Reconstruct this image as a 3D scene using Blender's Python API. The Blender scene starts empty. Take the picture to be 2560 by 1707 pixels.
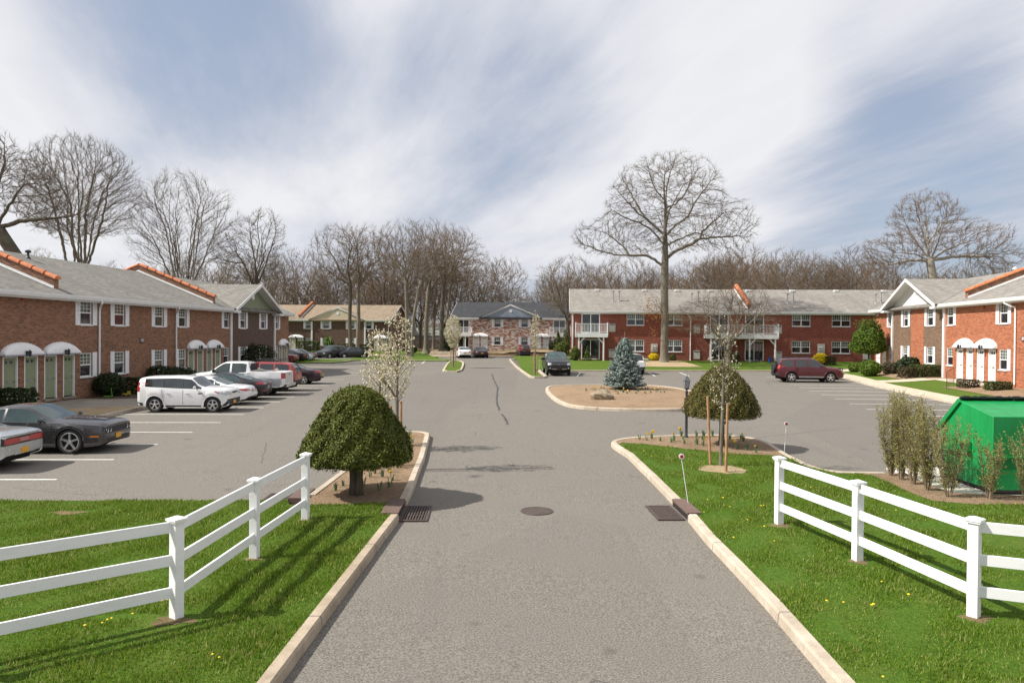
import bpy, bmesh, math, random
import numpy as np
from mathutils import Vector, Matrix
from mathutils.bvhtree import BVHTree
R = math.radians
PI = math.pi
SC = bpy.context.scene
COL = SC.collection
AL, BE = 0.0046, 0.0075          # the whole site rises gently away from the road entrance


def gz(x, y):
    return AL * x + BE * y


# ------------------------------------------------------------------ materials
MATS = {}


def nt_new(name):
    m = bpy.data.materials.new(name)
    m.use_nodes = True
    nt = m.node_tree
    for n in list(nt.nodes):
        nt.nodes.remove(n)
    out = nt.nodes.new('ShaderNodeOutputMaterial')
    b = nt.nodes.new('ShaderNodeBsdfPrincipled')
    nt.links.new(b.outputs[0], out.inputs[0])
    return m, nt, b


def setin(b, k, v):
    if k in b.inputs:
        b.inputs[k].default_value = v


def c4(c):
    return (c[0], c[1], c[2], 1.0)


class NG:
    """small helper round a node tree"""
    def __init__(s, nt):
        s.nt = nt

    def n(s, t, **kw):
        o = s.nt.nodes.new(t)
        for k, v in kw.items():
            setattr(o, k, v)
        return o

    def l(s, a, b):
        s.nt.links.new(a, b)

    def val(s, sock, v):
        if hasattr(v, 'is_output') or isinstance(v, bpy.types.NodeSocket):
            s.l(v, sock)
        else:
            sock.default_value = v

    def math(s, op, a, b=0.0, clamp=False):
        o = s.n('ShaderNodeMath', operation=op)
        o.use_clamp = clamp
        s.val(o.inputs[0], a)
        s.val(o.inputs[1], b)
        return o.outputs[0]

    def noise(s, vec, scale, detail=3, rough=.55, dist=0.0, out=0):
        o = s.n('ShaderNodeTexNoise')
        if vec is not None:
            s.l(vec, o.inputs['Vector'])
        o.inputs['Scale'].default_value = scale
        o.inputs['Detail'].default_value = detail
        o.inputs['Roughness'].default_value = rough
        o.inputs['Distortion'].default_value = dist
        return o.outputs[out]

    def ramp(s, fac, stops):
        o = s.n('ShaderNodeValToRGB')
        s.l(fac, o.inputs[0])
        e = o.color_ramp.elements
        e[0].position = stops[0][0]
        e[0].color = c4(stops[0][1])
        e[1].position = stops[1][0]
        e[1].color = c4(stops[1][1])
        for p, c in stops[2:]:
            x = e.new(p)
            x.color = c4(c)
        return o.outputs[0]

    def mix(s, fac, a, b, mode='MIX'):
        o = s.n('ShaderNodeMix', data_type='RGBA', blend_type=mode)
        s.val(o.inputs[0], fac)
        s.val(o.inputs[6], c4(a) if isinstance(a, tuple) and len(a) == 3 else a)
        s.val(o.inputs[7], c4(b) if isinstance(b, tuple) and len(b) == 3 else b)
        return o.outputs[2]

    def mapping(s, vec, scale=(1, 1, 1), rot=(0, 0, 0), loc=(0, 0, 0)):
        o = s.n('ShaderNodeMapping')
        s.l(vec, o.inputs[0])
        o.inputs['Scale'].default_value = scale
        o.inputs['Rotation'].default_value = rot
        o.inputs['Location'].default_value = loc
        return o.outputs[0]

    def bump(s, h, strength, dist, b):
        o = s.n('ShaderNodeBump')
        o.inputs['Strength'].default_value = strength
        o.inputs['Distance'].default_value = dist
        s.l(h, o.inputs['Height'])
        s.l(o.outputs[0], b.inputs['Normal'])

    def coord(s, k='Object'):
        return s.n('ShaderNodeTexCoord').outputs[k]

    def pos(s):
        return s.n('ShaderNodeNewGeometry').outputs['Position']

    def island(s):
        return s.n('ShaderNodeNewGeometry').outputs['Random Per Island']


def plain(name, col, rough=.6, var=.12, scale=6.0, metal=0.0, spec=.5, coat=0.0, bump=0.0, emit=None):
    if name in MATS:
        return MATS[name]
    m, nt, b = nt_new(name)
    g = NG(nt)
    setin(b, 'Roughness', rough)
    setin(b, 'Metallic', metal)
    setin(b, 'Specular IOR Level', spec)
    setin(b, 'Coat Weight', coat)
    setin(b, 'Coat Roughness', .04)
    if var > 0:
        f = g.noise(g.pos(), scale, 4)
        lo = tuple(max(0, x * (1 - var)) for x in col)
        hi = tuple(min(1, x * (1 + var)) for x in col)
        g.l(g.ramp(f, [(.3, lo), (.7, hi)]), b.inputs['Base Color'])
        if bump:
            g.bump(f, bump, .01, b)
    else:
        b.inputs['Base Color'].default_value = c4(col)
    if emit:
        setin(b, 'Emission Color', c4(col))
        setin(b, 'Emission Strength', emit)
    MATS[name] = m
    return m


def paint(name, col, metal=.0, rough=.28, coat=.9):
    if name in MATS:
        return MATS[name]
    m, nt, b = nt_new(name)
    g = NG(nt)
    f = g.noise(g.coord(), 3.0, 4)
    lo = tuple(x * .93 for x in col)
    g.l(g.ramp(f, [(.3, lo), (.7, col)]), b.inputs['Base Color'])
    g.l(g.math('ADD', g.math('MULTIPLY', f, .12), rough - .05), b.inputs['Roughness'])
    setin(b, 'Metallic', metal)
    setin(b, 'Coat Weight', coat)
    setin(b, 'Coat Roughness', .05)
    MATS[name] = m
    return m


def brick(name, ca, cb, mortar, white=0.0, stain=.25, wcol=(.62, .58, .54), band=.12):
    """running bond brick in metres on the UV map; every brick has its own tone"""
    m, nt, b = nt_new(name)
    g = NG(nt)
    uv = g.n('ShaderNodeUVMap').outputs[0]
    sep = g.n('ShaderNodeSeparateXYZ')
    g.l(uv, sep.inputs[0])
    u, v = sep.outputs[0], sep.outputs[1]
    bw, bh = .215, .075
    row = g.math('FLOOR', g.math('DIVIDE', v, bh))
    odd = g.math('MULTIPLY', g.math('MODULO', row, 2.0), .5)
    uu = g.math('ADD', g.math('DIVIDE', u, bw), odd)
    colm = g.math('FLOOR', uu)
    cmb = g.n('ShaderNodeCombineXYZ')
    g.l(colm, cmb.inputs[0])
    g.l(row, cmb.inputs[1])
    wn = g.n('ShaderNodeTexWhiteNoise', noise_dimensions='2D')
    g.l(cmb.outputs[0], wn.inputs['Vector'])
    rnd = wn.outputs['Value']
    colr = g.ramp(rnd, [(0.0, ca), (1.0, cb), (.10, tuple(x * .66 for x in ca)), (.2, ca)])
    fu = g.math('FRACT', uu)
    fv = g.math('FRACT', g.math('DIVIDE', v, bh))
    mu = g.math('LESS_THAN', fu, .055)
    mv = g.math('LESS_THAN', fv, .16)
    mm = g.math('MAXIMUM', mu, mv)
    big = g.noise(uv, .55, 5, .6)
    if white > 0:
        patch = g.n('ShaderNodeTexNoise')
        mp = g.mapping(uv, (1, 3.2, 1))
        g.l(mp, patch.inputs['Vector'])
        patch.inputs['Scale'].default_value = 1.5
        patch.inputs['Detail'].default_value = 2
        w = g.math('GREATER_THAN', g.math('ADD', patch.outputs[0], g.math('MULTIPLY', rnd, .12)), 1.0 - white)
        colr = g.mix(w, colr, wcol)
    colr = g.mix(mm, colr, mortar)
    st = g.math('MULTIPLY', g.math('SUBTRACT', big, .35), stain * 2, clamp=True)
    colr = g.mix(st, colr, tuple(x * .55 for x in ca))
    b2 = g.noise(g.mapping(uv, (.25, 2.2, 1)), 1.4, 3)
    colr = g.mix(g.math('MULTIPLY', g.math('SUBTRACT', b2, .5, ), band * 4, clamp=True), colr, tuple(min(1, x * 1.5) for x in cb))
    g.l(colr, b.inputs['Base Color'])
    setin(b, 'Roughness', .85)
    g.bump(g.math('SUBTRACT', 1.0, mm), .5, .006, b)
    MATS[name] = m
    return m


def shingle(name, ca, cb, streak):
    m, nt, b = nt_new(name)
    g = NG(nt)
    uv = g.n('ShaderNodeUVMap').outputs[0]
    sep = g.n('ShaderNodeSeparateXYZ')
    g.l(uv, sep.inputs[0])
    u, v = sep.outputs[0], sep.outputs[1]
    row = g.math('FLOOR', g.math('DIVIDE', v, .14))
    odd = g.math('MULTIPLY', row, .37)
    colm = g.math('FLOOR', g.math('ADD', g.math('DIVIDE', u, .3), odd))
    cmb = g.n('ShaderNodeCombineXYZ')
    g.l(colm, cmb.inputs[0])
    g.l(row, cmb.inputs[1])
    wn = g.n('ShaderNodeTexWhiteNoise', noise_dimensions='2D')
    g.l(cmb.outputs[0], wn.inputs['Vector'])
    colr = g.ramp(wn.outputs['Value'], [(0, ca), (1, cb)])
    line = g.math('LESS_THAN', g.math('FRACT', g.math('DIVIDE', v, .14)), .12)
    colr = g.mix(g.math('MULTIPLY', line, .45), colr, tuple(x * .45 for x in ca))
    n1 = g.noise(g.mapping(uv, (.9, .16, 1)), 1.3, 5, .65)
    colr = g.mix(g.math('MULTIPLY', g.math('SUBTRACT', n1, .45), 2.2, clamp=True), colr, streak)
    n2 = g.noise(uv, .35, 4, .6)
    colr = g.mix(g.math('MULTIPLY', g.math('SUBTRACT', n2, .5), 2.0, clamp=True), colr, tuple(x * .7 for x in ca))
    fine = g.noise(uv, 60, 2)
    colr = g.mix(.5, colr, g.mix(1.0, colr, g.ramp(fine, [(.3, (.6, .6, .6)), (.7, (1.4, 1.4, 1.4))]), 'MULTIPLY'))
    g.l(colr, b.inputs['Base Color'])
    setin(b, 'Roughness', .9)
    g.bump(wn.outputs['Value'], .4, .01, b)
    MATS[name] = m
    return m


def asphalt():
    m, nt, b = nt_new('asphalt')
    g = NG(nt)
    p = g.pos()
    big = g.noise(p, .11, 5, .6)
    mid = g.noise(p, .9, 4, .6)
    grain = g.noise(p, 42, 2, .7)
    g2 = g.noise(p, 9, 4, .7)
    col = g.ramp(grain, [(.34, (.070, .061, .051)), (.66, (.250, .228, .196))])
    col = g.mix(g.math('MULTIPLY', g.math('SUBTRACT', big, .42), 1.6, clamp=True), col, (.178, .162, .140))
    col = g.mix(g.math('MULTIPLY', g.math('SUBTRACT', mid, .56), 1.3, clamp=True), col, (.115, .106, .096))
    col = g.mix(g.math('MULTIPLY', g.math('SUBTRACT', g2, .6), 1.2, clamp=True), col, (.23, .216, .195))
    patch = g.n('ShaderNodeTexVoronoi')
    g.l(g.mapping(p, (.10, .045, 1)), patch.inputs['Vector'])
    patch.inputs['Scale'].default_value = 1.0
    pb = g.n('ShaderNodeSeparateColor')
    g.l(patch.outputs['Color'], pb.inputs[0])
    col = g.mix(g.math('MULTIPLY', g.math('GREATER_THAN', pb.outputs[0], .72), .15), col, (.10, .094, .086))
    spots = g.noise(p, 1.7, 2, .4)
    col = g.mix(g.math('MULTIPLY', g.math('SUBTRACT', spots, .70), 6.0, clamp=True), col, (.06, .056, .052))
    # long stains left by tyres, along the road
    st = g.noise(g.mapping(p, (1.2, .06, 1)), 1.0, 4, .6)
    col = g.mix(g.math('MULTIPLY', g.math('SUBTRACT', st, .56), 1.5, clamp=True), col, (.115, .106, .096))
    vor = g.n('ShaderNodeTexVoronoi', feature='DISTANCE_TO_EDGE')
    g.l(g.mix(.12, p, g.noise(p, .8, 4, .6, out=1)), vor.inputs['Vector'])
    vor.inputs['Scale'].default_value = .11
    crack = g.math('LESS_THAN', vor.outputs[0], .0011)
    cm = g.math('MULTIPLY', crack, g.math('GREATER_THAN', g.noise(p, .12, 2), .52))
    col = g.mix(g.math('MULTIPLY', cm, .75), col, (.06, .057, .054))
    g.l(col, b.inputs['Base Color'])
    setin(b, 'Roughness', .88)
    setin(b, 'Specular IOR Level', .35)
    g.bump(grain, .45, .012, b)
    MATS['asphalt'] = m
    return m


def concrete(name, ca, cb, grain_s=60, joints=None, dark=(.2, .17, .14)):
    m, nt, b = nt_new(name)
    g = NG(nt)
    p = g.pos()
    n = g.noise(p, 1.3, 6, .68)
    gr = g.noise(p, grain_s, 3, .7)
    col = g.ramp(n, [(.3, ca), (.7, cb)])
    col = g.mix(.35, col, g.mix(1.0, col, g.ramp(gr, [(.3, (.5, .5, .5)), (.7, (1.45, 1.45, 1.45))]), 'MULTIPLY'))
    n3 = g.noise(p, 5.5, 5, .7)
    col = g.mix(g.math('MULTIPLY', g.math('SUBTRACT', n3, .52), 2.2, clamp=True), col, dark)
    if joints:
        sep = g.n('ShaderNodeSeparateXYZ')
        g.l(p, sep.inputs[0])
        v = g.math('FRACT', g.math('DIVIDE', sep.outputs[1], joints))
        col = g.mix(g.math('MULTIPLY', g.math('LESS_THAN', v, .02 / joints * 1.5), .7), col, (.08, .07, .06))
    g.l(col, b.inputs['Base Color'])
    setin(b, 'Roughness', .9)
    g.bump(gr, .6, .01, b)
    MATS[name] = m
    return m


def lawn_mat(name, patchy=.62, gcol=((.030, .070, .006), (.085, .155, .014))):
    """the earth and short turf under the blades: greens, straw and bare spots"""
    m, nt, b = nt_new(name)
    g = NG(nt)
    p = g.pos()
    n1 = g.noise(p, .8, 6, .62)
    n2 = g.noise(p, 14, 5, .75)
    col = g.ramp(n2, [(.28, gcol[0]), (.72, gcol[1])])
    col = g.mix(g.math('MULTIPLY', g.math('SUBTRACT', n1, .5), 2.0, clamp=True), col, (.135, .145, .030))
    n3 = g.noise(p, .55, 5, .6)
    bare = g.math('MULTIPLY', g.math('SUBTRACT', n3, patchy), 9.0, clamp=True)
    soil = g.ramp(g.noise(p, 22, 4, .7), [(.3, (.17, .115, .065)), (.7, (.42, .31, .2))])
    col = g.mix(bare, col, soil)
    g.l(col, b.inputs['Base Color'])
    setin(b, 'Roughness', .95)
    setin(b, 'Specular IOR Level', .15)
    g.bump(n2, .8, .03, b)
    MATS[name] = m
    return m


def soil_mat(name, ca, cb, cc, scale=9):
    m, nt, b = nt_new(name)
    g = NG(nt)
    p = g.pos()
    n1 = g.noise(p, scale, 6, .78)
    n2 = g.noise(p, scale * 5, 3, .8)
    col = g.ramp(n1, [(.25, ca), (.75, cb)])
    col = g.mix(g.math('MULTIPLY', g.math('SUBTRACT', n2, .5), 3.2, clamp=True), col, cc)
    n3 = g.noise(p, .7, 4)
    col = g.mix(g.math('MULTIPLY', g.math('SUBTRACT', n3, .5), 1.6, clamp=True), col, tuple(x * .6 for x in ca))
    g.l(col, b.inputs['Base Color'])
    setin(b, 'Roughness', 1.0)
    setin(b, 'Specular IOR Level', .1)
    g.bump(n2, 1.0, .06, b)
    MATS[name] = m
    return m


def leaf(name, cols, rough=.6, scale=1.5, trans=.25):
    m, nt, b = nt_new(name)
    g = NG(nt)
    isl = g.island()
    st = [(i / (len(cols) - 1), c) for i, c in enumerate(cols)]
    col = g.ramp(isl, [st[0], st[-1]] + st[1:-1])
    n = g.noise(g.pos(), scale, 3)
    col = g.mix(g.math('MULTIPLY', g.math('SUBTRACT', n, .42), 2.0, clamp=True), col, cols[len(cols) // 2])
    g.l(col, b.inputs['Base Color'])
    setin(b, 'Roughness', rough)
    setin(b, 'Specular IOR Level', .25)
    if trans:
        tr = g.n('ShaderNodeBsdfTranslucent')
        g.l(col, tr.inputs[0])
        mx = g.n('ShaderNodeMixShader')
        mx.inputs[0].default_value = trans
        g.l(b.outputs[0], mx.inputs[1])
        g.l(tr.outputs[0], mx.inputs[2])
        for o in nt.nodes:
            if o.type == 'OUTPUT_MATERIAL':
                g.l(mx.outputs[0], o.inputs[0])
    MATS[name] = m
    return m


def bark(name, ca, cb, scale=3.0, lich=(.3, .31, .22), lw=.4):
    m, nt, b = nt_new(name)
    g = NG(nt)
    p = g.coord()
    n = g.noise(g.mapping(p, (3, 3, .6)), scale, 6, .7)
    col = g.ramp(n, [(.3, ca), (.7, cb)])
    n2 = g.noise(p, .7, 4)
    col = g.mix(g.math('MULTIPLY', g.math('SUBTRACT', n2, .5), lw * 4, clamp=True), col, lich)
    g.l(col, b.inputs['Base Color'])
    setin(b, 'Roughness', .95)
    setin(b, 'Specular IOR Level', .1)
    g.bump(n, .8, .04, b)
    MATS[name] = m
    return m


def glass(name, col, rough=.04, var=True, spec=.8, scale=2.5):
    m, nt, b = nt_new(name)
    g = NG(nt)
    f = g.noise(g.pos(), scale, 3)
    g.l(g.ramp(f, [(.35, tuple(x * .45 for x in col)), (.65, col)]), b.inputs['Base Color'])
    setin(b, 'Roughness', rough)
    setin(b, 'Specular IOR Level', spec)
    setin(b, 'IOR', 1.52)
    MATS[name] = m
    return m


def siding(name, col, step=.13):
    m, nt, b = nt_new(name)
    g = NG(nt)
    uv = g.n('ShaderNodeUVMap').outputs[0]
    sep = g.n('ShaderNodeSeparateXYZ')
    g.l(uv, sep.inputs[0])
    f = g.math('FRACT', g.math('DIVIDE', sep.outputs[1], step))
    line = g.math('LESS_THAN', f, .16)
    n = g.noise(uv, 3, 3)
    c = g.ramp(n, [(.3, tuple(x * .92 for x in col)), (.7, col)])
    g.l(g.mix(g.math('MULTIPLY', line, .4), c, tuple(x * .4 for x in col)), b.inputs['Base Color'])
    setin(b, 'Roughness', .6)
    g.bump(f, .15, .01, b)
    MATS[name] = m
    return m


# ------------------------------------------------------------------ mesh helpers
class MB:
    def __init__(s):
        s.v = []
        s.f = []
        s.uv = []

    def add(s, vs, fs, uvs=None):
        b = len(s.v)
        s.v += [tuple(v) for v in vs]
        for i, f in enumerate(fs):
            s.f.append(tuple(b + k for k in f))
            s.uv.append(uvs[i] if uvs else None)
        return s

    def quad(s, a, b, c, d, uv=None):
        return s.add([a, b, c, d], [(0, 1, 2, 3)], [uv] if uv else None)

    def poly(s, pts, uv=None):
        return s.add(pts, [tuple(range(len(pts)))], [uv] if uv else None)

    def box(s, x0, x1, y0, y1, z0, z1):
        vs = [(x0, y0, z0), (x1, y0, z0), (x1, y1, z0), (x0, y1, z0), (x0, y0, z1), (x1, y0, z1), (x1, y1, z1), (x0, y1, z1)]
        fs = [(0, 3, 2, 1), (4, 5, 6, 7), (0, 1, 5, 4), (1, 2, 6, 5), (2, 3, 7, 6), (3, 0, 4, 7)]
        return s.add(vs, fs)

    def bar(s, p, q, w, h=None):
        """box section beam from p to q"""
        h = h or w
        p = Vector(p)
        q = Vector(q)
        d = (q - p).normalized()
        up = Vector((0, 0, 1)) if abs(d.z) < .95 else Vector((0, 1, 0))
        a = d.cross(up).normalized() * (w / 2)
        b = a.cross(d).normalized() * (h / 2)
        vs = [p - a - b, p + a - b, p + a + b, p - a + b, q - a - b, q + a - b, q + a + b, q - a + b]
        return s.add(vs, [(0, 3, 2, 1), (4, 5, 6, 7), (0, 1, 5, 4), (1, 2, 6, 5), (2, 3, 7, 6), (3, 0, 4, 7)])

    def tube(s, pts, r, n=8, caps=True):
        pts = [Vector(p) for p in pts]
        k = len(pts)
        rs = r if isinstance(r, (list, tuple)) else [r] * k
        ref = Vector((.31, .17, .93)).normalized()
        rings = []
        for i, p in enumerate(pts):
            d = (pts[min(i + 1, k - 1)] - pts[max(i - 1, 0)]).normalized()
            rf = ref if abs(d.dot(ref)) < .9 else Vector((1, 0, 0))
            a = d.cross(rf).normalized()
            b = d.cross(a)
            rings.append([p + (a * math.cos(2 * PI * j / n) + b * math.sin(2 * PI * j / n)) * rs[i] for j in range(n)])
        vs = [v for rg in rings for v in rg]
        fs = []
        for i in range(k - 1):
            for j in range(n):
                fs.append((i * n + j, i * n + (j + 1) % n, (i + 1) * n + (j + 1) % n, (i + 1) * n + j))
        if caps:
            fs.append(tuple(reversed(range(n))))
            fs.append(tuple((k - 1) * n + j for j in range(n)))
        return s.add(vs, fs)

    def lathe(s, prof, n=24, axis='z', c=(0, 0, 0), arc=1.0):
        vs = []
        fs = []
        k = len(prof)
        for i in range(n):
            a = 2 * PI * i / n * arc
            for r, h in prof:
                if axis == 'z':
                    vs.append((c[0] + r * math.cos(a), c[1] + r * math.sin(a), c[2] + h))
                else:
                    vs.append((c[0] + r * math.cos(a), c[1] + h, c[2] + r * math.sin(a)))
        for i in range(n):
            j = (i + 1) % n
            for q in range(k - 1):
                f = (i * k + q, j * k + q, j * k + q + 1, i * k + q + 1)
                fs.append(f if axis == 'z' else tuple(reversed(f)))
        return s.add(vs, fs)

    def prism(s, poly, z0, z1):
        n = len(poly)
        vs = [(x, y, z0) for x, y in poly] + [(x, y, z1) for x, y in poly]
        fs = [tuple(reversed(range(n))), tuple(range(n, 2 * n))]
        for i in range(n):
            j = (i + 1) % n
            fs.append((i, j, n + j, n + i))
        return s.add(vs, fs)

    def xform(s, M):
        s.v = [tuple(M @ Vector(v)) for v in s.v]
        return s

    def mesh(s, name, smooth=False, sharp=None, weld=False):
        me = bpy.data.meshes.new(name)
        me.from_pydata(s.v, [], s.f)
        if any(u is not None for u in s.uv):
            ul = me.uv_layers.new(name='UVMap')
            for p in me.polygons:
                u = s.uv[p.index]
                if u:
                    for k, li in enumerate(p.loop_indices):
                        ul.data[li].uv = u[k]
        if weld:
            bm = bmesh.new()
            bm.from_mesh(me)
            bmesh.ops.remove_doubles(bm, verts=bm.verts, dist=.0004)
            bmesh.ops.recalc_face_normals(bm, faces=bm.faces)
            bm.to_mesh(me)
            bm.free()
        if smooth:
            me.polygons.foreach_set('use_smooth', [True] * len(me.polygons))
            if sharp:
                me.set_sharp_from_angle(angle=R(sharp))
        me.update()
        return me

    def build(s, name, mat, parent=None, smooth=False, sharp=None, weld=False, bevel=0.0):
        me = s.mesh(name, smooth, sharp, weld)
        me.materials.append(mat)
        o = bpy.data.objects.new(name, me)
        COL.objects.link(o)
        if parent:
            o.parent = parent
        if bevel:
            md = o.modifiers.new('bevel', 'BEVEL')
            md.width = bevel
            md.segments = 2
            md.limit_method = 'ANGLE'
        return o


def np_mesh(name, V, F, mat, parent=None, smooth=False):
    """V (n,3) array, F (m,k) int array"""
    me = bpy.data.meshes.new(name)
    m, k = F.shape
    me.vertices.add(len(V))
    me.vertices.foreach_set('co', V.astype(np.float32).ravel())
    me.loops.add(m * k)
    me.loops.foreach_set('vertex_index', F.astype(np.int32).ravel())
    me.polygons.add(m)
    me.polygons.foreach_set('loop_start', np.arange(0, m * k, k, dtype=np.int32))
    me.polygons.foreach_set('loop_total', np.full(m, k, dtype=np.int32))
    if smooth:
        me.polygons.foreach_set('use_smooth', np.ones(m, dtype=bool))
    me.update(calc_edges=True)
    me.materials.append(mat)
    o = bpy.data.objects.new(name, me)
    COL.objects.link(o)
    if parent:
        o.parent = parent
    return o


def thing(name, label, cat, loc=(0, 0, 0), rotz=0.0, group=None):
    o = bpy.data.objects.new(name, None)
    o.empty_display_size = .2
    COL.objects.link(o)
    o.location = loc
    o.rotation_euler = (0, 0, rotz)
    o['label'] = label
    o['category'] = cat
    if group:
        o['group'] = group
    return o


def tag(o, label, cat, group=None, kind=None):
    if label:
        o['label'] = label
    if cat:
        o['category'] = cat
    if group:
        o['group'] = group
    if kind:
        o['kind'] = kind
    return o


def struct(o):
    o['kind'] = 'structure'
    return o


def kids(o):
    return [c for c in bpy.data.objects if c.parent == o]


KID = {}


def copy_tree(o, parent=None, depth=0):
    if depth == 0 and o.name not in KID:
        mp = {}
        for c in bpy.data.objects:
            if c.parent:
                mp.setdefault(c.parent.name, []).append(c)
        KID[o.name] = mp
    mp = KID[o.name] if depth == 0 else copy_tree.mp
    copy_tree.mp = mp
    c = o.copy()
    COL.objects.link(c)
    c.parent = parent
    for ch in mp.get(o.name, []):
        copy_tree(ch, c, depth + 1)
    return c


def dup(root, loc, rotz=None, label=None, group=None, scale=None):
    c = copy_tree(root)
    c.location = loc
    if rotz is not None:
        c.rotation_euler = (0, 0, rotz)
    if label:
        c['label'] = label
    if group:
        c['group'] = group
    if scale is not None:
        c.scale = scale if isinstance(scale, tuple) else (scale,) * 3
    return c


def text_mesh(body, size, name, mat, parent, M, extrude=.004):
    cu = bpy.data.curves.new(name, 'FONT')
    cu.body = body
    cu.size = size
    cu.extrude = extrude
    cu.align_x = 'CENTER'
    cu.align_y = 'CENTER'
    ob = bpy.data.objects.new(name + '_tmp', cu)
    COL.objects.link(ob)
    dg = bpy.context.evaluated_depsgraph_get()
    me = bpy.data.meshes.new_from_object(ob.evaluated_get(dg))
    bpy.data.objects.remove(ob)
    me.transform(M)
    me.materials.clear()
    me.materials.append(mat)
    o = bpy.data.objects.new(name, me)
    COL.objects.link(o)
    o.parent = parent
    return o


# ------------------------------------------------------------------ palette
WHITE = plain('white_vinyl', (.80, .80, .80), .42, .04)


def grimy(name, col, grime):
    m, nt, b = nt_new(name)
    g = NG(nt)
    p = g.pos()
    n = g.noise(g.mapping(p, (2.5, 2.5, 9)), 1.2, 6, .72)
    c = g.mix(g.math('MULTIPLY', g.math('SUBTRACT', n, .50), 2.6, clamp=True), col, grime)
    n2 = g.noise(p, 35, 3, .7)
    c = g.mix(g.math('MULTIPLY', g.math('SUBTRACT', n2, .60), 3.0, clamp=True), c, tuple(x * .72 for x in grime))
    g.l(c, b.inputs['Base Color'])
    setin(b, 'Roughness', .45)
    MATS[name] = m
    return m


FENCEW = grimy('fence_vinyl', (.80, .80, .80), (.66, .66, .61))
TRIM = plain('white_trim', (.70, .70, .69), .5, .07, 2.0)
DOOR_G = plain('sage_door', (.24, .275, .165), .5, .08)
DOOR_W = plain('white_door', (.72, .72, .70), .5, .04)
DOOR_C = plain('cream_door', (.62, .56, .44), .5, .05)
BLACK = plain('black_iron', (.018, .018, .02), .45, .2)
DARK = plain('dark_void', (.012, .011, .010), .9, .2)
STEELG = plain('grey_metal', (.33, .34, .35), .45, .12, metal=.4)
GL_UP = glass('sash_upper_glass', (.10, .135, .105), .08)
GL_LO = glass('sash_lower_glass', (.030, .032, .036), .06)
GL_SL = glass('slider_glass', (.035, .038, .036), .04)
BRASS = plain('brass', (.45, .34, .14), .35, .1, metal=.8)
ASPH = asphalt()
KERB = concrete('kerb_concrete', (.26, .20, .135), (.48, .40, .30), 70, joints=3.05)
KERB_L = concrete('pale_kerb_concrete', (.36, .30, .225), (.55, .475, .38), 70, dark=(.22, .17, .12), joints=3.05)
WALK = concrete('walk_concrete', (.46, .38, .28), (.62, .53, .40), 45, joints=1.5, dark=(.34, .27, .19))
PAD = concrete('pad_concrete', (.52, .48, .42), (.66, .62, .55), 45)
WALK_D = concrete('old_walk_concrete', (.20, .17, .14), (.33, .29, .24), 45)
LAWN = lawn_mat('turf', .80)
LAWN_F = lawn_mat('far_turf', .66, ((.042, .085, .008), (.105, .165, .018)))
LAWN_D = lawn_mat('worn_turf', .40, ((.08, .08, .03), (.17, .15, .06)))
MULCH = soil_mat('mulch', (.18, .115, .065), (.50, .355, .235), (.66, .51, .36))
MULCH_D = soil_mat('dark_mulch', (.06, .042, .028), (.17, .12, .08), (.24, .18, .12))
DIRT = soil_mat('straw_soil', (.30, .21, .12), (.56, .44, .28), (.64, .52, .34), 6)
LITTER = soil_mat('leaf_litter', (.10, .065, .035), (.26, .18, .10), (.34, .25, .15), 3)
PLINE = plain('line_paint', (.66, .66, .62), .75, .14, 9.0)
RUST = plain('rusty_iron', (.078, .056, .047), .75, .35, 20, metal=.2, bump=.4)
TERRA = plain('terracotta', (.50, .16, .06), .75, .3, 3.0, bump=.3)
INLET = plain('painted_inlet_iron', (.135, .085, .07), .7, .2, 12)
BR_A = brick('tan_brown_brick', (.200, .090, .048), (.315, .155, .088), (.24, .17, .12))
BR_AD = brick('dark_brown_brick', (.075, .04, .028), (.125, .07, .048), (.17, .13, .105), stain=.15, band=.05)
BR_C = brick('deep_red_brick', (.20, .038, .021), (.30, .068, .040), (.27, .16, .12), stain=.12, band=.04)
BR_E = brick('orange_red_brick', (.295, .075, .028), (.43, .140, .060), (.40, .25, .165), stain=.1, band=.1)
BR_ED = brick('stained_brown_brick', (.105, .058, .034), (.20, .12, .075), (.34, .25, .17), stain=.2, band=.1)
BR_B = brick('chocolate_brick', (.085, .042, .028), (.14, .075, .05), (.15, .10, .08), stain=.15, band=.06)
BR_D = brick('mottled_brick', (.26, .085, .042), (.40, .14, .070), (.33, .20, .14), white=.445, stain=.05, band=.05)
SH_G = shingle('grey_shingle', (.15, .142, .125), (.235, .222, .195), (.115, .107, .095))
SH_C = shingle('weathered_shingle', (.20, .182, .160), (.29, .268, .238), (.125, .112, .098))
SH_T = shingle('tan_shingle', (.20, .148, .098), (.29, .225, .155), (.16, .118, .08))
SH_K = shingle('charcoal_shingle', (.020, .022, .026), (.048, .050, .056), (.015, .016, .018))
SID_G = siding('green_siding', (.24, .28, .175))
SID_T = siding('tan_siding', (.62, .53, .38))
SID_B = siding('blue_grey_siding', (.28, .33, .41))
SID_W = siding('white_siding', (.78, .77, .74))

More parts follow.
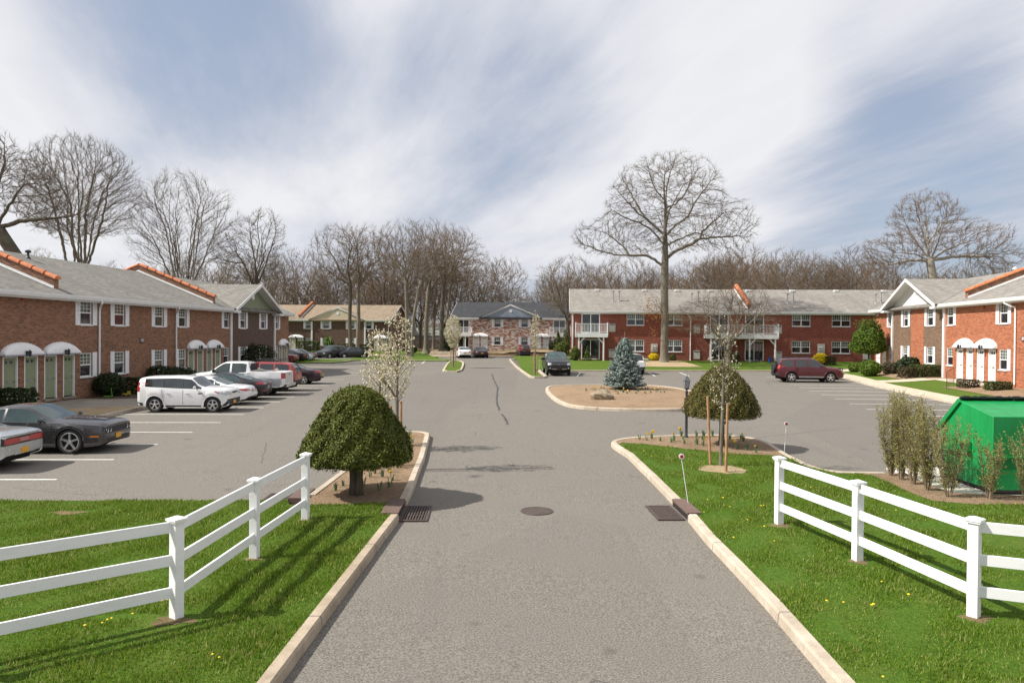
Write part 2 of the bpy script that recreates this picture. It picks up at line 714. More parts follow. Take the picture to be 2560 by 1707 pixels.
# ------------------------------------------------------------------ camera, light, sky
def setup_view():
    F, CX, CY = 1794.0, 1280.0, 853.5
    yaw, pit, roll = R(1.8), math.atan((853.5 - 836.7) / F), .008
    fw = Vector((math.sin(yaw) * math.cos(pit), math.cos(yaw) * math.cos(pit), -math.sin(pit)))
    rt = Vector((math.cos(yaw), -math.sin(yaw), 0))
    up = rt.cross(fw)
    r2 = rt * math.cos(roll) + up * math.sin(roll)
    u2 = up * math.cos(roll) - rt * math.sin(roll)
    cd = bpy.data.cameras.new('camera')
    cam = bpy.data.objects.new('camera', cd)
    COL.objects.link(cam)
    M = Matrix((r2, u2, -fw)).transposed().to_4x4()
    M.translation = Vector((0, 0, 3.8))
    cam.matrix_world = M
    cd.lens = F / 2560 * 36
    cd.sensor_width = 36
    cd.clip_end = 3000
    cd.clip_start = .1
    SC.camera = cam
    # sun
    L = bpy.data.lights.new('sun', 'SUN')
    L.energy = 4.4
    L.angle = R(.6)
    L.color = (1.0, .955, .88)
    lo = bpy.data.objects.new('sun', L)
    COL.objects.link(lo)
    d = Vector((1.0, .10, -1.02)).normalized()
    lo.rotation_euler = d.to_track_quat('-Z', 'Y').to_euler()
    elev = math.asin(-d.z)
    # sky
    w = bpy.data.worlds.new('World')
    SC.world = w
    w.use_nodes = True
    nt = w.node_tree
    for n in list(nt.nodes):
        nt.nodes.remove(n)
    g = NG(nt)
    out = g.n('ShaderNodeOutputWorld')
    bg = g.n('ShaderNodeBackground')
    g.l(bg.outputs[0], out.inputs[0])
    sky = g.n('ShaderNodeTexSky', sky_type='NISHITA')
    sky.sun_disc = False
    sky.sun_elevation = elev
    sky.sun_rotation = R(-90 - 6)
    sky.altitude = 20
    sky.air_density = 1.0
    sky.dust_density = 1.6
    sky.ozone_density = 1.3
    tc = g.coord('Generated')
    sep = g.n('ShaderNodeSeparateXYZ')
    g.l(tc, sep.inputs[0])
    z = g.math('MAXIMUM', sep.outputs[2], .035)
    z = g.math('ADD', z, .10)
    px = g.math('DIVIDE', sep.outputs[0], z)
    py = g.math('DIVIDE', sep.outputs[1], z)
    cmb = g.n('ShaderNodeCombineXYZ')
    g.l(px, cmb.inputs[0])
    g.l(py, cmb.inputs[1])
    P = cmb.outputs[0]
    # long cloud bands running away to the upper right
    warp = g.noise(P, .45, 3, .5, out=1)
    Pw = g.mix(.20, P, warp)
    Pr = g.mapping(Pw, (1, 1, 1), (0, 0, R(CLOUD_ROT)))
    Pf = g.mapping(P, (1, 1, 1), (0, 0, R(CLOUD_ROT)))
    bands = g.noise(g.mapping(Pr, (1.25, .42, 1), (0, 0, 0), CLOUD_LOC), 1.0, 5, .52)
    soft = g.noise(g.mapping(Pr, (.55, .3, 1), (0, 0, 0), (5.3, 2.2, 0)), 1.0, 4, .5)
    fine = g.noise(g.mapping(Pf, (7, 1.8, 1)), 1.0, 6, .65)
    m = g.math('ADD', g.math('MULTIPLY', bands, .50), g.math('MULTIPLY', soft, .50))
    m = g.math('ADD', m, g.math('MULTIPLY', g.math('SUBTRACT', fine, .5), .13))
    m = g.math('ADD', m, .075)
    # clearer pieces of sky: upper left, and low on the right
    tot = None
    for (dx, dy, dz, c0, c1, amt) in CLEAR:
        v = g.n('ShaderNodeVectorMath', operation='DOT_PRODUCT')
        g.l(tc, v.inputs[0])
        dv = Vector((dx, dy, dz)).normalized()
        v.inputs[1].default_value = dv
        mr = g.n('ShaderNodeMapRange')
        mr.interpolation_type = 'SMOOTHSTEP'
        g.l(v.outputs['Value'], mr.inputs[0])
        mr.inputs[1].default_value = math.cos(R(c0))
        mr.inputs[2].default_value = math.cos(R(c1))
        mr.inputs[3].default_value = 0
        mr.inputs[4].default_value = amt
        m = g.math('SUBTRACT', m, mr.outputs[0])
    cover = g.ramp(m, [(.30, (0, 0, 0)), (.58, (1, 1, 1)), (.40, (.40, .40, .40)), (.49, (.82, .82, .82))])
    shade = g.math('ADD', g.math('MULTIPLY', soft, .55), g.math('MULTIPLY', fine, .45))
    cloud = g.ramp(m, [(.38, (.27, .305, .385)), (.64, (.56, .565, .585)), (.50, (.405, .425, .48))])
    cloud = g.mix(g.math('MULTIPLY', g.math('SUBTRACT', shade, .5), 1.3, clamp=True), cloud, (.44, .455, .51))
    skyc = g.mix(1.0, sky.outputs[0], (SKYK, SKYK, SKYK), 'MULTIPLY')
    skyc = g.mix(.50, skyc, (.30, .345, .43))
    # below the horizon the world is only ground haze
    g.l(g.mix(cover, skyc, cloud), bg.inputs[0])
    bg.inputs[1].default_value = 1.0
    w['kind'] = 'structure'
    SC.view_settings.view_transform = 'Standard'
    SC.view_settings.look = 'None'
    SC.view_settings.gamma = 1
    SC.view_settings.exposure = EXPO
    SC.cycles.max_bounces = 6
    SC.cycles.diffuse_bounces = 3
    SC.cycles.transparent_max_bounces = 4


CLOUD_ROT = -16
CLOUD_LOC = (1.7, .4, 0)
SKYK = .085
EXPO = .62
CLEAR = [(-.50, 1, .44, 14, 0, .13), (-.34, 1, .36, 10, 0, .09), (-.80, 1, .30, 14, 3, -.16), (-.35, 1, .20, 14, 4, -.08), (.62, 1, .17, 13, 3, .15), (.0, 1, .33, 10, 2, .05), (.60, 1, .44, 9, 3, .08), (.35, 1, .26, 10, 3, -.05)]
setup_view()


# ------------------------------------------------------------------ ground
def chaikin(pts, it=2, closed=False):
    for _ in range(it):
        q = []
        n = len(pts)
        rng = range(n) if closed else range(n - 1)
        if not closed:
            q.append(pts[0])
        for i in rng:
            a, b = pts[i], pts[(i + 1) % n]
            q.append((a[0] * .75 + b[0] * .25, a[1] * .75 + b[1] * .25))
            q.append((a[0] * .25 + b[0] * .75, a[1] * .25 + b[1] * .75))
        if not closed:
            q.append(pts[-1])
        pts = q
    return pts


def sm(t):
    t = max(0.0, min(1.0, t))
    return t * t * (3 - 2 * t)


EO = (33.2, 52.0)
EA = R(-99)
EU = (math.cos(EA), math.sin(EA))
EN = (math.sin(EA), -math.cos(EA))


def Zs(x, y):
    """height of the soft ground (lawns and beds) of the site"""
    z = gz(x, y) + .13
    if x > 2.6 and y > 64:
        z += .40 * sm((y - 65.5) / 9.0)
    if 20 < x and 28 < y < 66:
        d = (x - EO[0]) * EN[0] + (y - EO[1]) * EN[1]
        z += .24 * sm(1 - (d - .5) / 4.2)
    if -9 < x < 14 and y > 98.6:
        z += .10 + .28 * sm((y - 98.6) / 9)
    return z


def slab(name, pts, top, mat, depth=.3, lab=None):
    """raised sheet following the slope of the site, with vertical sides"""
    n = len(pts)
    mb = MB()
    vs = [(x, y, gz(x, y) + top - depth) for x, y in pts] + [(x, y, gz(x, y) + top) for x, y in pts]
    fs = [tuple(range(n, 2 * n))]
    for i in range(n):
        j = (i + 1) % n
        fs.append((i, j, n + j, n + i))
    mb.add(vs, fs)
    o = mb.build(name, mat)
    return struct(o)


def area2(p):
    return sum(p[i][0] * p[(i + 1) % len(p)][1] - p[(i + 1) % len(p)][0] * p[i][1] for i in range(len(p)))


def ccw(p):
    return p if area2(p) > 0 else list(reversed(p))


def grid_ground(name, A, B, C, D, nx, ny, mat, dz=0.0, zf=None, jit=0.0):
    """quad patch A-B (front) to D-C (back), following Zs"""
    zf = zf or Zs
    V = []
    rg = random.Random(5)
    for j in range(ny + 1):
        t = j / ny
        for i in range(nx + 1):
            s = i / nx
            x = (A[0] * (1 - s) + B[0] * s) * (1 - t) + (D[0] * (1 - s) + C[0] * s) * t
            y = (A[1] * (1 - s) + B[1] * s) * (1 - t) + (D[1] * (1 - s) + C[1] * s) * t
            if jit:
                x += rg.uniform(-jit, jit)
                y += rg.uniform(-jit, jit)
            V.append((x, y, zf(x, y) + dz))
    Fc = []
    for j in range(ny):
        for i in range(nx):
            a = j * (nx + 1) + i
            Fc.append((a, a + 1, a + nx + 2, a + nx + 1))
    o = MB().add(V, Fc).build(name, mat, smooth=True)
    return struct(o)


def kerb(name, pts, mat, w=.18, h=.15, closed=False, label=None, side=1, lo=-.05):
    """concrete kerb; pts is the road-side face, the kerb lies to the left (side=1) of the path"""
    n = len(pts)
    P = [Vector((x, y, 0)) for x, y in pts]
    mb = MB()
    prof = [(0, lo), (0.012, h - .035), (.035, h), (w - .01, h), (w, h - .02), (w, lo)]
    vs = []
    for i, p in enumerate(P):
        if closed:
            a, b = P[(i - 1) % n], P[(i + 1) % n]
        else:
            a, b = P[max(i - 1, 0)], P[min(i + 1, n - 1)]
        d = (b - a).normalized()
        nn = Vector((-d.y, d.x, 0)) * side
        for o, z in prof:
            q = p + nn * o
            vs.append((q.x, q.y, gz(q.x, q.y) + z))
    k = len(prof)
    fs = []
    for i in range(n if closed else n - 1):
        j = (i + 1) % n
        for q in range(k - 1):
            f = (i * k + q, j * k + q, j * k + q + 1, i * k + q + 1)
            fs.append(f)
    if not closed:
        fs.append(tuple(range(k)))
        fs.append(tuple(reversed(range((n - 1) * k, n * k))))
    mb.add(vs, fs)
    o = mb.build(name, mat)
    return struct(o)


def resample(pts, step, jit=0.0, seed=1):
    rg = random.Random(seed)
    out = [pts[0]]
    for a, b in zip(pts[:-1], pts[1:]):
        L = math.hypot(b[0] - a[0], b[1] - a[1])
        n = max(1, int(L / step))
        for k in range(1, n + 1):
            t = k / n
            j = rg.uniform(-jit, jit) if k < n else 0
            out.append((a[0] + (b[0] - a[0]) * t + j, a[1] + (b[1] - a[1]) * t + j))
    return out


# base earth: one sheet out to the horizon, and the parking lot on it
V = []
for y in (-60, 0, 60, 130, 300, 900, 1800):
    for x in (-1500, -300, -60, 0, 60, 300, 1500):
        V.append((x, y, AL * max(-80, min(80, x)) + BE * max(-20, min(240, y)) - .03))
Fc = [(j * 7 + i, j * 7 + i + 1, (j + 1) * 7 + i + 1, (j + 1) * 7 + i) for j in range(6) for i in range(6)]
struct(MB().add(V, Fc).build('ground', LITTER))
OUT = [(-16.2, -12), (32, -12), (32, 66), (9, 66), (3.5, 90), (14, 90), (14, 98.5), (-17, 98.5), (-40, 97), (-40, 70), (-25, 70), (-16.2, 62)]
m_ = MB()
m_.poly([(x, y, gz(x, y)) for x, y in OUT])
struct(m_.build('parking_lot', ASPH))

# front left lawn, kerb and planted island
KL = resample([(-2.36, 4.5), (-2.19, 7.7), (-2.04, 10.0), (-1.83, 13.1), (-1.75, 14.2)], 1.5, .012, 3)
KL2 = [(-1.74, 15.42), (-1.75, 17), (-1.83, 20.6), (-1.95, 23.2), (-2.02, 24.7)]
NOSE_L = [(-2.02, 24.7), (-2.06, 25.3), (-2.35, 25.75), (-2.95, 25.85), (-3.5, 25.4), (-3.65, 24.6), (-3.68, 22), (-3.80, 19.0), (-3.98, 15.9)]
LAWN_L = [(x - .17, y) for x, y in KL] + [(-1.92, 15.1), (-4.15, 15.1), (-4.3, 15.5), (-30, 15.62), (-30, 4.5)]
slab('lawn', ccw(LAWN_L), .125, LAWN)
isl = [(-1.93, 15.08)] + [(x - .15, y) for x, y in KL2] + [(x + (.14 if x < -3 else 0), y - .08) for x, y in NOSE_L[1:]] + [(-3.9, 15.08)]
slab('planting_bed', ccw(isl), .13, MULCH)
kerb('kerb', KL, KERB)
kerb('kerb', resample(KL2[:-1], 1.6, .008, 4) + chaikin([KL2[-1]] + NOSE_L[1:7], 2) + resample(NOSE_L[7:], 1.5), KERB_L)
kerb('kerb', [(-4.35, 15.62), (-30, 15.72)], KERB_L, .12, .09)

# front right lawn, kerb, planted nose and mulch strip
KR = resample([(3.52, 4.5), (3.67, 7.6), (3.79, 9.6), (3.87, 12.6), (3.96, 14.1)], 1.5, .012, 6)
KR2 = [(4.0, 15.35), (4.06, 18), (4.10, 21.0), (3.96, 22.7)]
NOSE_R = [(3.96, 22.7), (3.98, 23.5), (4.6, 24.2), (5.5, 24.55), (7.2, 24.95), (8.4, 24.85), (9.1, 24.1), (9.15, 23.0), (8.85, 20.8), (8.75, 19.2), (8.95, 18.35), (10.2, 18.25)]
nose_s = chaikin(NOSE_R[:8], 2) + chaikin(NOSE_R[8:], 2)
LAWN_R = [(x + .17, y) for x, y in KR] + [(4.17, 15.0), (4.2, 18), (4.26, 21.0), (4.12, 22.7), (4.35, 23.2), (5.3, 22.7), (6.2, 21.9), (7.3, 21.0), (8.75, 20.7), (8.7, 19.6), (8.9, 18.2), (9.5, 18.1), (9.75, 17.8), (9.6, 16.4), (9.6, 15.2), (10.3, 14.85), (22, 14.7), (22, 4.5)]
slab('lawn', ccw(LAWN_R), .13, LAWN)
bed = [(4.12, 22.72), (4.12, 23.4), (4.66, 24.05), (5.5, 24.4), (7.2, 24.8), (8.35, 24.7), (8.95, 24.0), (8.98, 23.0), (8.72, 20.72), (7.3, 20.95), (6.2, 21.85), (5.3, 22.65), (4.35, 23.15)]
slab('planting_bed', ccw(bed), .14, MULCH)
kerb('kerb', KR, KERB_L, side=-1)
kerb('kerb', resample(KR2, 1.4, .008, 8) + nose_s[1:], KERB_L, side=-1)
strip = [(9.5, 18.1), (9.75, 17.8), (9.6, 16.4), (9.6, 15.2), (10.3, 14.85), (22, 14.7), (22, 15.45), (12.0, 15.62), (10.55, 15.9), (10.5, 16.7), (10.75, 18.15)]
slab('planting_bed', ccw(strip), .135, MULCH)
slab('concrete_pad', ccw([(10.75, 18.15), (10.5, 16.7), (10.55, 15.9), (12.0, 15.62), (22, 15.45), (22, 19.3), (10.9, 19.3)]), .06, PAD)

# oval island
OV = [(3.45, 44.6), (3.85, 46.5), (5.0, 47.5), (8.0, 47.9), (10.6, 47.4), (11.9, 45.6), (12.3, 42.5), (12.2, 38.5), (11.8, 35.4), (10.6, 33.6), (9.0, 33.0), (7.0, 32.95), (5.4, 33.3), (4.0, 34.3), (3.5, 36.5), (3.35, 40.5)]
OVs = chaikin(ccw(OV), 2, True)
kerb('kerb', OVs, KERB_L, closed=True, w=.2)
cx = sum(p[0] for p in OVs) / len(OVs)
cy = sum(p[1] for p in OVs) / len(OVs)
m_ = MB()
N = len(OVs)
rings = []
for k, sc_ in enumerate((.97, .85, .6, .3)):
    rings.append([(cx + (x - cx) * sc_, cy + (y - cy) * sc_) for x, y in OVs])
vs = []
for k, rg_ in enumerate(rings):
    for (x, y) in rg_:
        vs.append((x, y, gz(x, y) + (.12, .17, .24, .27)[k]))
vs.append((cx, cy, gz(cx, cy) + .28))
fs = []
for k in range(3):
    for i in range(N):
        j = (i + 1) % N
        fs.append((k * N + i, k * N + j, (k + 1) * N + j, (k + 1) * N + i))
for i in range(N):
    fs.append((3 * N + i, 3 * N + (i + 1) % N, 4 * N))
struct(m_.add(vs, fs).build('planting_bed', MULCH, smooth=True))

# small far island with grass
SI = ccw([(-3.94, 63.2), (-2.66, 62.8), (-2.75, 72), (-3.0, 79.9), (-3.6, 84.0), (-4.35, 84.3), (-4.38, 78), (-4.1, 68)])
slab('lawn', SI, .12, LAWN_F)
kerb('kerb', chaikin(SI, 1, True), KERB_L, closed=True, side=-1, w=.2)

# far right lawn tongue, lawn in front of the red building
T = [(3.36, 55.9), (4.05, 55.9), (4.35, 56.9), (4.35, 64.75), (4.35, 66), (3.2, 66)]
slab('lawn', ccw([(3.05, 66.2), (3.08, 63), (3.4, 56.1), (4.0, 56.1), (4.2, 57), (4.2, 66.2)]), .12, LAWN_F)
kerb('kerb', [(2.66, 88.3), (2.66, 84.3), (2.8, 72.0), (3.07, 63), (3.36, 56.1), (3.6, 55.75), (4.1, 55.75), (4.38, 56.6), (4.38, 64.4), (4.6, 64.6), (28.2, 64.9)], KERB_L, side=-1, w=.2)
grid_ground('lawn', (2.95, 66.0), (47, 65.1), (49, 84), (2.8, 88.2), 36, 16, LAWN_F)
grid_ground('lawn', (4.3, 64.78), (30, 65.0), (30, 65.5), (4.3, 66.1), 12, 2, LAWN_F, zf=lambda x, y: gz(x, y) + .13)
kerb('kerb', [(13.5, 88.4), (2.9, 88.4)], KERB_L, w=.2)
grid_ground('bare_soil', (14.5, 68.5), (20.5, 68.4), (19.8, 74.5), (15.0, 74.8), 10, 8, DIRT, dz=.02, jit=.12)

# right side: kerb, pavement and lawns in front of the orange-red building
KE = [(24.0, 30), (24.02, 33), (24.05, 35.9), (24.5, 38.8), (24.93, 41.6), (25.37, 44.2), (25.84, 47.2), (26.63, 50.5), (27.6, 54.0), (28.4, 57.5), (28.9, 61), (28.7, 64.2)]
kerb('kerb', KE, KERB_L, side=-1, w=.16)
WI = [(x + 1.45, y + (0.1 if y > 40 else 0)) for x, y in KE]
m_ = MB()
for a, b, c, d in zip(KE[:-1], WI[:-1], WI[1:], KE[1:]):
    A_ = (a[0] + .14, a[1])
    D_ = (d[0] + .14, d[1])
    m_.quad(*[(p[0], p[1], gz(*p) + .15) for p in (A_, b, c, D_)])
struct(m_.build('pavement', WALK))
m_ = MB()
for a, d in zip(WI[:-1], WI[1:]):
    def wallpt(p):
        u = (p[0] - EO[0]) * EU[0] + (p[1] - EO[1]) * EU[1]
        return (EO[0] + EU[0] * u, EO[1] + EU[1] * u)
    b, c = wallpt(a), wallpt(d)
    n_ = 8
    for k in range(n_):
        t0, t1 = k / n_, (k + 1) / n_
        q = []
        for (p0, p1, t) in ((a, b, t0), (a, b, t1), (d, c, t1), (d, c, t0)):
            x, y = p0[0] + (p1[0] - p0[0]) * t, p0[1] + (p1[1] - p0[1]) * t
            q.append((x, y, Zs(x, y)))
        m_.quad(*q)
struct(m_.build('lawn', LAWN_F, weld=True, smooth=True))


def Eloc(u, d):
    """point in front of the right building: u along the wall, d out from it"""
    return (EO[0] + EU[0] * u + EN[0] * d, EO[1] + EU[1] * u + EN[1] * d)


def Epatch(name, u0, u1, d0, d1, mat, dz, d2=None, d3=None):
    return grid_ground(name, Eloc(u0, d0), Eloc(u1, d2 if d2 is not None else d0), Eloc(u1, d3 if d3 is not None else d1), Eloc(u0, d1), 8, 8, mat, dz=dz)


Epatch('planting_bed', -9.2, 1.6, .02, 2.9, MULCH, .022)
Epatch('planting_bed', 7.9, 16, .02, 3.2, MULCH, .022)
Epatch('path', 1.7, 7.9, .02, 1.5, WALK, .03)
Epatch('path', 1.0, 2.9, 1.48, 5.6, WALK, .026, 1.48, 5.4)
Epatch('path', -12.2, -9.4, .02, 5.0, WALK, .03)

# left side: strip in front of the long brown building
KA = [(-16.2, 20), (-16.2, 29.9), (-16.22, 34.2), (-16.35, 40), (-16.45, 62), (-16.9, 66)]
slab('worn_lawn', ccw([(-16.38, 20)] + [(x - .15, y) for x, y in KA[1:]] + [(-24, 68), (-24, 20)]), .125, LAWN_D)
kerb('kerb', KA, KERB_L, w=.18)
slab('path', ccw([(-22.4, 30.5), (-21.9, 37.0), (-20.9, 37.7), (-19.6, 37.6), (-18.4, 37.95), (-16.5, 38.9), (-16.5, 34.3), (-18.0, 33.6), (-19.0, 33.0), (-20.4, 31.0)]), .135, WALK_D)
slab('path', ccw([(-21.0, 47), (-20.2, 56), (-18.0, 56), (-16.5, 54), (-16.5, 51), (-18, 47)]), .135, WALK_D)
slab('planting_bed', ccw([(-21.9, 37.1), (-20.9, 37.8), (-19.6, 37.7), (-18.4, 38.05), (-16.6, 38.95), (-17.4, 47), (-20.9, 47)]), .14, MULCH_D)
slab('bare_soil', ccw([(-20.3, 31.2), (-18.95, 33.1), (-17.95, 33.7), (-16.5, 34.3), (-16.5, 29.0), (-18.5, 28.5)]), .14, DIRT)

# far left: lot edge, lawn and paving before the two far buildings
FL = [(-40, 79.0), (-19.3, 79.0), (-17.0, 79.2), (-16.2, 81.5), (-16.0, 84.2), (-15.2, 85.1), (-9.1, 84.2), (-5.0, 83.9), (-4.55, 84.6), (-4.6, 87.7), (-6.7, 91.2), (-6.9, 94.5), (-7.0, 98.4)]
slab('lawn', ccw(FL + [(-8, 112), (-15.5, 130), (-60, 132), (-60, 79)]), .12, LAWN_F)
kerb('kerb', FL[1:9], KERB_L, w=.2)
slab('parking_lot', ccw([(-60, 87.2), (-17.2, 87.0), (-16.8, 95.5), (-60, 96.5)]), .126, ASPH, .1)
slab('path', ccw([(-60, 96.7), (-16.8, 95.7), (-15.6, 99.0), (-24, 101.5), (-60, 101)]), .14, WALK, .1)
slab('bare_soil', ccw(chaikin([(-20.5, 99), (-14.5, 97.5), (-13.0, 100.5), (-14.5, 104), (-20, 104.5)], 2, True)), .16, DIRT, .1)
# front of the black-roofed building: pavement, low timber wall, terrace, steps
slab('pavement', ccw([(-7.5, 97.0), (14, 97.6), (14, 99.2), (-8.0, 98.8)]), .13, WALK)
grid_ground('terrace', (-8.4, 99.0), (14, 99.3), (13.5, 111), (-9, 113.5), 16, 10, LAWN_D)
TIMB = plain('tan_timber', (.36, .25, .15), .85, .25, 4.0)
for (x0, x1) in ((-3.7, 3.6), (5.9, 13)):
    for k in range(2):
        m_ = MB().box(x0, x1, 98.9 + k * .35, 99.1 + k * .35, gz(0, 99) + .1, gz(0, 99) + .30 + k * .2)
        tag(m_.build('timber_wall', TIMB), 'low timber retaining wall, %s course, %s the steps of the mottled brick building' % (('lower', 'upper')[k], 'left of' if x0 < 0 else 'right of'), 'retaining wall')
for (x0, x1, wh) in ((-8.2, -3.75, 'left'), (3.65, 5.85, 'right')):
    t = MB()
    for k in range(3):
        t.box(x0, x1, 98.8 + k * .5, 103 - k * .02, gz(0, 99) + .1 + k * .17 - .1, gz(0, 99) + .26 + k * .17)
    tag(t.build('steps', WALK), 'three wide concrete steps up to the doors at the %s of the mottled brick building' % wh, 'steps')

# parking bay lines
LZ = .006


def line(p, q, w=.10):
    d = Vector((q[0] - p[0], q[1] - p[1], 0)).normalized()
    n = Vector((-d.y, d.x, 0)) * (w / 2)
    pts = [(p[0] + n.x, p[1] + n.y), (q[0] + n.x, q[1] + n.y), (q[0] - n.x, q[1] - n.y), (p[0] - n.x, p[1] - n.y)]
    m = MB().poly([(x, y, gz(x, y) + LZ) for x, y in ccw(pts)])
    o = m.build('parking_line', PLINE)
    return struct(o)


for k in range(0, 14):
    y = 18.32 + 2.74 * k
    line((-16.2, y + .01), (-10.8, y - .05))
for k in (15, 16):
    line((-16.3, 18.32 + 2.74 * k), (-10.9, 18.32 + 2.74 * k))
for k in range(12):
    t = k * 2.62
    # bays square to the right-hand kerb
    p = (17.3 + (t) * .178 * 1.0, 28.9 + t * .985)
    q = (23.75 + t * .135, 28.4 + t * .965)
    line(p, q)
line((7.12, 57.9), (8.0, 63.0))
for x in (10.2, 13.6, 16.4):
    line((x, 58.4), (x + .6, 63.6))
line((-7.36, 78.7), (-7.55, 84.2))

# tar-sealed crack down the road
cr = [(.23, 61), (.30, 57), (.39, 52.6), (.50, 49), (.58, 46.3), (.50, 43.5), (.48, 41.3), (.44, 39), (.41, 37.2), (.47, 35.0), (.49, 33.6)]
cr2 = [(.57, 32.1), (.66, 31.2), (.72, 30.3), (.77, 28.6)]
TAR = plain('tar', (.035, .034, .033), .6, .2)
rg_ = random.Random(2)
m_ = MB()
for c_ in (cr, cr2):
    c_ = resample(c_, .35, .045, 9)
    for a, b in zip(c_[:-1], c_[1:]):
        w = .028 + rg_.uniform(0, .03)
        m_.quad(*[(x, y, gz(x, y) + .004) for x, y in ((a[0] - w, a[1]), (a[0] + w, a[1]), (b[0] + w, b[1]), (b[0] - w, b[1]))])
struct(m_.build('sealed_crack', TAR))


# storm drains and manhole
def drain(x0, x1, y0, y1, ang_pts, inlet, label):
    t = thing('storm_drain', label, 'drain', ((x0 + x1) / 2, (y0 + y1) / 2, gz((x0 + x1) / 2, (y0 + y1) / 2)), 0, 'iron storm drains at the kerbs')
    cx_, cy_, cz_ = t.location
    w, l = (x1 - x0) / 2, (y1 - y0) / 2
    MB().box(-w + .03, w - .03, -l + .03, l - .03, .002, .006).build('drain_pit', DARK, t)
    f = MB()
    f.box(-w, w, -l, -l + .06, .004, .028).box(-w, w, l - .06, l, .004, .028)
    f.box(-w, -w + .05, -l + .06, l - .06, .004, .028).box(w - .05, w, -l + .06, l - .06, .004, .028)
    f.build('drain_frame', RUST, t)
    g_ = MB()
    nb = 8
    for k in range(nb):
        x = -w + .05 + (k + .5) * (2 * w - .1) / nb
        g_.box(x - .014, x + .014, -l + .06, l - .06, .008, .026)
    for q in (-.33, .33):
        g_.box(-w + .05, w - .05, q * l * .98 - .012, q * l * .98 + .012, .007, .022)
    g_.build('drain_grate', RUST, t)
    if inlet:
        ix0, ix1, iy0, iy1 = inlet
        ix0 -= cx_
        ix1 -= cx_
        iy0 -= cy_
        iy1 -= cy_
        h = MB()
        h.box(ix0, ix1, iy0, iy1, .12, .17)
        h.box(ix0 + .01, ix1 - .01, iy0, iy0 + .05, 0, .12).box(ix0 + .01, ix1 - .01, iy1 - .05, iy1, 0, .12)
        h.build('inlet_hood', INLET, t, bevel=.008)
        MB().box(ix0 + .03, ix1 - .03, iy0 + .05, iy1 - .05, .0, .119).build('inlet_mouth', DARK, t)
    return t


drain(-1.75, -1.20, 14.15, 15.38, None, (-2.12, -1.77, 14.2, 15.42), 'rusty grated storm drain at the left kerb in the shadow of the yew')
drain(3.38, 3.92, 14.15, 15.32, None, (3.96, 4.25, 14.12, 15.33), 'brown storm drain with an open kerb inlet on the right edge of the road')
drain(-4.98, -4.42, 15.75, 16.6, None, (-4.3, -3.95, 15.5, 16.5), 'rusty storm drain in the parking lot behind the left white fence')
t = thing('manhole_cover', 'round rusty manhole cover in the middle of the road', 'manhole cover', (1.02, 14.95, gz(1, 15) + .003))
MB().lathe([(0, .010), (.26, .010), (.285, .012)], 40).build('lid', RUST, t)
MB().lathe([(.29, .001), (.29, .014), (.34, .012), (.345, .001)], 40).build('ring', RUST, t)

# ------------------------------------------------------------------ buildings
# local frame of a building: x along the front, y into the building, z up; the front wall is y = 0
def wall_part(parent, x0, x1, z0, z1, holes, mat, y=0.0, depth=.12, name='wall'):
    xs = sorted(set([x0, x1] + [min(max(h[k], x0), x1) for h in holes for k in (0, 1)]))
    zs = sorted(set([z0, z1] + [min(max(h[k], z0), z1) for h in holes for k in (2, 3)]))
    mb = MB()
    for i in range(len(xs) - 1):
        for j in range(len(zs) - 1):
            mx, mz = (xs[i] + xs[i + 1]) / 2, (zs[j] + zs[j + 1]) / 2
            if any(h[0] < mx < h[1] and h[2] < mz < h[3] for h in holes):
                continue
            a, b, c, d = xs[i], xs[i + 1], zs[j], zs[j + 1]
            mb.quad((a, y, c), (b, y, c), (b, y, d), (a, y, d), [(a, c), (b, c), (b, d), (a, d)])
    for h in holes:
        a, b, c, d = h
        if a < x0 - .01 or b > x1 + .01:
            continue
        y2 = y + depth
        mb.quad((a, y, c), (a, y2, c), (a, y2, d), (a, y, d), [(0, c), (depth, c), (depth, d), (0, d)])
        mb.quad((b, y2, c), (b, y, c), (b, y, d), (b, y2, d), [(0, c), (depth, c), (depth, d), (0, d)])
        mb.quad((a, y2, c), (a, y, c), (b, y, c), (b, y2, c), [(a, 0), (a, .1), (b, .1), (b, 0)])
        mb.quad((a, y, d), (a, y2, d), (b, y2, d), (b, y, d), [(a, 0), (a, .1), (b, .1), (b, 0)])
    return mb.build(name, mat, parent)


WPROTO = {}


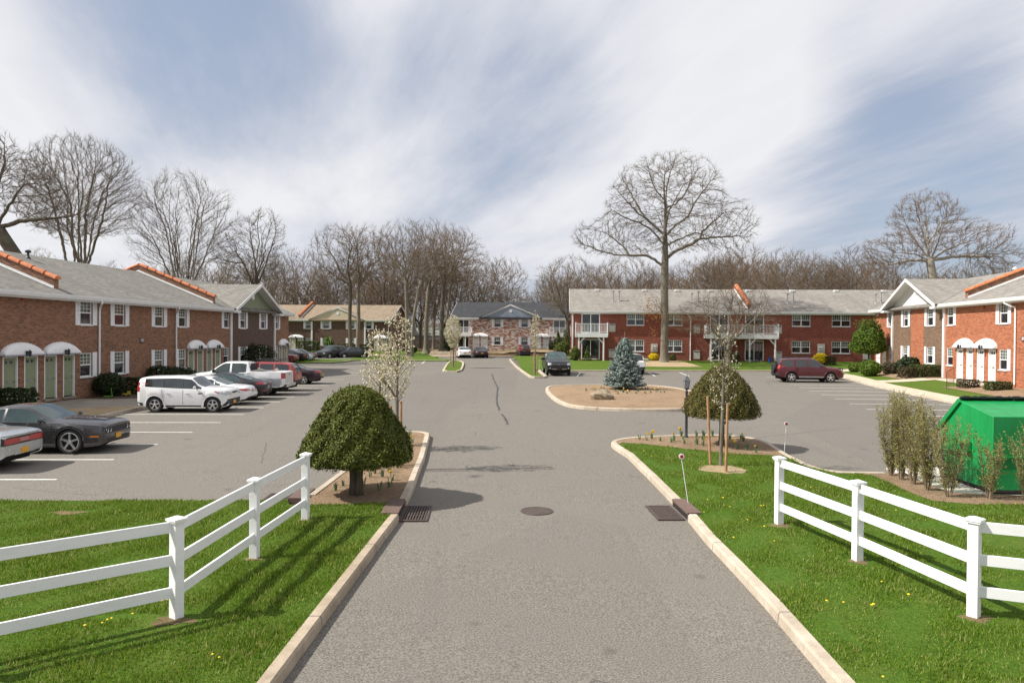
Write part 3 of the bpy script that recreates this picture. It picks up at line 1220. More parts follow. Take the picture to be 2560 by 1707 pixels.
def window(parent, x0, x1, z0, z1, kind, shut=(1, 1), y=0.0, seed=0):
    """sash window: frame > panes, sill; shutters are parts of the building"""
    w, h = round(x1 - x0, 2), round(z1 - z0, 2)
    key = (w, h, kind)
    if key not in WPROTO:
        f = MB()
        t = .05
        f.box(0, t, .03, .10, 0, h).box(w - t, w, .03, .10, 0, h).box(t, w - t, .03, .10, h - t, h).box(t, w - t, .03, .10, 0, t)
        nb = 2 if kind == 'double' else 1
        bw = (w - 2 * t) / nb
        if nb == 2:
            f.box(w / 2 - .045, w / 2 + .045, .028, .10, t, h - t)
        f.box(t, w - t, .035, .09, h / 2 - .03, h / 2 + .03)
        for b in range(nb):
            bx = t + b * bw
            for k in range(1, 4 if kind == 'double' else 3):
                n_ = 4 if kind == 'double' else 3
                x = bx + bw * k / n_
                f.box(x - .010, x + .010, .055, .068, h / 2 + .03, h - t)
            for q in ((1,) if kind == 'double' else (1, 2)):
                n_ = 2 if kind == 'double' else 3
                z = h / 2 + .03 + (h / 2 - .08) * q / n_
                f.box(t, w - t, .056, .067, z - .010, z + .010)
        fo = f.build('window', WHITE, parent)
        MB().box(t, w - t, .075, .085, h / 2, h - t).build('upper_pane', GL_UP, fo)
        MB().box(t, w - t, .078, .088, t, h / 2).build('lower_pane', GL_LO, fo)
        MB().box(-.05, w + .05, -.06, .12, -.07, -.002).build('sill', TRIM, fo, bevel=.006)
        WPROTO[key] = fo
        o = fo
    else:
        o = copy_tree_fresh(WPROTO[key], parent)
    o.location = (x0, y, z0)
    for s, (a, b) in zip(shut, ((x0 - .40, x0 - .05), (x1 + .05, x1 + .40))):
        if s:
            shutter(parent, a, b, z0 - .03, z1 + .03, y)
    return o


def copy_tree_fresh(o, parent):
    c = o.copy()
    COL.objects.link(c)
    c.parent = parent
    for ch in CH.get(o.name) or CH.setdefault(o.name, [k for k in bpy.data.objects if k.parent == o]):
        d = ch.copy()
        COL.objects.link(d)
        d.parent = c
    return c


CH = {}
SPROTO = {}


def shutter(parent, a, b, z0, z1, y):
    w, h = round(b - a, 2), round(z1 - z0, 2)
    if (w, h) not in SPROTO:
        m = MB()
        m.box(0, .04, -.035, -.003, 0, h).box(w - .04, w, -.035, -.003, 0, h)
        m.box(.04, w - .04, -.035, -.003, 0, .06).box(.04, w - .04, -.035, -.003, h - .06, h).box(.04, w - .04, -.035, -.003, h / 2 - .03, h / 2 + .03)
        n = int(h / .07)
        for k in range(n):
            z = .06 + k * (h - .12) / n
            m.add([(.04, -.030, z), (w - .04, -.030, z), (w - .04, -.010, z + .06), (.04, -.010, z + .06)], [(0, 1, 2, 3)])
        SPROTO[(w, h)] = m.build('shutter', WHITE, parent)
        o = SPROTO[(w, h)]
    else:
        o = SPROTO[(w, h)].copy()
        COL.objects.link(o)
        o.parent = parent
    o.location = (a, y, z0)
    return o


def door(parent, x0, x1, z0, z1, mat, y=0.0, hinge=1, slot=True):
    w, h = x1 - x0, z1 - z0
    d = MB().box(.05, w - .05, .07, .11, .04, h - .05)
    # raised panels
    for (a, b, c, e) in ((.14, w - .14, .18, h * .42), (.14, w - .14, h * .48, h * .80)):
        d.box(a, b, .058, .07, c, e)
    do = d.build('door', mat, parent)
    do.location = (x0, y, z0)
    f = MB().box(0, .05, -.02, .12, 0, h).box(w - .05, w, -.02, .12, 0, h).box(.05, w - .05, -.02, .12, h - .05, h)
    f.build('door_frame', WHITE, do)
    MB().box(-.04, w + .04, -.10, .12, -.12, 0).build('threshold', WALK_D, do)
    for q in (.34, .66):
        MB().box(w * q - .07, w * q + .07, .050, .0575, h * .855, h * .92).build('door_window', GL_LO, do)
    hx = .12 if hinge > 0 else w - .12
    MB().tube([(hx, .065, h * .46), (hx, .02, h * .46)], .025, 8).build('door_handle', BRASS, do)
    if slot:
        MB().box(w * .38, w * .68, .046, .0575, h * .44, h * .475).build('mail_slot', STEELG, do)
    return do


def lantern(parent, x, y, z):
    m = MB()
    m.box(x - .05, x + .05, y - .03, y, z - .12, z + .10)
    m.tube([(x, y - .02, z + .02), (x, y - .14, z + .08)], .014, 6)
    m.lathe([(.03, -.14), (.06, -.12), (.075, .06), (.09, .07), (.02, .16), (.0, .18)], 6, c=(x, y - .16, z - .02))
    return m.build('wall_lantern', BLACK, parent)


def canopy(parent, x0, x1, z0, hgt, proj=.26):
    """shallow pleated half dome over a pair of doors"""
    a = (x1 - x0) / 2
    cx_ = (x0 + x1) / 2
    n, k = 36, 8
    vs = []
    for i in range(n + 1):
        ph = PI * i / n
        rr = 1.0 - (.035 if i % 2 else 0)
        for j in range(k + 1):
            th = (PI / 2) * j / k
            # th 0 on the wall, pi/2 at the straight front edge
            x = cx_ - a * math.cos(ph) * rr
            top = hgt * math.sin(ph) * rr
            y = -proj * math.sin(th)
            z = z0 + top * math.cos(th) + .02
            vs.append((x, y - .004, z))
    fs = []
    for i in range(n):
        for j in range(k):
            p = i * (k + 1) + j
            fs.append((p, p + k + 1, p + k + 2, p + 1))
    o = MB().add(vs, fs).build('canopy', WHITE, parent, smooth=False)
    MB().box(x0 - .01, x1 + .01, -proj - .025, -proj + .01, z0 - .045, z0 + .025).box(x0 - .01, x0 + .03, -proj + .01, -.005, z0 - .04, z0 + .015).box(x1 - .03, x1 + .01, -proj + .01, -.005, z0 - .04, z0 + .015).build('canopy_rim', plain('canopy_grey', (.42, .43, .47), .5, .05), o)
    return o


def gable_roof(p, x0, x1, dep, ze, rise, ov, mat, ex=(.3, .3), dorm=None):
    yr = dep / 2
    sl = rise / (yr + ov)
    tk = .13
    a, b = x0 - ex[0], x1 + ex[1]
    SL = math.hypot(rise, yr + ov)
    mb = MB()

    def slope(sgn):
        ye = -ov if sgn < 0 else dep + ov
        q = [(a, ye, ze), (b, ye, ze), (b, yr, ze + rise), (a, yr, ze + rise)]
        uv = [(a, 0), (b, 0), (b, SL), (a, SL)]
        if sgn > 0:
            q = q[::-1]
            uv = uv[::-1]
        mb.quad(*q, uv)
        lo = [(x, y, z - tk) for x, y, z in q]
        mb.quad(*lo[::-1], uv)
    slope(-1)
    slope(1)
    for x in (a, b):
        mb.poly([(x, -ov, ze), (x, yr, ze + rise), (x, dep + ov, ze), (x, dep + ov, ze - tk), (x, yr, ze + rise - tk), (x, -ov, ze - tk)], [(0, 0)] * 6)
    mb.quad((a, -ov, ze - tk), (b, -ov, ze - tk), (b, -ov, ze), (a, -ov, ze), [(a, 0), (b, 0), (b, .1), (a, .1)])
    roof = mb.build('roof', mat, p)
    # white rake boards at both ends
    for x, s in ((a, -1), (b, 1)):
        xx0, xx1 = (x - .03, x) if s < 0 else (x, x + .03)
        r = MB()
        for (y0_, z0_, y1_, z1_) in ((-ov, ze, yr, ze + rise), (yr, ze + rise, dep + ov, ze)):
            r.add([(xx0, y0_, z0_ - .2), (xx1, y0_, z0_ - .2), (xx1, y1_, z1_ - .2), (xx0, y1_, z1_ - .2), (xx0, y0_, z0_ + .02), (xx1, y0_, z0_ + .02), (xx1, y1_, z1_ + .02), (xx0, y1_, z1_ + .02)],
                  [(0, 3, 2, 1), (4, 5, 6, 7), (0, 1, 5, 4), (1, 2, 6, 5), (2, 3, 7, 6), (3, 0, 4, 7)])
        r.build('rake_board', TRIM, p)
    # soffit and gutter, split round the dormer
    segs = [(a + .02, b - .02)] if not dorm else [(a + .02, dorm[0] + .02), (dorm[1] - .02, b - .02)]
    for s0, s1 in segs:
        MB().box(s0, s1, -ov + .02, -.002, ze - .30, ze - .26).build('soffit', TRIM, p)
        g_ = MB()
        prof = [(-ov + .0, ze - .25), (-ov - .10, ze - .22), (-ov - .13, ze - .10), (-ov - .13, ze + .005), (-ov - .115, ze + .005), (-ov - .1, ze - .10), (-ov - .002, ze - .12)]
        k = len(prof)
        g_.add([(s0, y, z) for y, z in prof] + [(s1, y, z) for y, z in prof], [(i, (i + 1) % k, k + (i + 1) % k, k + i) for i in range(k)] + [tuple(range(k))[::-1], tuple(range(k, 2 * k))])
        g_.box(s0, s1, -ov - .0, -ov + .02, ze - .27, ze - .12)
        g_.build('gutter', TRIM, p)
    return roof, sl


def dormer(p, a, b, m, ze, rise, ov, sl, mov, roofmat, sidmat, vent=True, xw=None, zw=None):
    """cross gable: feet a, b; apex m; ov overhang of the gable, mov of the main roof"""
    zp = ze + rise
    yq = rise / sl - mov + .02
    tk = .12
    H1 = math.hypot(m - a, rise)
    mb = MB()
    y0 = -ov
    for (e, s) in ((a, 1), (b, -1)):
        q = [(e, y0, ze + .0), (m, y0, zp), (m, yq, zp + .01), (e, -mov + .0, ze + .01)]
        L = H1
        uv = [(y0, 0), (y0, L), (yq, L), (-mov, 0)]
        if s < 0:
            q, uv = q[::-1], uv[::-1]
        mb.poly(q, uv)
        lo = [(x, y, z - tk) for x, y, z in q][::-1]
        mb.poly(lo, uv[::-1])
    dr = mb.build('dormer_roof', roofmat, p)
    dr.location.z = .012
    # rake boards and a deep white soffit
    r = MB()
    for e in (a, b):
        d = Vector((m - e, 0, rise)).normalized()
        ex_ = e - d.x * .12
        ez = ze - d.z * .12
        p0, p1 = (ex_, ez), (m, zp)
        r.add([(p0[0], y0 - .035, p0[1] - .22), (p0[0], y0 - .002, p0[1] - .22), (p1[0], y0 - .002, p1[1] - .20), (p1[0], y0 - .035, p1[1] - .20),
               (p0[0], y0 - .035, p0[1] + .03), (p0[0], y0 - .002, p0[1] + .03), (p1[0], y0 - .002, p1[1] + .045), (p1[0], y0 - .035, p1[1] + .045)],
              [(0, 3, 2, 1), (4, 5, 6, 7), (0, 1, 5, 4), (1, 2, 6, 5), (2, 3, 7, 6), (3, 0, 4, 7)])
    r.build('rake_board', TRIM, p)
    if ov > .4:
        s_ = MB()
        for e in (a, b):
            q = [(e, y0, ze - tk - .012), (m, y0, zp - tk - .012), (m, 0, zp - tk - .012), (e, 0, ze - tk - .012)]
            s_.quad(*(q if e == a else q[::-1]))
        s_.build('soffit', TRIM, p)
        for e, s in ((a, 1), (b, -1)):
            x0_, x1_ = (e, e + .75) if s > 0 else (e - .75, e)
            MB().box(x0_, x1_, y0 + .004, -.004, ze - .33, ze - .14).build('eave_return', TRIM, p)
    # gable siding
    zw = zw if zw is not None else ze - .2
    xw = xw or (a + .3, b - .3)
    g_ = MB()
    topz = zp - tk
    pts = [(xw[0], zw), (xw[1], zw), (b, ze - tk), (m, topz), (a, ze - tk)] if xw[0] <= a + .05 else [(xw[0], zw), (xw[1], zw), (xw[1], max(zw, ze - tk + (b - xw[1]) * rise / (b - m))), (m, topz), (xw[0], max(zw, ze - tk + (xw[0] - a) * rise / (m - a)))]
    g_.poly([(x, -.012, z) for x, z in pts], [(x, z) for x, z in pts])
    g_.build('gable_siding', sidmat, p)
    if vent:
        c = (m + .02, -.03, ze + rise * .52)
        v = MB().lathe([(.0, -.02), (.17, -.02), (.23, -.03), (.25, -.005), (.25, .015)], 24, axis='y', c=c)
        v.build('round_vent', WHITE, p)


def firewall(p, x, dep, ze, rise, ov, y0=.35, hgt=.62, back=True):
    yr = dep / 2
    sl = rise / (yr + ov)
    t = .17

    def zr(y):
        return ze + (y + ov) * sl if y <= yr else ze + (dep + ov - y) * sl
    y1 = dep - y0
    w = MB()
    prof = [(y0, zr(y0) - .05), (y1, zr(y1) - .05), (y1, zr(y1) + hgt - .12), (yr, zr(yr) + hgt - .12), (y0, zr(y0) + hgt - .12)]
    n = len(prof)
    w.add([(x - t, y, z) for y, z in prof] + [(x + t, y, z) for y, z in prof],
          [tuple(range(n)), tuple(reversed(range(n, 2 * n)))] + [(i, n + i, n + (i + 1) % n, (i + 1) % n) for i in range(n)],
          [[(y, z) for y, z in prof], [(y, z) for y, z in prof][::-1]] + [[(0, prof[i][1]), (.3, prof[i][1]), (.3, prof[(i + 1) % n][1]), (0, prof[(i + 1) % n][1])] for i in range(n)])
    fw = w.build('fire_wall', BR_A, p)
    c = MB()
    for sgn in (1, -1):
        ya = y0 - .1 if sgn > 0 else y1 + .1
        L = yr - y0 + .1
        N_ = 9
        for k in range(N_):
            s0, s1 = k / N_, (k + 1) / N_
            pts = []
            for s, rr in ((s0, .245), (s1 - .01, .205)):
                y = ya + sgn * L * s
                z = zr(min(max(y, y0), y1)) + hgt - .16 + (0 if y0 <= y <= y1 else -.04)
                pts.append((y, z, rr))
            m_ = 8
            ring = []
            for (y, z, rr) in pts:
                ring.append([(x + rr * math.cos(PI * q / m_), y, z + rr * .75 * math.sin(PI * q / m_) + .04) for q in range(m_ + 1)])
            vs = ring[0] + ring[1]
            fs = [(q, q + 1, m_ + 2 + q, m_ + 1 + q) for q in range(m_)]
            if sgn < 0:
                fs = [f[::-1] for f in fs]
            fs.append(tuple(range(m_ + 1)))
            fs.append(tuple(range(m_ + 1, 2 * m_ + 2))[::-1])
            c.add(vs, fs)
    c.build('tile_cap', TERRA, fw)
    f = MB()
    for s in (-1, 1):
        xx = x + s * (t + .006)
        for (ya, yb) in ((y0, yr), (yr, y1)):
            f.quad((xx, ya, zr(ya) + .01), (xx, yb, zr(yb) + .01), (xx, yb, zr(yb) + .13), (xx, ya, zr(ya) + .13))
            f.quad((xx, ya, zr(ya) + .02), (xx + s * .12, ya, zr(ya) + .02), (xx + s * .12, yb, zr(yb) + .02), (xx, yb, zr(yb) + .02))
    f.build('flashing', TRIM, fw)
    return fw


def downspout(p, x, ze, zb, ov):
    m = MB()
    m.tube([(x, -ov - .06, ze - .18), (x, -ov - .06, ze - .32), (x + .22, -ov * .6, ze - .48), (x + .42, -.09, ze - .58), (x + .42, -.07, ze - .8), (x + .42, -.07, zb + .12), (x + .42, -.2, zb + .03)], .052, 8)
    return m.build('downspout', WHITE, p)


def corner_post(p, x, z0, z1, w=.26):
    return MB().box(x - w / 2, x + w / 2, -.10, .0, z0, z1).build('corner_board', TRIM, p)


def vent_pipe(p, x, y, z, h, sleeve=True, col=None):
    m = MB()
    m.lathe([(.14, -.05), (.12, .04), (.055, .12), (.055, h - .12), (.15, h - .1), (.16, h), (.0, h + .08)], 12, c=(x, y, z))
    return m.build('roof_vent_pipe', col or STEELG, p)


def shell(p, x0, x1, dep, z0, ze, rise, ov, mat):
    """side and back walls and the two gable ends"""
    sl = rise / (dep / 2 + ov)
    zt = ze - .14 + ov * sl
    zr_ = ze + rise - .14
    for x, nm in ((x0, 0), (x1, 1)):
        pts = [(0, z0), (dep, z0), (dep, zt), (dep / 2, zr_), (0, zt)]
        uv = list(pts)
        q = [(x, y, z) for y, z in pts]
        if nm == 0:
            q, uv = q[::-1], uv[::-1]
        MB().poly(q, uv).build('end_wall', mat, p)
    MB().quad((x1, dep, z0), (x0, dep, z0), (x0, dep, zt), (x1, dep, zt), [(x1, z0), (x0, z0), (x0, zt), (x1, zt)]).build('back_wall', mat, p)
    MB().quad((x0, .3, ze - .15), (x1, .3, ze - .15), (x1, dep, ze - .15), (x0, dep, ze - .15)).build('attic_floor', DARK, p)


def facade(p, spec, z0, zt):
    """spec: list of wall zones (x0, x1, material); openings collected first"""
    for (a, b, mat) in spec['zones']:
        hs = [h for h in spec['holes'] if h[0] > a - .01 and h[1] < b + .01]
        wall_part(p, a, b, z0, zt, hs, mat)
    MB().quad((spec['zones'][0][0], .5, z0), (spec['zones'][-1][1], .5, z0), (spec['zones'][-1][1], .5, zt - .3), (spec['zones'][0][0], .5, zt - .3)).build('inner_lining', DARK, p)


def number_plaque(p, x, z, txt):
    b = MB().box(x - .2, x + .2, -.03, -.002, z - .16, z + .16).build('number_plaque', plain('plaque_brown', (.10, .035, .03), .5, .05), p)
    text_mesh(txt, .27, 'plaque_text', WHITE, b, Matrix.Translation((x, -.034, z)) @ Matrix.Rotation(PI / 2, 4, 'X'))


def slider(p, x0, x1, z0, z1):
    w, h = x1 - x0, z1 - z0
    t = .09
    f = MB().box(0, t, -.02, .10, 0, h).box(w - t, w, -.02, .10, 0, h).box(t, w - t, -.02, .10, h - t, h).box(t, w - t, -.02, .10, 0, .06)
    f.box(w / 2 - .04, w / 2 + .04, .03, .09, .06, h - t)
    o = f.build('sliding_door', WHITE, p)
    o.location = (x0, 0, z0)
    for k, (a, b) in enumerate(((t, w / 2 - .04), (w / 2 + .04, w - t))):
        MB().box(a, b, .06, .07, .06, h - t).build('pane', GL_SL, o)
    return o


def ac_unit(p, x0, x1, z0, z1):
    m = MB().box(0, x1 - x0, -.06, .05, 0, z1 - z0)
    o = m.build('air_conditioner', plain('ac_beige', (.50, .48, .44), .6, .06), p, bevel=.01)
    o.location = (x0, 0, z0)
    g_ = MB()
    for k in range(4):
        z = (z1 - z0) * .80 + k * .035
        g_.box(.05, x1 - x0 - .05, -.072, -.062, z, z + .018)
    g_.build('grille', DARK, o)
    return o


def balcony(p, x0, x1, zd, out, zb, posts, ov_rail=1.0, braces=True):
    """white timber balcony: deck > railing, balusters, posts, braces"""
    d = MB().box(x0, x1, -out, -.004, zd - .06, zd).box(x0, x1, -out - .04, -out + .0, zd - .45, zd - .01)
    d.box(x0, x0 + .05, -out, -.01, zd - .40, zd - .06).box(x1 - .05, x1, -out, -.01, zd - .40, zd - .06)
    t = d.build('balcony', TRIM, p)
    r = MB()
    zt = zd + ov_rail
    r.box(x0 - .02, x1 + .02, -out - .035, -out + .035, zt - .05, zt).box(x0, x1, -out - .02, -out + .02, zd + .08, zd + .13)
    for x in (x0 + .035, x1 - .035):
        r.box(x - .03, x + .03, -out + .035, -.01, zt - .05, zt).box(x - .02, x + .02, -out + .03, -.01, zd + .08, zd + .13)
    r.build('railing', WHITE, t)
    b = MB()
    n = int((x1 - x0) / .15)
    for k in range(n + 1):
        x = x0 + .08 + (x1 - x0 - .16) * k / n
        b.box(x - .021, x + .021, -out - .018, -out + .018, zd + .13, zt - .05)
    n2 = int(out / .15)
    for x in (x0 + .035, x1 - .035):
        for k in range(1, n2):
            y = -out * k / n2
            b.box(x - .018, x + .018, y - .02, y + .02, zd + .13, zt - .05)
    b.build('balusters', WHITE, t)
    for x in (x0 + .04, x1 - .04) + (((x0 + x1) / 2,) if x1 - x0 > 5 else ()):
        MB().box(x - .06, x + .06, -out - .06, -out + .06, zd - .3, zt + .12).build('newel_post', WHITE, t)
    for x in posts:
        MB().box(x - .075, x + .075, -out + .06, -out + .21, zb, zd - .45).build('post', WHITE, t)
    if braces:
        for x, s in zip(posts, ([1, -1] if len(posts) == 2 else [1, 1, -1])):
            MB().bar((x + s * .06, -out + .135, zd - 1.05), (x + s * .62, -out + .135, zd - .44), .10).build('brace', WHITE, t)
    return t


GAS = plain('meter_grey', (.42, .42, .40), .5, .08)


def meter_board(p, x0, x1, z0, z1):
    o = MB().box(0, x1 - x0, -.05, -.002, 0, z1 - z0).build('meter_board', plain('meter_plate', (.48, .47, .42), .6, .1), p)
    o.location = (x0, 0, z0)
    m = MB()
    for cx_ in (.25, .58):
        for cz in (.30, .62):
            m.lathe([(0, -.13), (.08, -.12), (.10, -.05), (.10, -.051)], 12, axis='y', c=((x1 - x0) * cx_ * 1.15, 0, (z1 - z0) * cz * .8 + .1))
    m.build('meters', GAS, o)
    return o


def base_thing(name, label, o, ang, cat='building'):
    return thing(name, label, cat, (o[0], o[1], 0), R(ang))


RISE = 2.62


# --- the long tan brick block on the left ------------------------------------
def build_A():
    p = base_thing('apartment_building', 'long tan brown brick apartment block with grey roof and sage green doors along the left', (-22.0, 30.0), 85)
    z0, ze, ov, dep = .1, 5.62, .42, 12.0
    x0, x1 = -9.0, 37.65
    U = [(-6.6, -5.65), (-3.2, -2.25), (.35, 1.3), (8.08, 9.02), (11.02, 11.96), (15.12, 16.06), (17.96, 18.88), (24.46, 25.3), (27.3, 28.2), (31.3, 32.2), (34.42, 35.1)]
    Lw = [(-6.6, -5.65), (8.08, 9.02), (11.02, 11.96), (15.12, 16.06), (17.96, 18.88), (24.42, 25.28), (27.3, 28.2), (31.25, 32.15), (34.4, 35.1)]
    D = [(-3.0, -2.1), (-1.7, -.8), (.1, 1.0), (2.78, 3.68), (4.10, 4.98), (5.42, 6.30), (6.76, 7.62), (19.14, 19.98), (20.42, 21.26), (21.78, 22.62), (23.06, 23.9), (35.3, 36.1), (36.5, 37.3)]
    holes = [(a, b, 4.15, 5.40) for a, b in U] + [(a, b, 1.42, 2.66) for a, b in Lw] + [(a, b, .5, 2.62) for a, b in D]
    facade(p, dict(zones=[(x0, 25.55, BR_A), (25.55, 34.2, BR_AD), (34.2, x1, BR_A)], holes=holes), z0, ze - .1)
    for i, (a, b) in enumerate(U):
        window(p, a, b, 4.15, 5.40, 'single', (1, 0) if i == 7 else (0, 1) if i == 10 else (1, 1))
    for i, (a, b) in enumerate(Lw):
        window(p, a, b, 1.42, 2.66, 'single', {1: (0, 1), 4: (1, 0), 5: (0, 0), 8: (0, 0)}.get(i, (1, 1)))
    for i, (a, b) in enumerate(D):
        door(p, a, b, .5, 2.62, DOOR_G, hinge=-1)
    for (a, b) in ((-3.2, -.6), (2.6, 5.15), (5.27, 7.8), (18.98, 21.4), (21.62, 24.05), (35.15, 37.45)):
        canopy(p, a, b, 2.70, .56)
        lantern(p, (a + b) / 2 + .02, -.28, 2.78)
    for x in (25.57, 34.18):
        corner_post(p, x, z0, ze - .3)
    rf, sl = gable_roof(p, x0, x1, dep, ze, RISE, ov, SH_G, dorm=(25.0, 34.45))
    dormer(p, 25.0, 34.45, 29.6, ze, 2.12, .75, sl, ov, SH_G, SID_G, xw=(25.7, 34.05), zw=ze - .2)
    for x in (-6.0, 6.75, 23.6):
        firewall(p, x, dep, ze, RISE, ov)
    shell(p, x0, x1, dep, z0, ze, RISE, ov, BR_A)
    downspout(p, 9.15, ze, .45, ov)
    downspout(p, 17.1, ze, .5, ov)
    number_plaque(p, 13.67, 3.29, 'A8')
    vent_pipe(p, 11.2, 5.2, ze + (5.2 + ov) * sl, .42, col=BLACK)
    vent_pipe(p, 31.0, 6.2, ze + 2.5, .4, col=BLACK)
    for x in (3.9, 25.0, 16.9):
        MB().box(x, x + .14, -.07, -.002, 5.2, 5.33).build('fire_bell', plain('bell_red', (.35, .03, .02), .4, .05), p)
    return p


# --- the deep red block facing the camera, middle right ------------------------
def build_C():
    p = base_thing('apartment_building', 'deep red brick apartment block with weathered grey roof and white balconies behind the lawn', (8.9, 77.0), -6)
    z0, ze, ov, dep = .7, 6.42, .40, 12.6
    x0, x1 = 0.0, 37.5
    W = [(5.80, 7.65), (9.88, 11.66), (23.05, 24.92), (27.12, 29.0)]
    S = [(.98, 2.95), (14.55, 16.5), (18.2, 20.15)]
    holes = [(a, b, 4.93, 6.17) for a, b in W] + [(a, b, 2.12, 3.37) for a, b in W] + [(a, b, 4.05, 6.15) for a, b in S] + [(a, b, 1.25, 3.4) for a, b in S]
    facade(p, dict(zones=[(x0, x1, BR_C)], holes=holes), z0, ze - .1)
    for a, b in W:
        window(p, a, b, 4.93, 6.17, 'double', (0, 0))
        window(p, a, b, 2.12, 3.37, 'double', (0, 0))
    for a, b in S:
        slider(p, a, b, 4.05, 6.15)
        slider(p, a, b, 1.25, 3.4)
    balcony(p, .30, 3.72, 4.05, 1.5, 1.12, (.68, 3.28))
    balcony(p, 13.9, 21.25, 4.02, 1.5, 1.12, (14.4, 18.35, 20.95))
    for (a, b, c, d) in ((3.94, 4.6, 4.2, 5.09), (3.92, 4.58, 1.43, 2.35), (12.86, 13.52, 4.13, 5.0), (12.88, 13.54, 1.38, 2.29), (21.42, 22.05, 1.36, 2.27), (21.42, 22.0, 4.15, 5.05), (30.3, 31.05, 1.5, 2.4)):
        ac_unit(p, a, b, c, d)
    meter_board(p, 8.38, 9.08, 2.1, 2.96)
    meter_board(p, 25.68, 26.42, 2.1, 3.1)
    rf, sl = gable_roof(p, x0, x1, dep, ze, 2.75, ov, SH_C)
    firewall(p, 18.7, dep, ze, 2.75, ov)
    firewall(p, 37.0, dep, ze, 2.75, ov)
    shell(p, x0, x1, dep, z0, ze, 2.75, ov, BR_C)
    downspout(p, 12.1, ze, 1.15, ov)
    MB().box(-.03, .10, -.05, -.002, z0, ze - .2).build('corner_board', TRIM, p)
    for x in (4.5, 5.15, 13.0, 13.75, 23.2, 23.9, 32.4, 33.1):
        k = int(x * 10) % 2
        y = 2.1 + .3 * k
        vent_pipe(p, x, y, ze + (y + ov) * sl, 1.05 + .1 * k)
    for x in (2.6, 8.0, 11.7, 15.4, 19.6, 24.5, 29.3, 34.5):
        MB().box(x, x + .5, dep / 2 - .85, dep / 2 - .45, ze + 2.45, ze + 2.70).build('ridge_vent', TRIM, p, bevel=.03)
    return p


# --- orange red block on the right -------------------------------------------
def build_E():
    p = base_thing('apartment_building', 'orange red brick apartment block with white doors and a white gable on the right', EO, -99)
    z0, ze, ov, dep = .4, 6.27, .42, 12.0
    x0, x1 = -12.55, 20.0
    U = [(-9.4, -8.75), (-6.38, -5.48), (-2.0, -1.0), (1.22, 2.12), (8.12, 9.02), (12.0, 12.9), (16.0, 16.9)]
    Lw = [(-9.4, -8.75), (-6.38, -5.48), (-2.0, -1.0), (1.22, 2.12), (8.12, 9.02), (12.0, 12.9), (16.0, 16.9)]
    D = [(-12.15, -11.28), (-10.85, -9.95), (2.75, 3.6), (4.1, 4.95), (5.5, 6.35), (6.9, 7.75)]
    holes = [(a, b, 4.74, 6.04) for a, b in U] + [(a, b, 1.87, 3.12) for a, b in Lw] + [(a, b, .97, 3.12) for a, b in D]
    facade(p, dict(zones=[(x0, -8.5, BR_E), (-8.5, -4.9, BR_ED), (-4.9, -2.6, BR_E), (-2.6, .9, BR_ED), (.9, x1, BR_E)], holes=holes), z0, ze - .1)
    for i, (a, b) in enumerate(U):
        window(p, a, b, 4.74, 6.04, 'single', {0: (1, 0), 3: (0, 1)}.get(i, (1, 1)))
    for i, (a, b) in enumerate(Lw):
        window(p, a, b, 1.87, 3.12, 'single', {0: (0, 0), 3: (0, 0), 4: (0, 1)}.get(i, (1, 1)))
    for a, b in D:
        door(p, a, b, .97, 3.12, DOOR_W)
    for (a, b) in ((-12.35, -9.75), (2.55, 5.12), (5.3, 7.95)):
        canopy(p, a, b, 3.2, .60)
        lantern(p, (a + b) / 2, -.28, 3.25)
    for x in (-8.55, .82):
        corner_post(p, x, z0, ze - .3)
    rf, sl = gable_roof(p, x0, x1, dep, ze, RISE, ov, SH_C, dorm=(-9.2, .95))
    dormer(p, -9.2, .95, -4.1, ze, 2.2, .78, sl, ov, SH_C, SID_W, xw=(-8.45, .72), zw=ze - .2)
    for x in (3.2, 18.0):
        firewall(p, x, dep, ze, RISE, ov)
    shell(p, x0, x1, dep, z0, ze, RISE, ov, BR_E)
    downspout(p, 9.55, ze, .95, ov)
    number_plaque(p, 10.75, 3.8, 'B9')
    vent_pipe(p, 1.0, 4.6, ze + (4.6 + ov) * sl, .55, col=WHITE)
    MB().box(-12.0 + .0, -11.8, -.07, -.002, 5.75, 5.9).build('flood_lamp', WHITE, p)
    MB().box(6.2, 6.35, -.07, -.002, 5.75, 5.9).build('fire_bell', plain('bell_red', (.35, .03, .02), .4, .05), p)
    return p


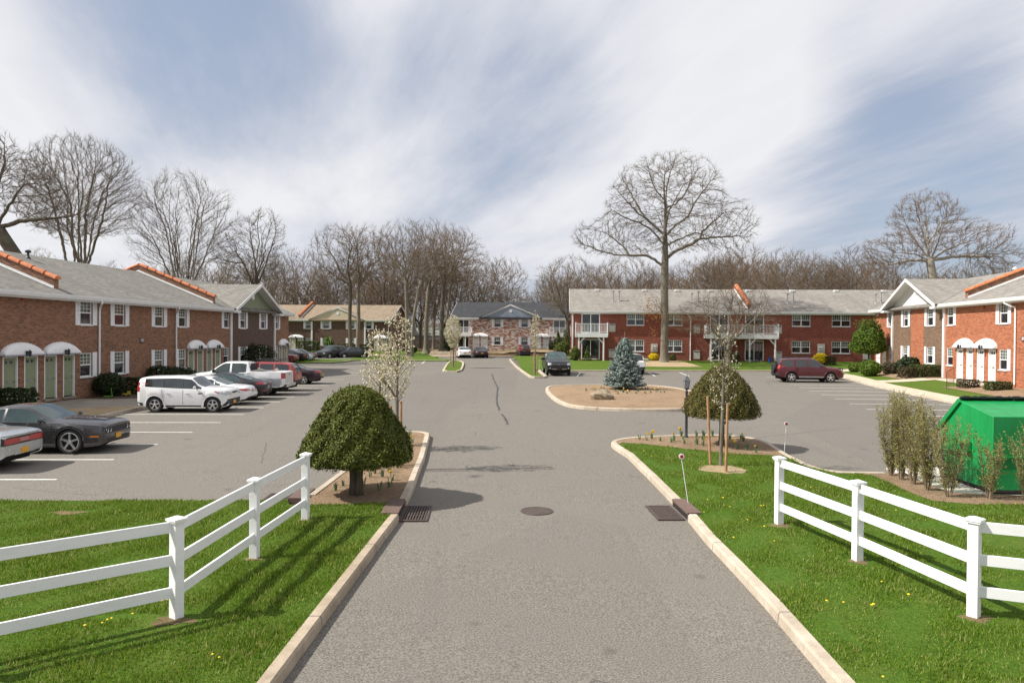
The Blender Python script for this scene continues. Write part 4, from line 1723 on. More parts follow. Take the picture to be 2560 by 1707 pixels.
# --- chocolate brick block, far left centre ----------------------------------
def build_B():
    p = base_thing('apartment_building', 'dark brown brick apartment block with tan roof and tan gable, far left of centre', (-32, 121), -8)
    z0, ze, ov, dep = .5, 6.05, .35, 12.0
    x0, x1 = -14.0, 15.70
    Wn = [(1.36, 2.26), (4.32, 5.36), (8.66, 9.66), (11.72, 12.62), (-3.8, -2.9), (-8.0, -7.1)]
    D = [(-1.42, -.42), (-.04, .96), (13.1, 14.0), (14.4, 15.3)]
    holes = [(a, b, 4.56, 5.82) for a, b in Wn] + [(a, b, 1.76, 3.0) for a, b in Wn] + [(a, b, .95, 3.0) for a, b in D]
    facade(p, dict(zones=[(x0, x1, BR_B)], holes=holes), z0, ze - .1)
    for i, (a, b) in enumerate(Wn):
        sh = {0: (1, 0), 3: (0, 1)}.get(i, (1, 1))
        window(p, a, b, 4.56, 5.82, 'single', sh)
        window(p, a, b, 1.76, 3.0, 'single', (0, 0) if i in (0, 3) else sh)
    for a, b in D:
        door(p, a, b, .95, 3.0, DOOR_C)
    canopy(p, -1.55, 1.05, 3.05, .5)
    canopy(p, 13.0, 15.5, 3.05, .5)
    for x in (-.25, 14.25):
        lantern(p, x, -.28, 3.1)
    for x in (2.42, 11.52):
        corner_post(p, x, z0, ze - .3)
    rf, sl = gable_roof(p, x0, x1, dep, ze, 2.7, ov, SH_T, dorm=(1.9, 11.7))
    dormer(p, 1.9, 11.7, 6.82, ze, 2.1, .07, sl, ov, SH_T, SID_T, xw=(2.5, 11.4), zw=ze - .25)
    firewall(p, .1, dep, ze, 2.7, ov)
    shell(p, x0, x1, dep, z0, ze, 2.7, ov, BR_B)
    downspout(p, 15.1, ze, .9, ov)
    MB().box(x1 + .004, x1 + .03, 5.85, 6.15, 7.1, 7.75).build('gable_vent', WHITE, p)
    return p


# --- mottled brick block with charcoal roof, centre --------------------------
def build_D():
    p = base_thing('apartment_building', 'mottled red and white brick apartment block with charcoal roof and blue grey gable, centre', (-5.9, 112.8), -8)
    z0, ze, ov, dep = .9, 6.40, .35, 12.0
    x0, x1 = 0.0, 19.4
    Wn = [(6.70, 7.72), (10.92, 11.96)]
    S = [(.92, 2.75), (15.9, 17.77)]
    D = [(3.32, 4.35), (4.62, 5.66), (13.0, 14.0), (14.34, 15.33)]
    holes = [(a, b, 4.97, 6.17) for a, b in Wn] + [(a, b, 2.2, 3.42) for a, b in Wn] + [(a, b, 4.05, 6.13) for a, b in S] + [(a, b, 1.35, 3.42) for a, b in S] + [(a, b, 1.33, 3.45) for a, b in D]
    facade(p, dict(zones=[(x0, x1, BR_D)], holes=holes), z0, ze - .1)
    for a, b in Wn:
        window(p, a, b, 4.97, 6.17, 'single')
        window(p, a, b, 2.2, 3.42, 'single')
    for a, b in S:
        slider(p, a, b, 4.05, 6.13)
        slider(p, a, b, 1.35, 3.42)
    for a, b in D:
        door(p, a, b, 1.33, 3.45, DOOR_W)
    canopy(p, 3.2, 5.8, 3.52, .5)
    canopy(p, 12.85, 15.45, 3.52, .5)
    for x in (4.5, 14.15):
        lantern(p, x, -.28, 3.55)
    balcony(p, 0.0, 3.25, 3.98, 1.4, 1.3, (.5, 2.35), braces=False)
    balcony(p, 15.4, 18.7, 3.98, 1.4, 1.3, (15.8, 18.3))
    rf, sl = gable_roof(p, x0, x1, dep, ze, 2.7, ov, SH_K, dorm=(4.3, 14.2))
    dormer(p, 4.3, 14.2, 9.25, ze, 2.1, .07, sl, ov, SH_K, SID_B, xw=(4.7, 13.8), zw=ze - .25)
    firewall(p, 18.9, dep, ze, 2.7, ov)
    shell(p, x0, x1, dep, z0, ze, 2.7, ov, BR_D)
    corner_post(p, .05, z0, ze - .3, .14)
    return p


build_A()
build_B()
build_C()
build_D()
build_E()


# --- small things far behind --------------------------------------------------
def build_far():
    p = thing('garage', 'low white garage with pale green roof behind the bare trees, left of centre', 'garage', (-17.2, 152, gz(-17, 152)), R(-8))
    W_ = plain('pale_wall', (.50, .53, .55), .7, .06)
    MB().box(0, 9, 0, 6, -.5, 2.6).build('wall', W_, p)
    m = MB()
    for s in (0, 1):
        q = [(-.3, -.4, 2.55), (9.3, -.4, 2.55), (9.3, 3, 4.2), (-.3, 3, 4.2)] if s == 0 else [(-.3, 3, 4.2), (9.3, 3, 4.2), (9.3, 6.4, 2.55), (-.3, 6.4, 2.55)]
        m.quad(*q, [(0, 0), (9.6, 0), (9.6, 4), (0, 4)])
    m.build('roof', shingle('pale_green_shingle', (.24, .27, .235), (.33, .36, .31), (.2, .22, .19)), p)
    MB().box(-.3, 9.3, -.43, -.38, 2.42, 2.6).build('fascia', WHITE, p)
    MB().box(.6, 1.3, -.03, -.003, 1.2, 2.0).build('window', GL_LO, p)
    MB().box(4.2, 7.6, -.03, -.003, -.4, 2.1).build('garage_door', WHITE, p)
    p = thing('house', 'narrow pale grey house gable end beyond the dark brown building', 'house', (-20.2, 150, gz(-20, 150)), R(-8))
    MB().prism([(0, 0), (2.8, 0), (2.8, 9), (0, 9)], -.5, 5.0).build('wall', W_, p)
    MB().add([(0, -.02, 5), (2.8, -.02, 5), (0, -.02, 7.2), (0, 9, 7.2), (2.8, 9, 5), (0, 9, 5)], [(0, 1, 2), (2, 1, 4, 3)]).build('roof', SH_T, p)
    MB().box(1.2, 1.7, -.03, -.003, 1.6, 2.4).build('window', GL_LO, p)
    WD = plain('weathered_wood', (.20, .155, .115), .9, .3, 5.0)
    p = thing('picket_fence', 'weathered brown wooden fence in front of the pale garage', 'fence', (-16.2, 141, gz(-16, 141)), R(-6))
    m = MB()
    for k in range(62):
        m.box(k * .17, k * .17 + .12, 0, .02, 0, 1.75)
    m.build('pickets', WD, p)
    MB().box(0, 10.5, .02, .07, .35, .45).box(0, 10.5, .02, .07, 1.35, 1.45).build('rails', WD, p)


build_far()

# ------------------------------------------------------------------ trees
def nrm(a):
    return a / np.maximum(np.linalg.norm(a, axis=-1, keepdims=True), 1e-9)


def colonize(seed, trunk, env, N, step, infl, kill, up=.12, jit=.25, iters=140, shell=.5, limbs=(), radial=.0, core=None):
    """space colonisation: grow limbs from a trunk polyline into ellipsoids full of attraction points"""
    rg = np.random.default_rng(seed)
    vol = np.array([e[3] * e[4] * e[5] for e in env]) ** .8
    cnt = (N * vol / vol.sum()).astype(int)
    pts = []
    for e, c in zip(env, cnt):
        d = nrm(rg.normal(size=(c, 3)))
        r = rg.random(c) ** (1 / 3)
        r = r * (1 - shell) + shell * (r ** .5)
        p = np.array(e[:3]) + d * r[:, None] * np.array(e[3:6])
        if len(e) > 6:
            p = p[p[:, 2] > e[6]]
        pts.append(p)
    A = np.concatenate(pts)
    P = []
    par = []
    tr = [np.array(t, float) for t in trunk]
    P.append(tr[0])
    par.append(-1)
    for a, b in zip(tr[:-1], tr[1:]):
        L = np.linalg.norm(b - a)
        n = max(1, int(L / step))
        for k in range(1, n + 1):
            P.append(a + (b - a) * k / n)
            par.append(len(P) - 2)
    for lm in limbs:
        lm = [np.array(q, float) for q in lm]
        k0 = int(np.argmin(np.linalg.norm(np.array(P) - lm[0], axis=1)))
        prev = k0
        a = P[k0]
        for b in lm[1:]:
            L = np.linalg.norm(b - a)
            n = max(1, int(L / step))
            for k in range(1, n + 1):
                P.append(a + (b - a) * k / n + rg.normal(size=3) * step * .10)
                par.append(prev)
                prev = len(P) - 1
            a = b
    pos = np.array(P)
    bd = np.full(len(A), 1e9)
    bi = np.zeros(len(A), int)

    def upd(i0):
        nonlocal bd, bi
        Q = pos[i0:]
        for s in range(0, len(Q), 400):
            q = Q[s:s + 400]
            D = np.linalg.norm(A[:, None, :] - q[None, :, :], axis=2)
            k = D.argmin(1)
            d = D[np.arange(len(A)), k]
            m = d < bd
            bd[m] = d[m]
            bi[m] = k[m] + i0 + s
    upd(0)
    for it in range(iters):
        act = bd < infl
        if not act.any():
            if len(A) == 0:
                break
            infl *= 1.5
            continue
        idx = bi[act]
        dirs = nrm(A[act] - pos[idx])
        acc = np.zeros((len(pos), 3))
        np.add.at(acc, idx, dirs)
        u = np.unique(idx)
        d = nrm(acc[u])
        if radial:
            c0 = np.array(core)
            v = pos[u] - c0
            v[:, 2] = np.maximum(v[:, 2], 0) * .8
            d = nrm(d + nrm(v) * radial)
        d = nrm(d + rg.normal(size=d.shape) * jit + np.array([0, 0, up]))
        new = pos[u] + d * step * rg.uniform(.8, 1.15, size=(len(u), 1))
        i0 = len(pos)
        pos = np.concatenate([pos, new])
        par += list(u)
        upd(i0)
        keep = bd > kill
        A, bd, bi = A[keep], bd[keep], bi[keep]
        if len(A) == 0 or len(pos) > 9000:
            break
    return pos, np.array(par)


def radii(pos, par, R0, tip):
    n = len(pos)
    nch = np.zeros(n, int)
    for i in range(1, n):
        nch[par[i]] += 1
    tips = max(2, (nch == 0).sum())
    ex = math.log(tips) / math.log(R0 / tip)
    acc = np.where(nch == 0, tip ** ex, 0.0)
    for i in range(n - 1, 0, -1):
        acc[par[i]] += acc[i]
    return acc ** (1 / ex), nch


def tubes(pos, par, rad, sel, k, flare=None):
    """frusta for the selected nodes (edge parent -> node), rings shared along the main run"""
    n = len(pos)
    dirv = np.zeros((n, 3))
    dirv[1:] = nrm(pos[1:] - pos[par[1:]])
    dirv[0] = dirv[1]
    main = np.full(n, -1)
    best = np.zeros(n)
    for i in range(1, n):
        if rad[i] > best[par[i]]:
            best[par[i]] = rad[i]
            main[par[i]] = i
    nd = dirv.copy()
    m = main >= 0
    nd[m] = nrm(dirv[m] + dirv[main[m]])
    ref = nrm(np.array([.83, .12, .09]))
    u = nrm(np.cross(nd, ref))
    v = np.cross(nd, u)
    c = np.where(sel)[0]
    c = c[c > 0]
    p = par[c]
    ismain = main[p] == c
    ru = np.where(ismain[:, None], u[p], u[c])
    rv = np.where(ismain[:, None], v[p], v[c])
    rp = np.where(ismain, rad[p], np.minimum(rad[p], rad[c] * 1.15))
    rc = rad[c]
    a = np.arange(k) * 2 * PI / k
    ca, sa = np.cos(a), np.sin(a)
    r0 = pos[p][:, None, :] + (ru[:, None, :] * ca[None, :, None] + rv[:, None, :] * sa[None, :, None]) * rp[:, None, None]
    r1 = pos[c][:, None, :] + (u[c][:, None, :] * ca[None, :, None] + v[c][:, None, :] * sa[None, :, None]) * rc[:, None, None]
    V = np.concatenate([r0, r1], 1).reshape(-1, 3)
    b = (np.arange(len(c)) * 2 * k)[:, None]
    j = np.arange(k)
    F = np.stack([b + j, b + (j + 1) % k, b + k + (j + 1) % k, b + k + j], -1).reshape(-1, 4)
    return V, F, nd


def twigs(rg, base, dirs, per, L, r, spread=.9, up=.2):
    """slender three-sided twigs, each a thin spike with a bend"""
    n = len(base) * per
    B = np.repeat(base, per, 0)
    Dn = nrm(np.repeat(dirs, per, 0) + rg.normal(size=(n, 3)) * spread * .6 + np.array([0, 0, up]))
    ln = L * rg.uniform(.45, 1.2, n)[:, None]
    D2 = nrm(Dn + rg.normal(size=(n, 3)) * .28 + np.array([0, 0, up * .5]))
    s = nrm(np.cross(Dn, np.array([.3, .9, .1])))
    t = np.cross(Dn, s)
    M = B + Dn * ln * .5
    T = M + D2 * ln * .5
    V = np.empty((n, 7, 3))
    for q in range(3):
        a = 2 * PI * q / 3
        off = (s * math.cos(a) + t * math.sin(a))
        V[:, q] = B + off * r
        V[:, 3 + q] = M + off * r * .7
    V[:, 6] = T
    b = (np.arange(n) * 7)[:, None, None]
    fq = np.array([[0, 1, 4, 3], [1, 2, 5, 4], [2, 0, 3, 5], [3, 4, 6, 6], [4, 5, 6, 6], [5, 3, 6, 6]])
    F = (b + fq[None]).reshape(-1, 4)
    return V.reshape(-1, 3), F, M, T


def np_mesh_q(name, V, F, mat, parent=None, smooth=False):
    """like np_mesh but drops the repeated index of degenerate quads"""
    tri = F[:, 2] == F[:, 3]
    me = bpy.data.meshes.new(name)
    lt = np.where(tri, 3, 4).astype(np.int32)
    ls = np.concatenate([[0], np.cumsum(lt)[:-1]]).astype(np.int32)
    mask = np.ones(F.shape, bool)
    mask[tri, 3] = False
    li = F[mask].astype(np.int32)
    me.vertices.add(len(V))
    me.vertices.foreach_set('co', V.astype(np.float32).ravel())
    me.loops.add(len(li))
    me.loops.foreach_set('vertex_index', li)
    me.polygons.add(len(F))
    me.polygons.foreach_set('loop_start', ls)
    me.polygons.foreach_set('loop_total', lt)
    if smooth:
        me.polygons.foreach_set('use_smooth', np.ones(len(F), bool))
    me.update(calc_edges=True)
    me.materials.append(mat)
    o = bpy.data.objects.new(name, me)
    COL.objects.link(o)
    if parent:
        o.parent = parent
    return o


BK = bark('oak_bark', (.115, .098, .075), (.24, .21, .165))
BK_D = bark('dark_bark', (.065, .055, .042), (.15, .13, .10), lich=(.16, .18, .10))
BK_P = bark('pale_bark', (.24, .22, .18), (.40, .375, .31), lich=(.33, .33, .25), lw=.3)
TW_G = plain('twig_grey', (.118, .090, .060), .95, .25, 2.0)
TW_R = plain('twig_red_brown', (.145, .100, .063), .95, .25, 1.0)
TW_B = plain('twig_tan', (.160, .115, .070), .95, .25, 1.0)


def auto_limbs(rg, trunk, env, nl, spread):
    """main limbs arching from the upper trunk out into the crown"""
    out = []
    e = env[0]
    top = np.array(trunk[-1], float)
    fork = np.array(trunk[-2], float)
    for k in range(nl):
        a = k * 2.4 + rg.uniform(-.4, .4)
        f = rg.uniform(0, 1)
        st = fork * (1 - f) + top * f
        r = rg.uniform(.55, .9) * spread
        tgt = np.array([e[0] + math.cos(a) * e[3] * r, e[1] + math.sin(a) * e[4] * r, e[2] + e[5] * rg.uniform(-.25, .6)])
        m1 = st * .66 + tgt * .34 + np.array([0, 0, -.04 * e[5]]) + rg.normal(size=3) * .12
        m2 = st * .33 + tgt * .67 + np.array([0, 0, .04 * e[5]]) + rg.normal(size=3) * .25
        out.append([tuple(st), tuple(m1), tuple(m2), tuple(tgt)])
    for e in env[1:]:
        tgt = np.array(e[:3])
        st = fork * .8 + top * .2
        out.append([tuple(st), tuple(st * .6 + tgt * .4 + np.array([0, 0, .3])), tuple(tgt)])
    return out


def bare_tree(name, label, cat, seed, trunk, env, N, step, R0, tip=.012, kill=None, infl=None, tw=(3, .8, .010), barkm=None, twm=None, group=None, loc=(0, 0, 0), up=.12, jit=.28, flare=1.45, thr=.05, shell=.75, limbs=None, nl=6, spread=.8, radial=.55):
    rg = np.random.default_rng(seed + 77)
    if limbs is None:
        limbs = auto_limbs(rg, trunk, env, nl, spread)
    pos, par = colonize(seed, trunk, env, N, step, infl or step * 6, kill or step * 1.6, up, jit * .62, shell=shell, limbs=limbs, radial=radial, core=np.array(trunk[-2], float) - np.array([0, 0, 1.5]))
    rad, nch = radii(pos, par, R0, tip)
    # root flare
    z = pos[:, 2] - trunk[0][2]
    rad = rad * (1 + (flare - 1) * np.exp(-np.maximum(z, 0) / .5) * (rad > R0 * .6))
    t = thing(name, label, cat, loc, 0, group)
    big = rad > thr
    V, F, nd = tubes(pos, par, rad, big, 8)
    np_mesh('trunk', V, F, barkm or BK, t, True)
    V2, F2, _ = tubes(pos, par, rad, ~big, 4)
    tipn = np.where((rad < tip * 3.2))[0]
    tipn = tipn[tipn > 0]
    c0 = np.array(trunk[-2], float)
    od = nrm(pos[tipn] - c0)
    tdir = nrm(nd[tipn] + od * .6)
    Vt, Ft, M, T = twigs(rg, pos[tipn], tdir, tw[0], tw[1], tw[2], .75, .22)
    V3 = np.concatenate([V2, Vt])
    F3 = np.concatenate([F2, Ft + len(V2)])
    np_mesh_q('crown', V3, F3, twm or TW_G, t)
    return t, pos, par, rad, nd, tipn


def at(px, Y, H0=0):
    """X on the line of sight of a photo column at depth Y (used once to lay the trees out)"""
    return (px - 1224.0) / 1794.0 * Y


# the big oak before the red building
OAKL = [
    [(-.1, 9.6), (-1.05, 10.5), (-1.93, 10.9), (-3.6, 10.9), (-5.1, 11.0), (-6.9, 11.5), (-8.6, 12.3)],
    [(.1, 10.4), (1.16, 11.4), (2.5, 12.0), (3.4, 12.6), (5.2, 12.75), (7.5, 12.8)],
    [(3.4, 12.6), (4.1, 13.6), (5.2, 14.5), (6.6, 15.7)],
    [(.1, 11.7), (1.5, 12.6), (3.3, 13.4), (4.6, 13.2)],
    [(-.1, 11.9), (-.94, 12.9), (-1.8, 13.7), (-3, 14.2), (-4.5, 14.6), (-6, 15.5)],
    [(-.1, 12.7), (-.8, 13.7), (-1.9, 14.6), (-2.6, 15.7), (-3.4, 17.1), (-4.1, 18.5)],
    [(.05, 13), (1.05, 14), (2.3, 14.9), (2.8, 16.1), (3.5, 17.2), (4.4, 18.3), (5.2, 19.3)],
    [(0, 15.9), (1.05, 16.2), (2.0, 17.1), (2.7, 18.5), (3, 19.8)],
    [(-.1, 16.4), (-1.05, 17.4), (-1.6, 18.7), (-1.9, 19.8)],
    [(-1.9, 14.6), (-3.0, 15.0), (-4.6, 16.4), (-5.6, 17.4)],
    [(-3.6, 10.9), (-4.2, 12.0), (-5.6, 13.2), (-7.0, 13.8)]]
dyl = [1.2, -1.4, 1.8, 2.6, -1.8, 1.6, -1.4, 2.0, -2.2, -3.0, 2.4]
olimbs = [[(x, dy_ * (abs(x) / 8) ** 1.2 if k else 0, z) for k, (x, z) in enumerate(l)] for l, dy_ in zip(OAKL, dyl)]
olimbs += [[(0, 0, 11.2), (.5, 1.6, 12.6), (.8, 3.6, 14.0), (.4, 5.2, 16)], [(0, 0, 11.8), (-.4, -1.6, 13.0), (-.6, -3.4, 14.6), (.2, -4.8, 16.6)], [(0, 0, 14), (.6, 2, 16), (.5, 3.2, 18.4)], [(0, 0, 14.6), (-.6, -1.8, 16.6), (-.8, -2.8, 18.8)]]
bare_tree('oak_tree', 'tall spreading bare oak on the lawn before the deep red brick building', 'tree', 11,
          [(0, 0, -.1), (.05, 0, 4), (-.05, .0, 8.0), (.0, 0, 10.2), (0, 0, 12.5), (-.05, 0, 14), (0, 0, 16.1), (.1, .1, 17.8), (.5, 0, 19.6)],
          [(.2, 0, 15.4, 6.3, 5.6, 5.9, 11.2), (-6.0, 0, 12.6, 3.5, 3.6, 2.0), (6.0, 0, 14.0, 3.5, 3.6, 2.9)],
          7200, .31, .41, tip=.0112, tw=(4, .72, .0066), loc=(17.9, 73.0, Zs(17.9, 73)), barkm=BK, twm=TW_G, jit=.34, up=.06, flare=1.5, limbs=olimbs)
# the broad oak behind the right building
bare_tree('oak_tree', 'broad bare oak with crooked limbs rising behind the right orange red building', 'tree', 23,
          [(0, 0, 0), (.1, 0, 6), (-.3, 0, 9.5), (-.9, 0, 12.5), (-1.5, 0, 15)],
          [(-1.6, 0, 18.2, 4.6, 4.6, 3.6), (-5.2, 0, 14.0, 4.6, 4.4, 2.4), (4.2, 0, 15.6, 5.2, 4.6, 2.6), (7.6, 0, 13.6, 3.6, 3.6, 2.0), (-7.0, 0, 12.2, 2.8, 2.6, 1.6)],
          4800, .38, .50, tip=.0115, tw=(5, .85, .010), loc=(at(2362, 92), 92, gz(57, 92)), barkm=BK_P, twm=TW_B, jit=.42, up=.02)
# left: vase shaped tree
bare_tree('tree', 'large bare vase shaped tree with a dense rounded crown behind the left building', 'tree', 31,
          [(0, 0, 0), (.1, 0, 6), (.2, 0, 10.8)],
          [(0, 0, 18.5, 6.6, 6.2, 6.0, 13.5), (0, 0, 20.2, 5.6, 5.2, 4.4)],
          5000, .35, .40, tip=.010, tw=(4, .85, .008), loc=(at(214, 80), 80, gz(-45, 80)), up=.34, jit=.12, twm=TW_G, nl=9, spread=.62, flare=1.1)
bare_tree('tree', 'bare multi-stemmed tree of upright branches behind the left building, right of the vase shaped tree', 'tree', 37,
          [(0, 0, 0), (.1, 0, 5), (.0, 0, 7.5)],
          [(-.5, 0, 14.8, 5.0, 4.6, 5.2, 9.0), (3.2, 0, 14.0, 3.0, 3.0, 4.2), (-3.4, 0, 13.6, 2.6, 2.6, 4.0)],
          2600, .42, .30, tip=.010, tw=(4, 1.1, .008), loc=(at(470, 77), 77, gz(-32, 77)), up=.40, jit=.12, twm=TW_G, nl=9, spread=.7)
bare_tree('oak_tree', 'gnarled old bare oak with sawn limbs at the far left above the roof', 'tree', 41,
          [(0, 0, 0), (.1, 0, 5), (-.2, 0, 8.6), (-1.8, 0, 11.0), (-3.4, 0, 13.6)],
          [(-4.2, 0, 16.0, 3.8, 4.0, 4.2), (-1.0, 1, 15.0, 3.6, 3.6, 2.8), (3.0, 0, 12.6, 2.6, 2.6, 2.4), (-6.0, 0, 11.5, 3.0, 3.0, 2.4)],
          3400, .38, .50, tip=.012, tw=(4, .8, .011), loc=(at(88, 58), 58, gz(-37, 58)), barkm=BK_D, twm=TW_G, jit=.42, up=.04)
bare_tree('oak_tree', 'crooked bare tree rising right of the green gable of the left building', 'tree', 43,
          [(0, 0, 0), (-.2, 0, 5), (.3, 0, 8.4), (.8, 0, 11)],
          [(1.4, 0, 15.2, 3.0, 3.0, 3.6), (-1.8, 0, 13.2, 3.2, 3.2, 3.0), (.0, 0, 11.4, 4.0, 4.0, 2.2)],
          3000, .40, .34, tip=.012, tw=(4, .8, .011), loc=(at(636, 92), 92, gz(-30, 92)), barkm=BK_D, twm=TW_G, jit=.36)
# the pair before the dark brown building
PAIR = []
for i, (px, Y, sd, lean) in enumerate(((880, 101.5, 51, -.9), (896, 103, 53, .8))):
    bare_tree('tree', ('tall bare tree with dark bark, left of the close pair before the dark brown building', 'tall bare tree with pale bark, right of the close pair before the dark brown building')[i], 'tree', sd,
              [(0, 0, 0), (lean * .2, 0, 5), (lean * .1, 0, 9.5), (lean * .6, 0, 12)],
              [(lean * 1.4, 0, 13.8, 4.6, 4.4, 4.4, 9.8), (lean * 3.2, 0, 12.0, 3.0, 3.0, 2.0)],
              2700, .40, .25, tip=.011, tw=(4, .9, .009), loc=(at(px, Y), Y, Zs(at(px, Y), Y)), barkm=(BK_D, BK)[i], twm=TW_R, jit=.36)
# tall slender trees left of the centre building
SL = [((1019, 97, 'tall slender pale trunked tree, left of the twin trunks before the wooden fence'), -.3, 61),
      ((1031, 96, 'tall slender pale trunked tree leaning right, beside its twin before the wooden fence'), 1.8, 63),
      ((1066, 108, 'tall bare tree with flared foot standing on the grass before the pale garage'), .6, 67),
      ((1104, 106, 'tall dark trunked bare tree just left of the mottled brick building'), .5, 71),
      ((1116, 107, 'slim grey trunked bare tree nearest the left end of the mottled brick building'), 1.0, 73)]
for i, ((px, Y, lb), lean, sd) in enumerate(SL):
    bare_tree('tree', lb, 'tree', sd,
              [(0, 0, 0), (lean * .1, 0, 5), (lean * .5, 0, 9), (lean, 0, 12)],
              [(lean * 1.5, 0, 14.2, 4.3, 4.0, 3.9, 9.6), (lean * 2.4, 0, 11.6, 3.4, 3.2, 2.4)],
              2100, .42, (.24, .21, .34, .30, .18)[i], tip=.011, tw=(4, .9, .009), loc=(at(px, Y), Y, Zs(at(px, Y), Y)), barkm=(BK, BK, BK, BK_D, BK)[i], twm=(TW_B, TW_B, TW_R, TW_R, TW_R)[i], jit=.34, flare=(1.4, 1.4, 2.2, 1.6, 1.4)[i])

# small spreading tree before the long balcony
bare_tree('ornamental_tree', 'low spreading bare tree with reddish twigs before the long white balcony', 'tree', 83,
          [(0, 0, 0), (-.1, 0, 1.2), (.0, 0, 2.2)],
          [(0, 0, 4.9, 5.4, 4.6, 1.9), (.3, 0, 6.4, 3.4, 3.2, 1.8), (-.5, 0, 3.8, 5.6, 4.4, 1.2)],
          3000, .30, .22, tip=.009, tw=(3, .55, .006), loc=(at(1828, 69.5), 69.5, Zs(23, 69.5)), barkm=BK, twm=TW_R, jit=.4, up=.02, thr=.03)

# background woods: a few kinds, copied
protos = []
KINDS = [
    ('bare grey tree', 101, [(0, 0, 0), (.1, 0, 4), (0, 0, 7)], [(0, 0, 11.5, 4.4, 4.4, 4.6), (1.0, 0, 8.5, 4.0, 4.0, 2.5)], TW_R, BK, .25, .1),
    ('bare brown tree', 103, [(0, 0, 0), (-.2, 0, 3), (.2, 0, 6)], [(0, 0, 10.0, 5.0, 5.0, 4.4)], TW_B, BK_D, .24, .22),
    ('slim bare tree', 107, [(0, 0, 0), (.2, 0, 5), (.1, 0, 8)], [(.4, 0, 13.0, 3.4, 3.4, 4.2)], TW_G, BK_P, .20, .1),
    ('bushy bare tree', 109, [(0, 0, 0), (.1, 0, 2.5), (.2, 0, 4.0)], [(0, 0, 8.0, 4.6, 4.6, 4.6)], TW_R, BK_D, .22, .25),
    ('forked bare tree', 113, [(0, 0, 0), (.1, 0, 3), (.0, 0, 5)], [(-2.4, 0, 11.5, 3.2, 3.2, 4.0), (2.4, .5, 10.5, 3.2, 3.2, 4.2)], TW_G, BK, .28, .15),
]
for lb, sd, tr, env, tm, bm_, r0, up_ in KINDS:
    t, *_ = bare_tree('tree', lb, 'tree', sd, tr, env, 1700, .46, r0, tip=.0125, tw=(4, 1.05, .011), barkm=bm_, twm=tm, jit=.3, up=up_)
    protos.append(t)
rg_ = random.Random(77)
used = set()
GRP = {'L': 'bare trees in the wood behind the long left building', 'M': 'bare trees in the wood behind the dark brown building',
       'C': 'bare trees behind the charcoal roof', 'R': 'bare trees in the wood behind the deep red building', 'E': 'bare trees behind the orange red building'}
place = []
# photo column, depth, height scale, zone
for px in range(-60, 640, 60):
    place.append((px + rg_.uniform(-14, 14), rg_.uniform(98, 125), rg_.uniform(.72, .95), 'L'))
for px in range(-40, 620, 90):
    place.append((px + rg_.uniform(-20, 20), rg_.uniform(74, 92), rg_.uniform(.62, .8), 'L'))
for px, sc in ((598, 1.12), (668, 1.1), (706, 1.02), (748, 1.22), (772, 1.0), (838, 1.12), (905, 1.0), (930, 1.15), (968, 1.3), (945, .9), (1000, 1.2), (815, .95), (1050, 1.15), (1085, 1.25)):
    place.append((px, rg_.uniform(136, 150), sc, 'M'))
for px in range(640, 1130, 34):
    place.append((px + rg_.uniform(-8, 8), rg_.uniform(152, 172), rg_.uniform(.85, 1.1), 'M'))
for px, sc in ((1135, 1.16), (1160, 1.02), (1188, 1.12), (1222, 1.08), (1262, 1.12), (1290, .8), (1342, .72), (1372, .95), (1400, 1.0), (1418, .92), (1205, .85), (1320, .62)):
    place.append((px, rg_.uniform(131, 145), sc, 'C'))
for px in list(range(1440, 2260, 40)):
    tall = .78 if px < 1700 else .92
    place.append((px + rg_.uniform(-10, 10), rg_.uniform(112, 132), tall * rg_.uniform(.92, 1.08), 'R'))
for px in list(range(1460, 2240, 46)):
    place.append((px + rg_.uniform(-14, 14), rg_.uniform(136, 160), (1.0 if px < 1700 else 1.22) * rg_.uniform(.9, 1.08), 'R'))
place += [(1560, 103, 1.0, 'R'), (1420, 108, 1.02, 'R'), (1790, 106, .98, 'R'), (1640, 104, .85, 'R')]
for px in range(2240, 2660, 38):
    place.append((px + rg_.uniform(-10, 10), rg_.uniform(96, 118), rg_.uniform(.78, .92), 'E'))
for i, (px, Y, s, zn) in enumerate(place):
    k = rg_.choice((0, 1, 3, 3, 1, 4)) if zn in 'RE' else rg_.choice((0, 1, 2, 3, 4))
    if zn == 'C':
        k = rg_.choice((0, 4, 1, 0))
    x = at(px, Y)
    s *= (1.28 if k == 3 else 1.0)
    lab = KINDS[k][0] + {'L': ' in the wood behind the long left building', 'M': ' in the wood beyond the dark brown building', 'C': ' standing behind the charcoal roofed building',
                         'R': ' in the wood behind the deep red building', 'E': ' in the wood behind the right orange red building'}[zn]
    loc = (x, Y, gz(max(-60, min(60, x)), Y) - .1)
    if k not in used:
        used.add(k)
        o = protos[k]
        o.location = loc
        o['label'] = lab
        o['group'] = GRP[zn]
    else:
        o = dup(protos[k], loc, 0, lab, GRP[zn])
    o.rotation_euler = (0, 0, rg_.uniform(0, 6.28))
    w = rg_.uniform(.92, 1.12)
    o.scale = (s * w, s * w, s)
for k in range(len(protos)):
    if k not in used:
        protos[k].location = (at(1500, 150), 150, 1)
        protos[k]['label'] = KINDS[k][0] + ' far behind the deep red building'


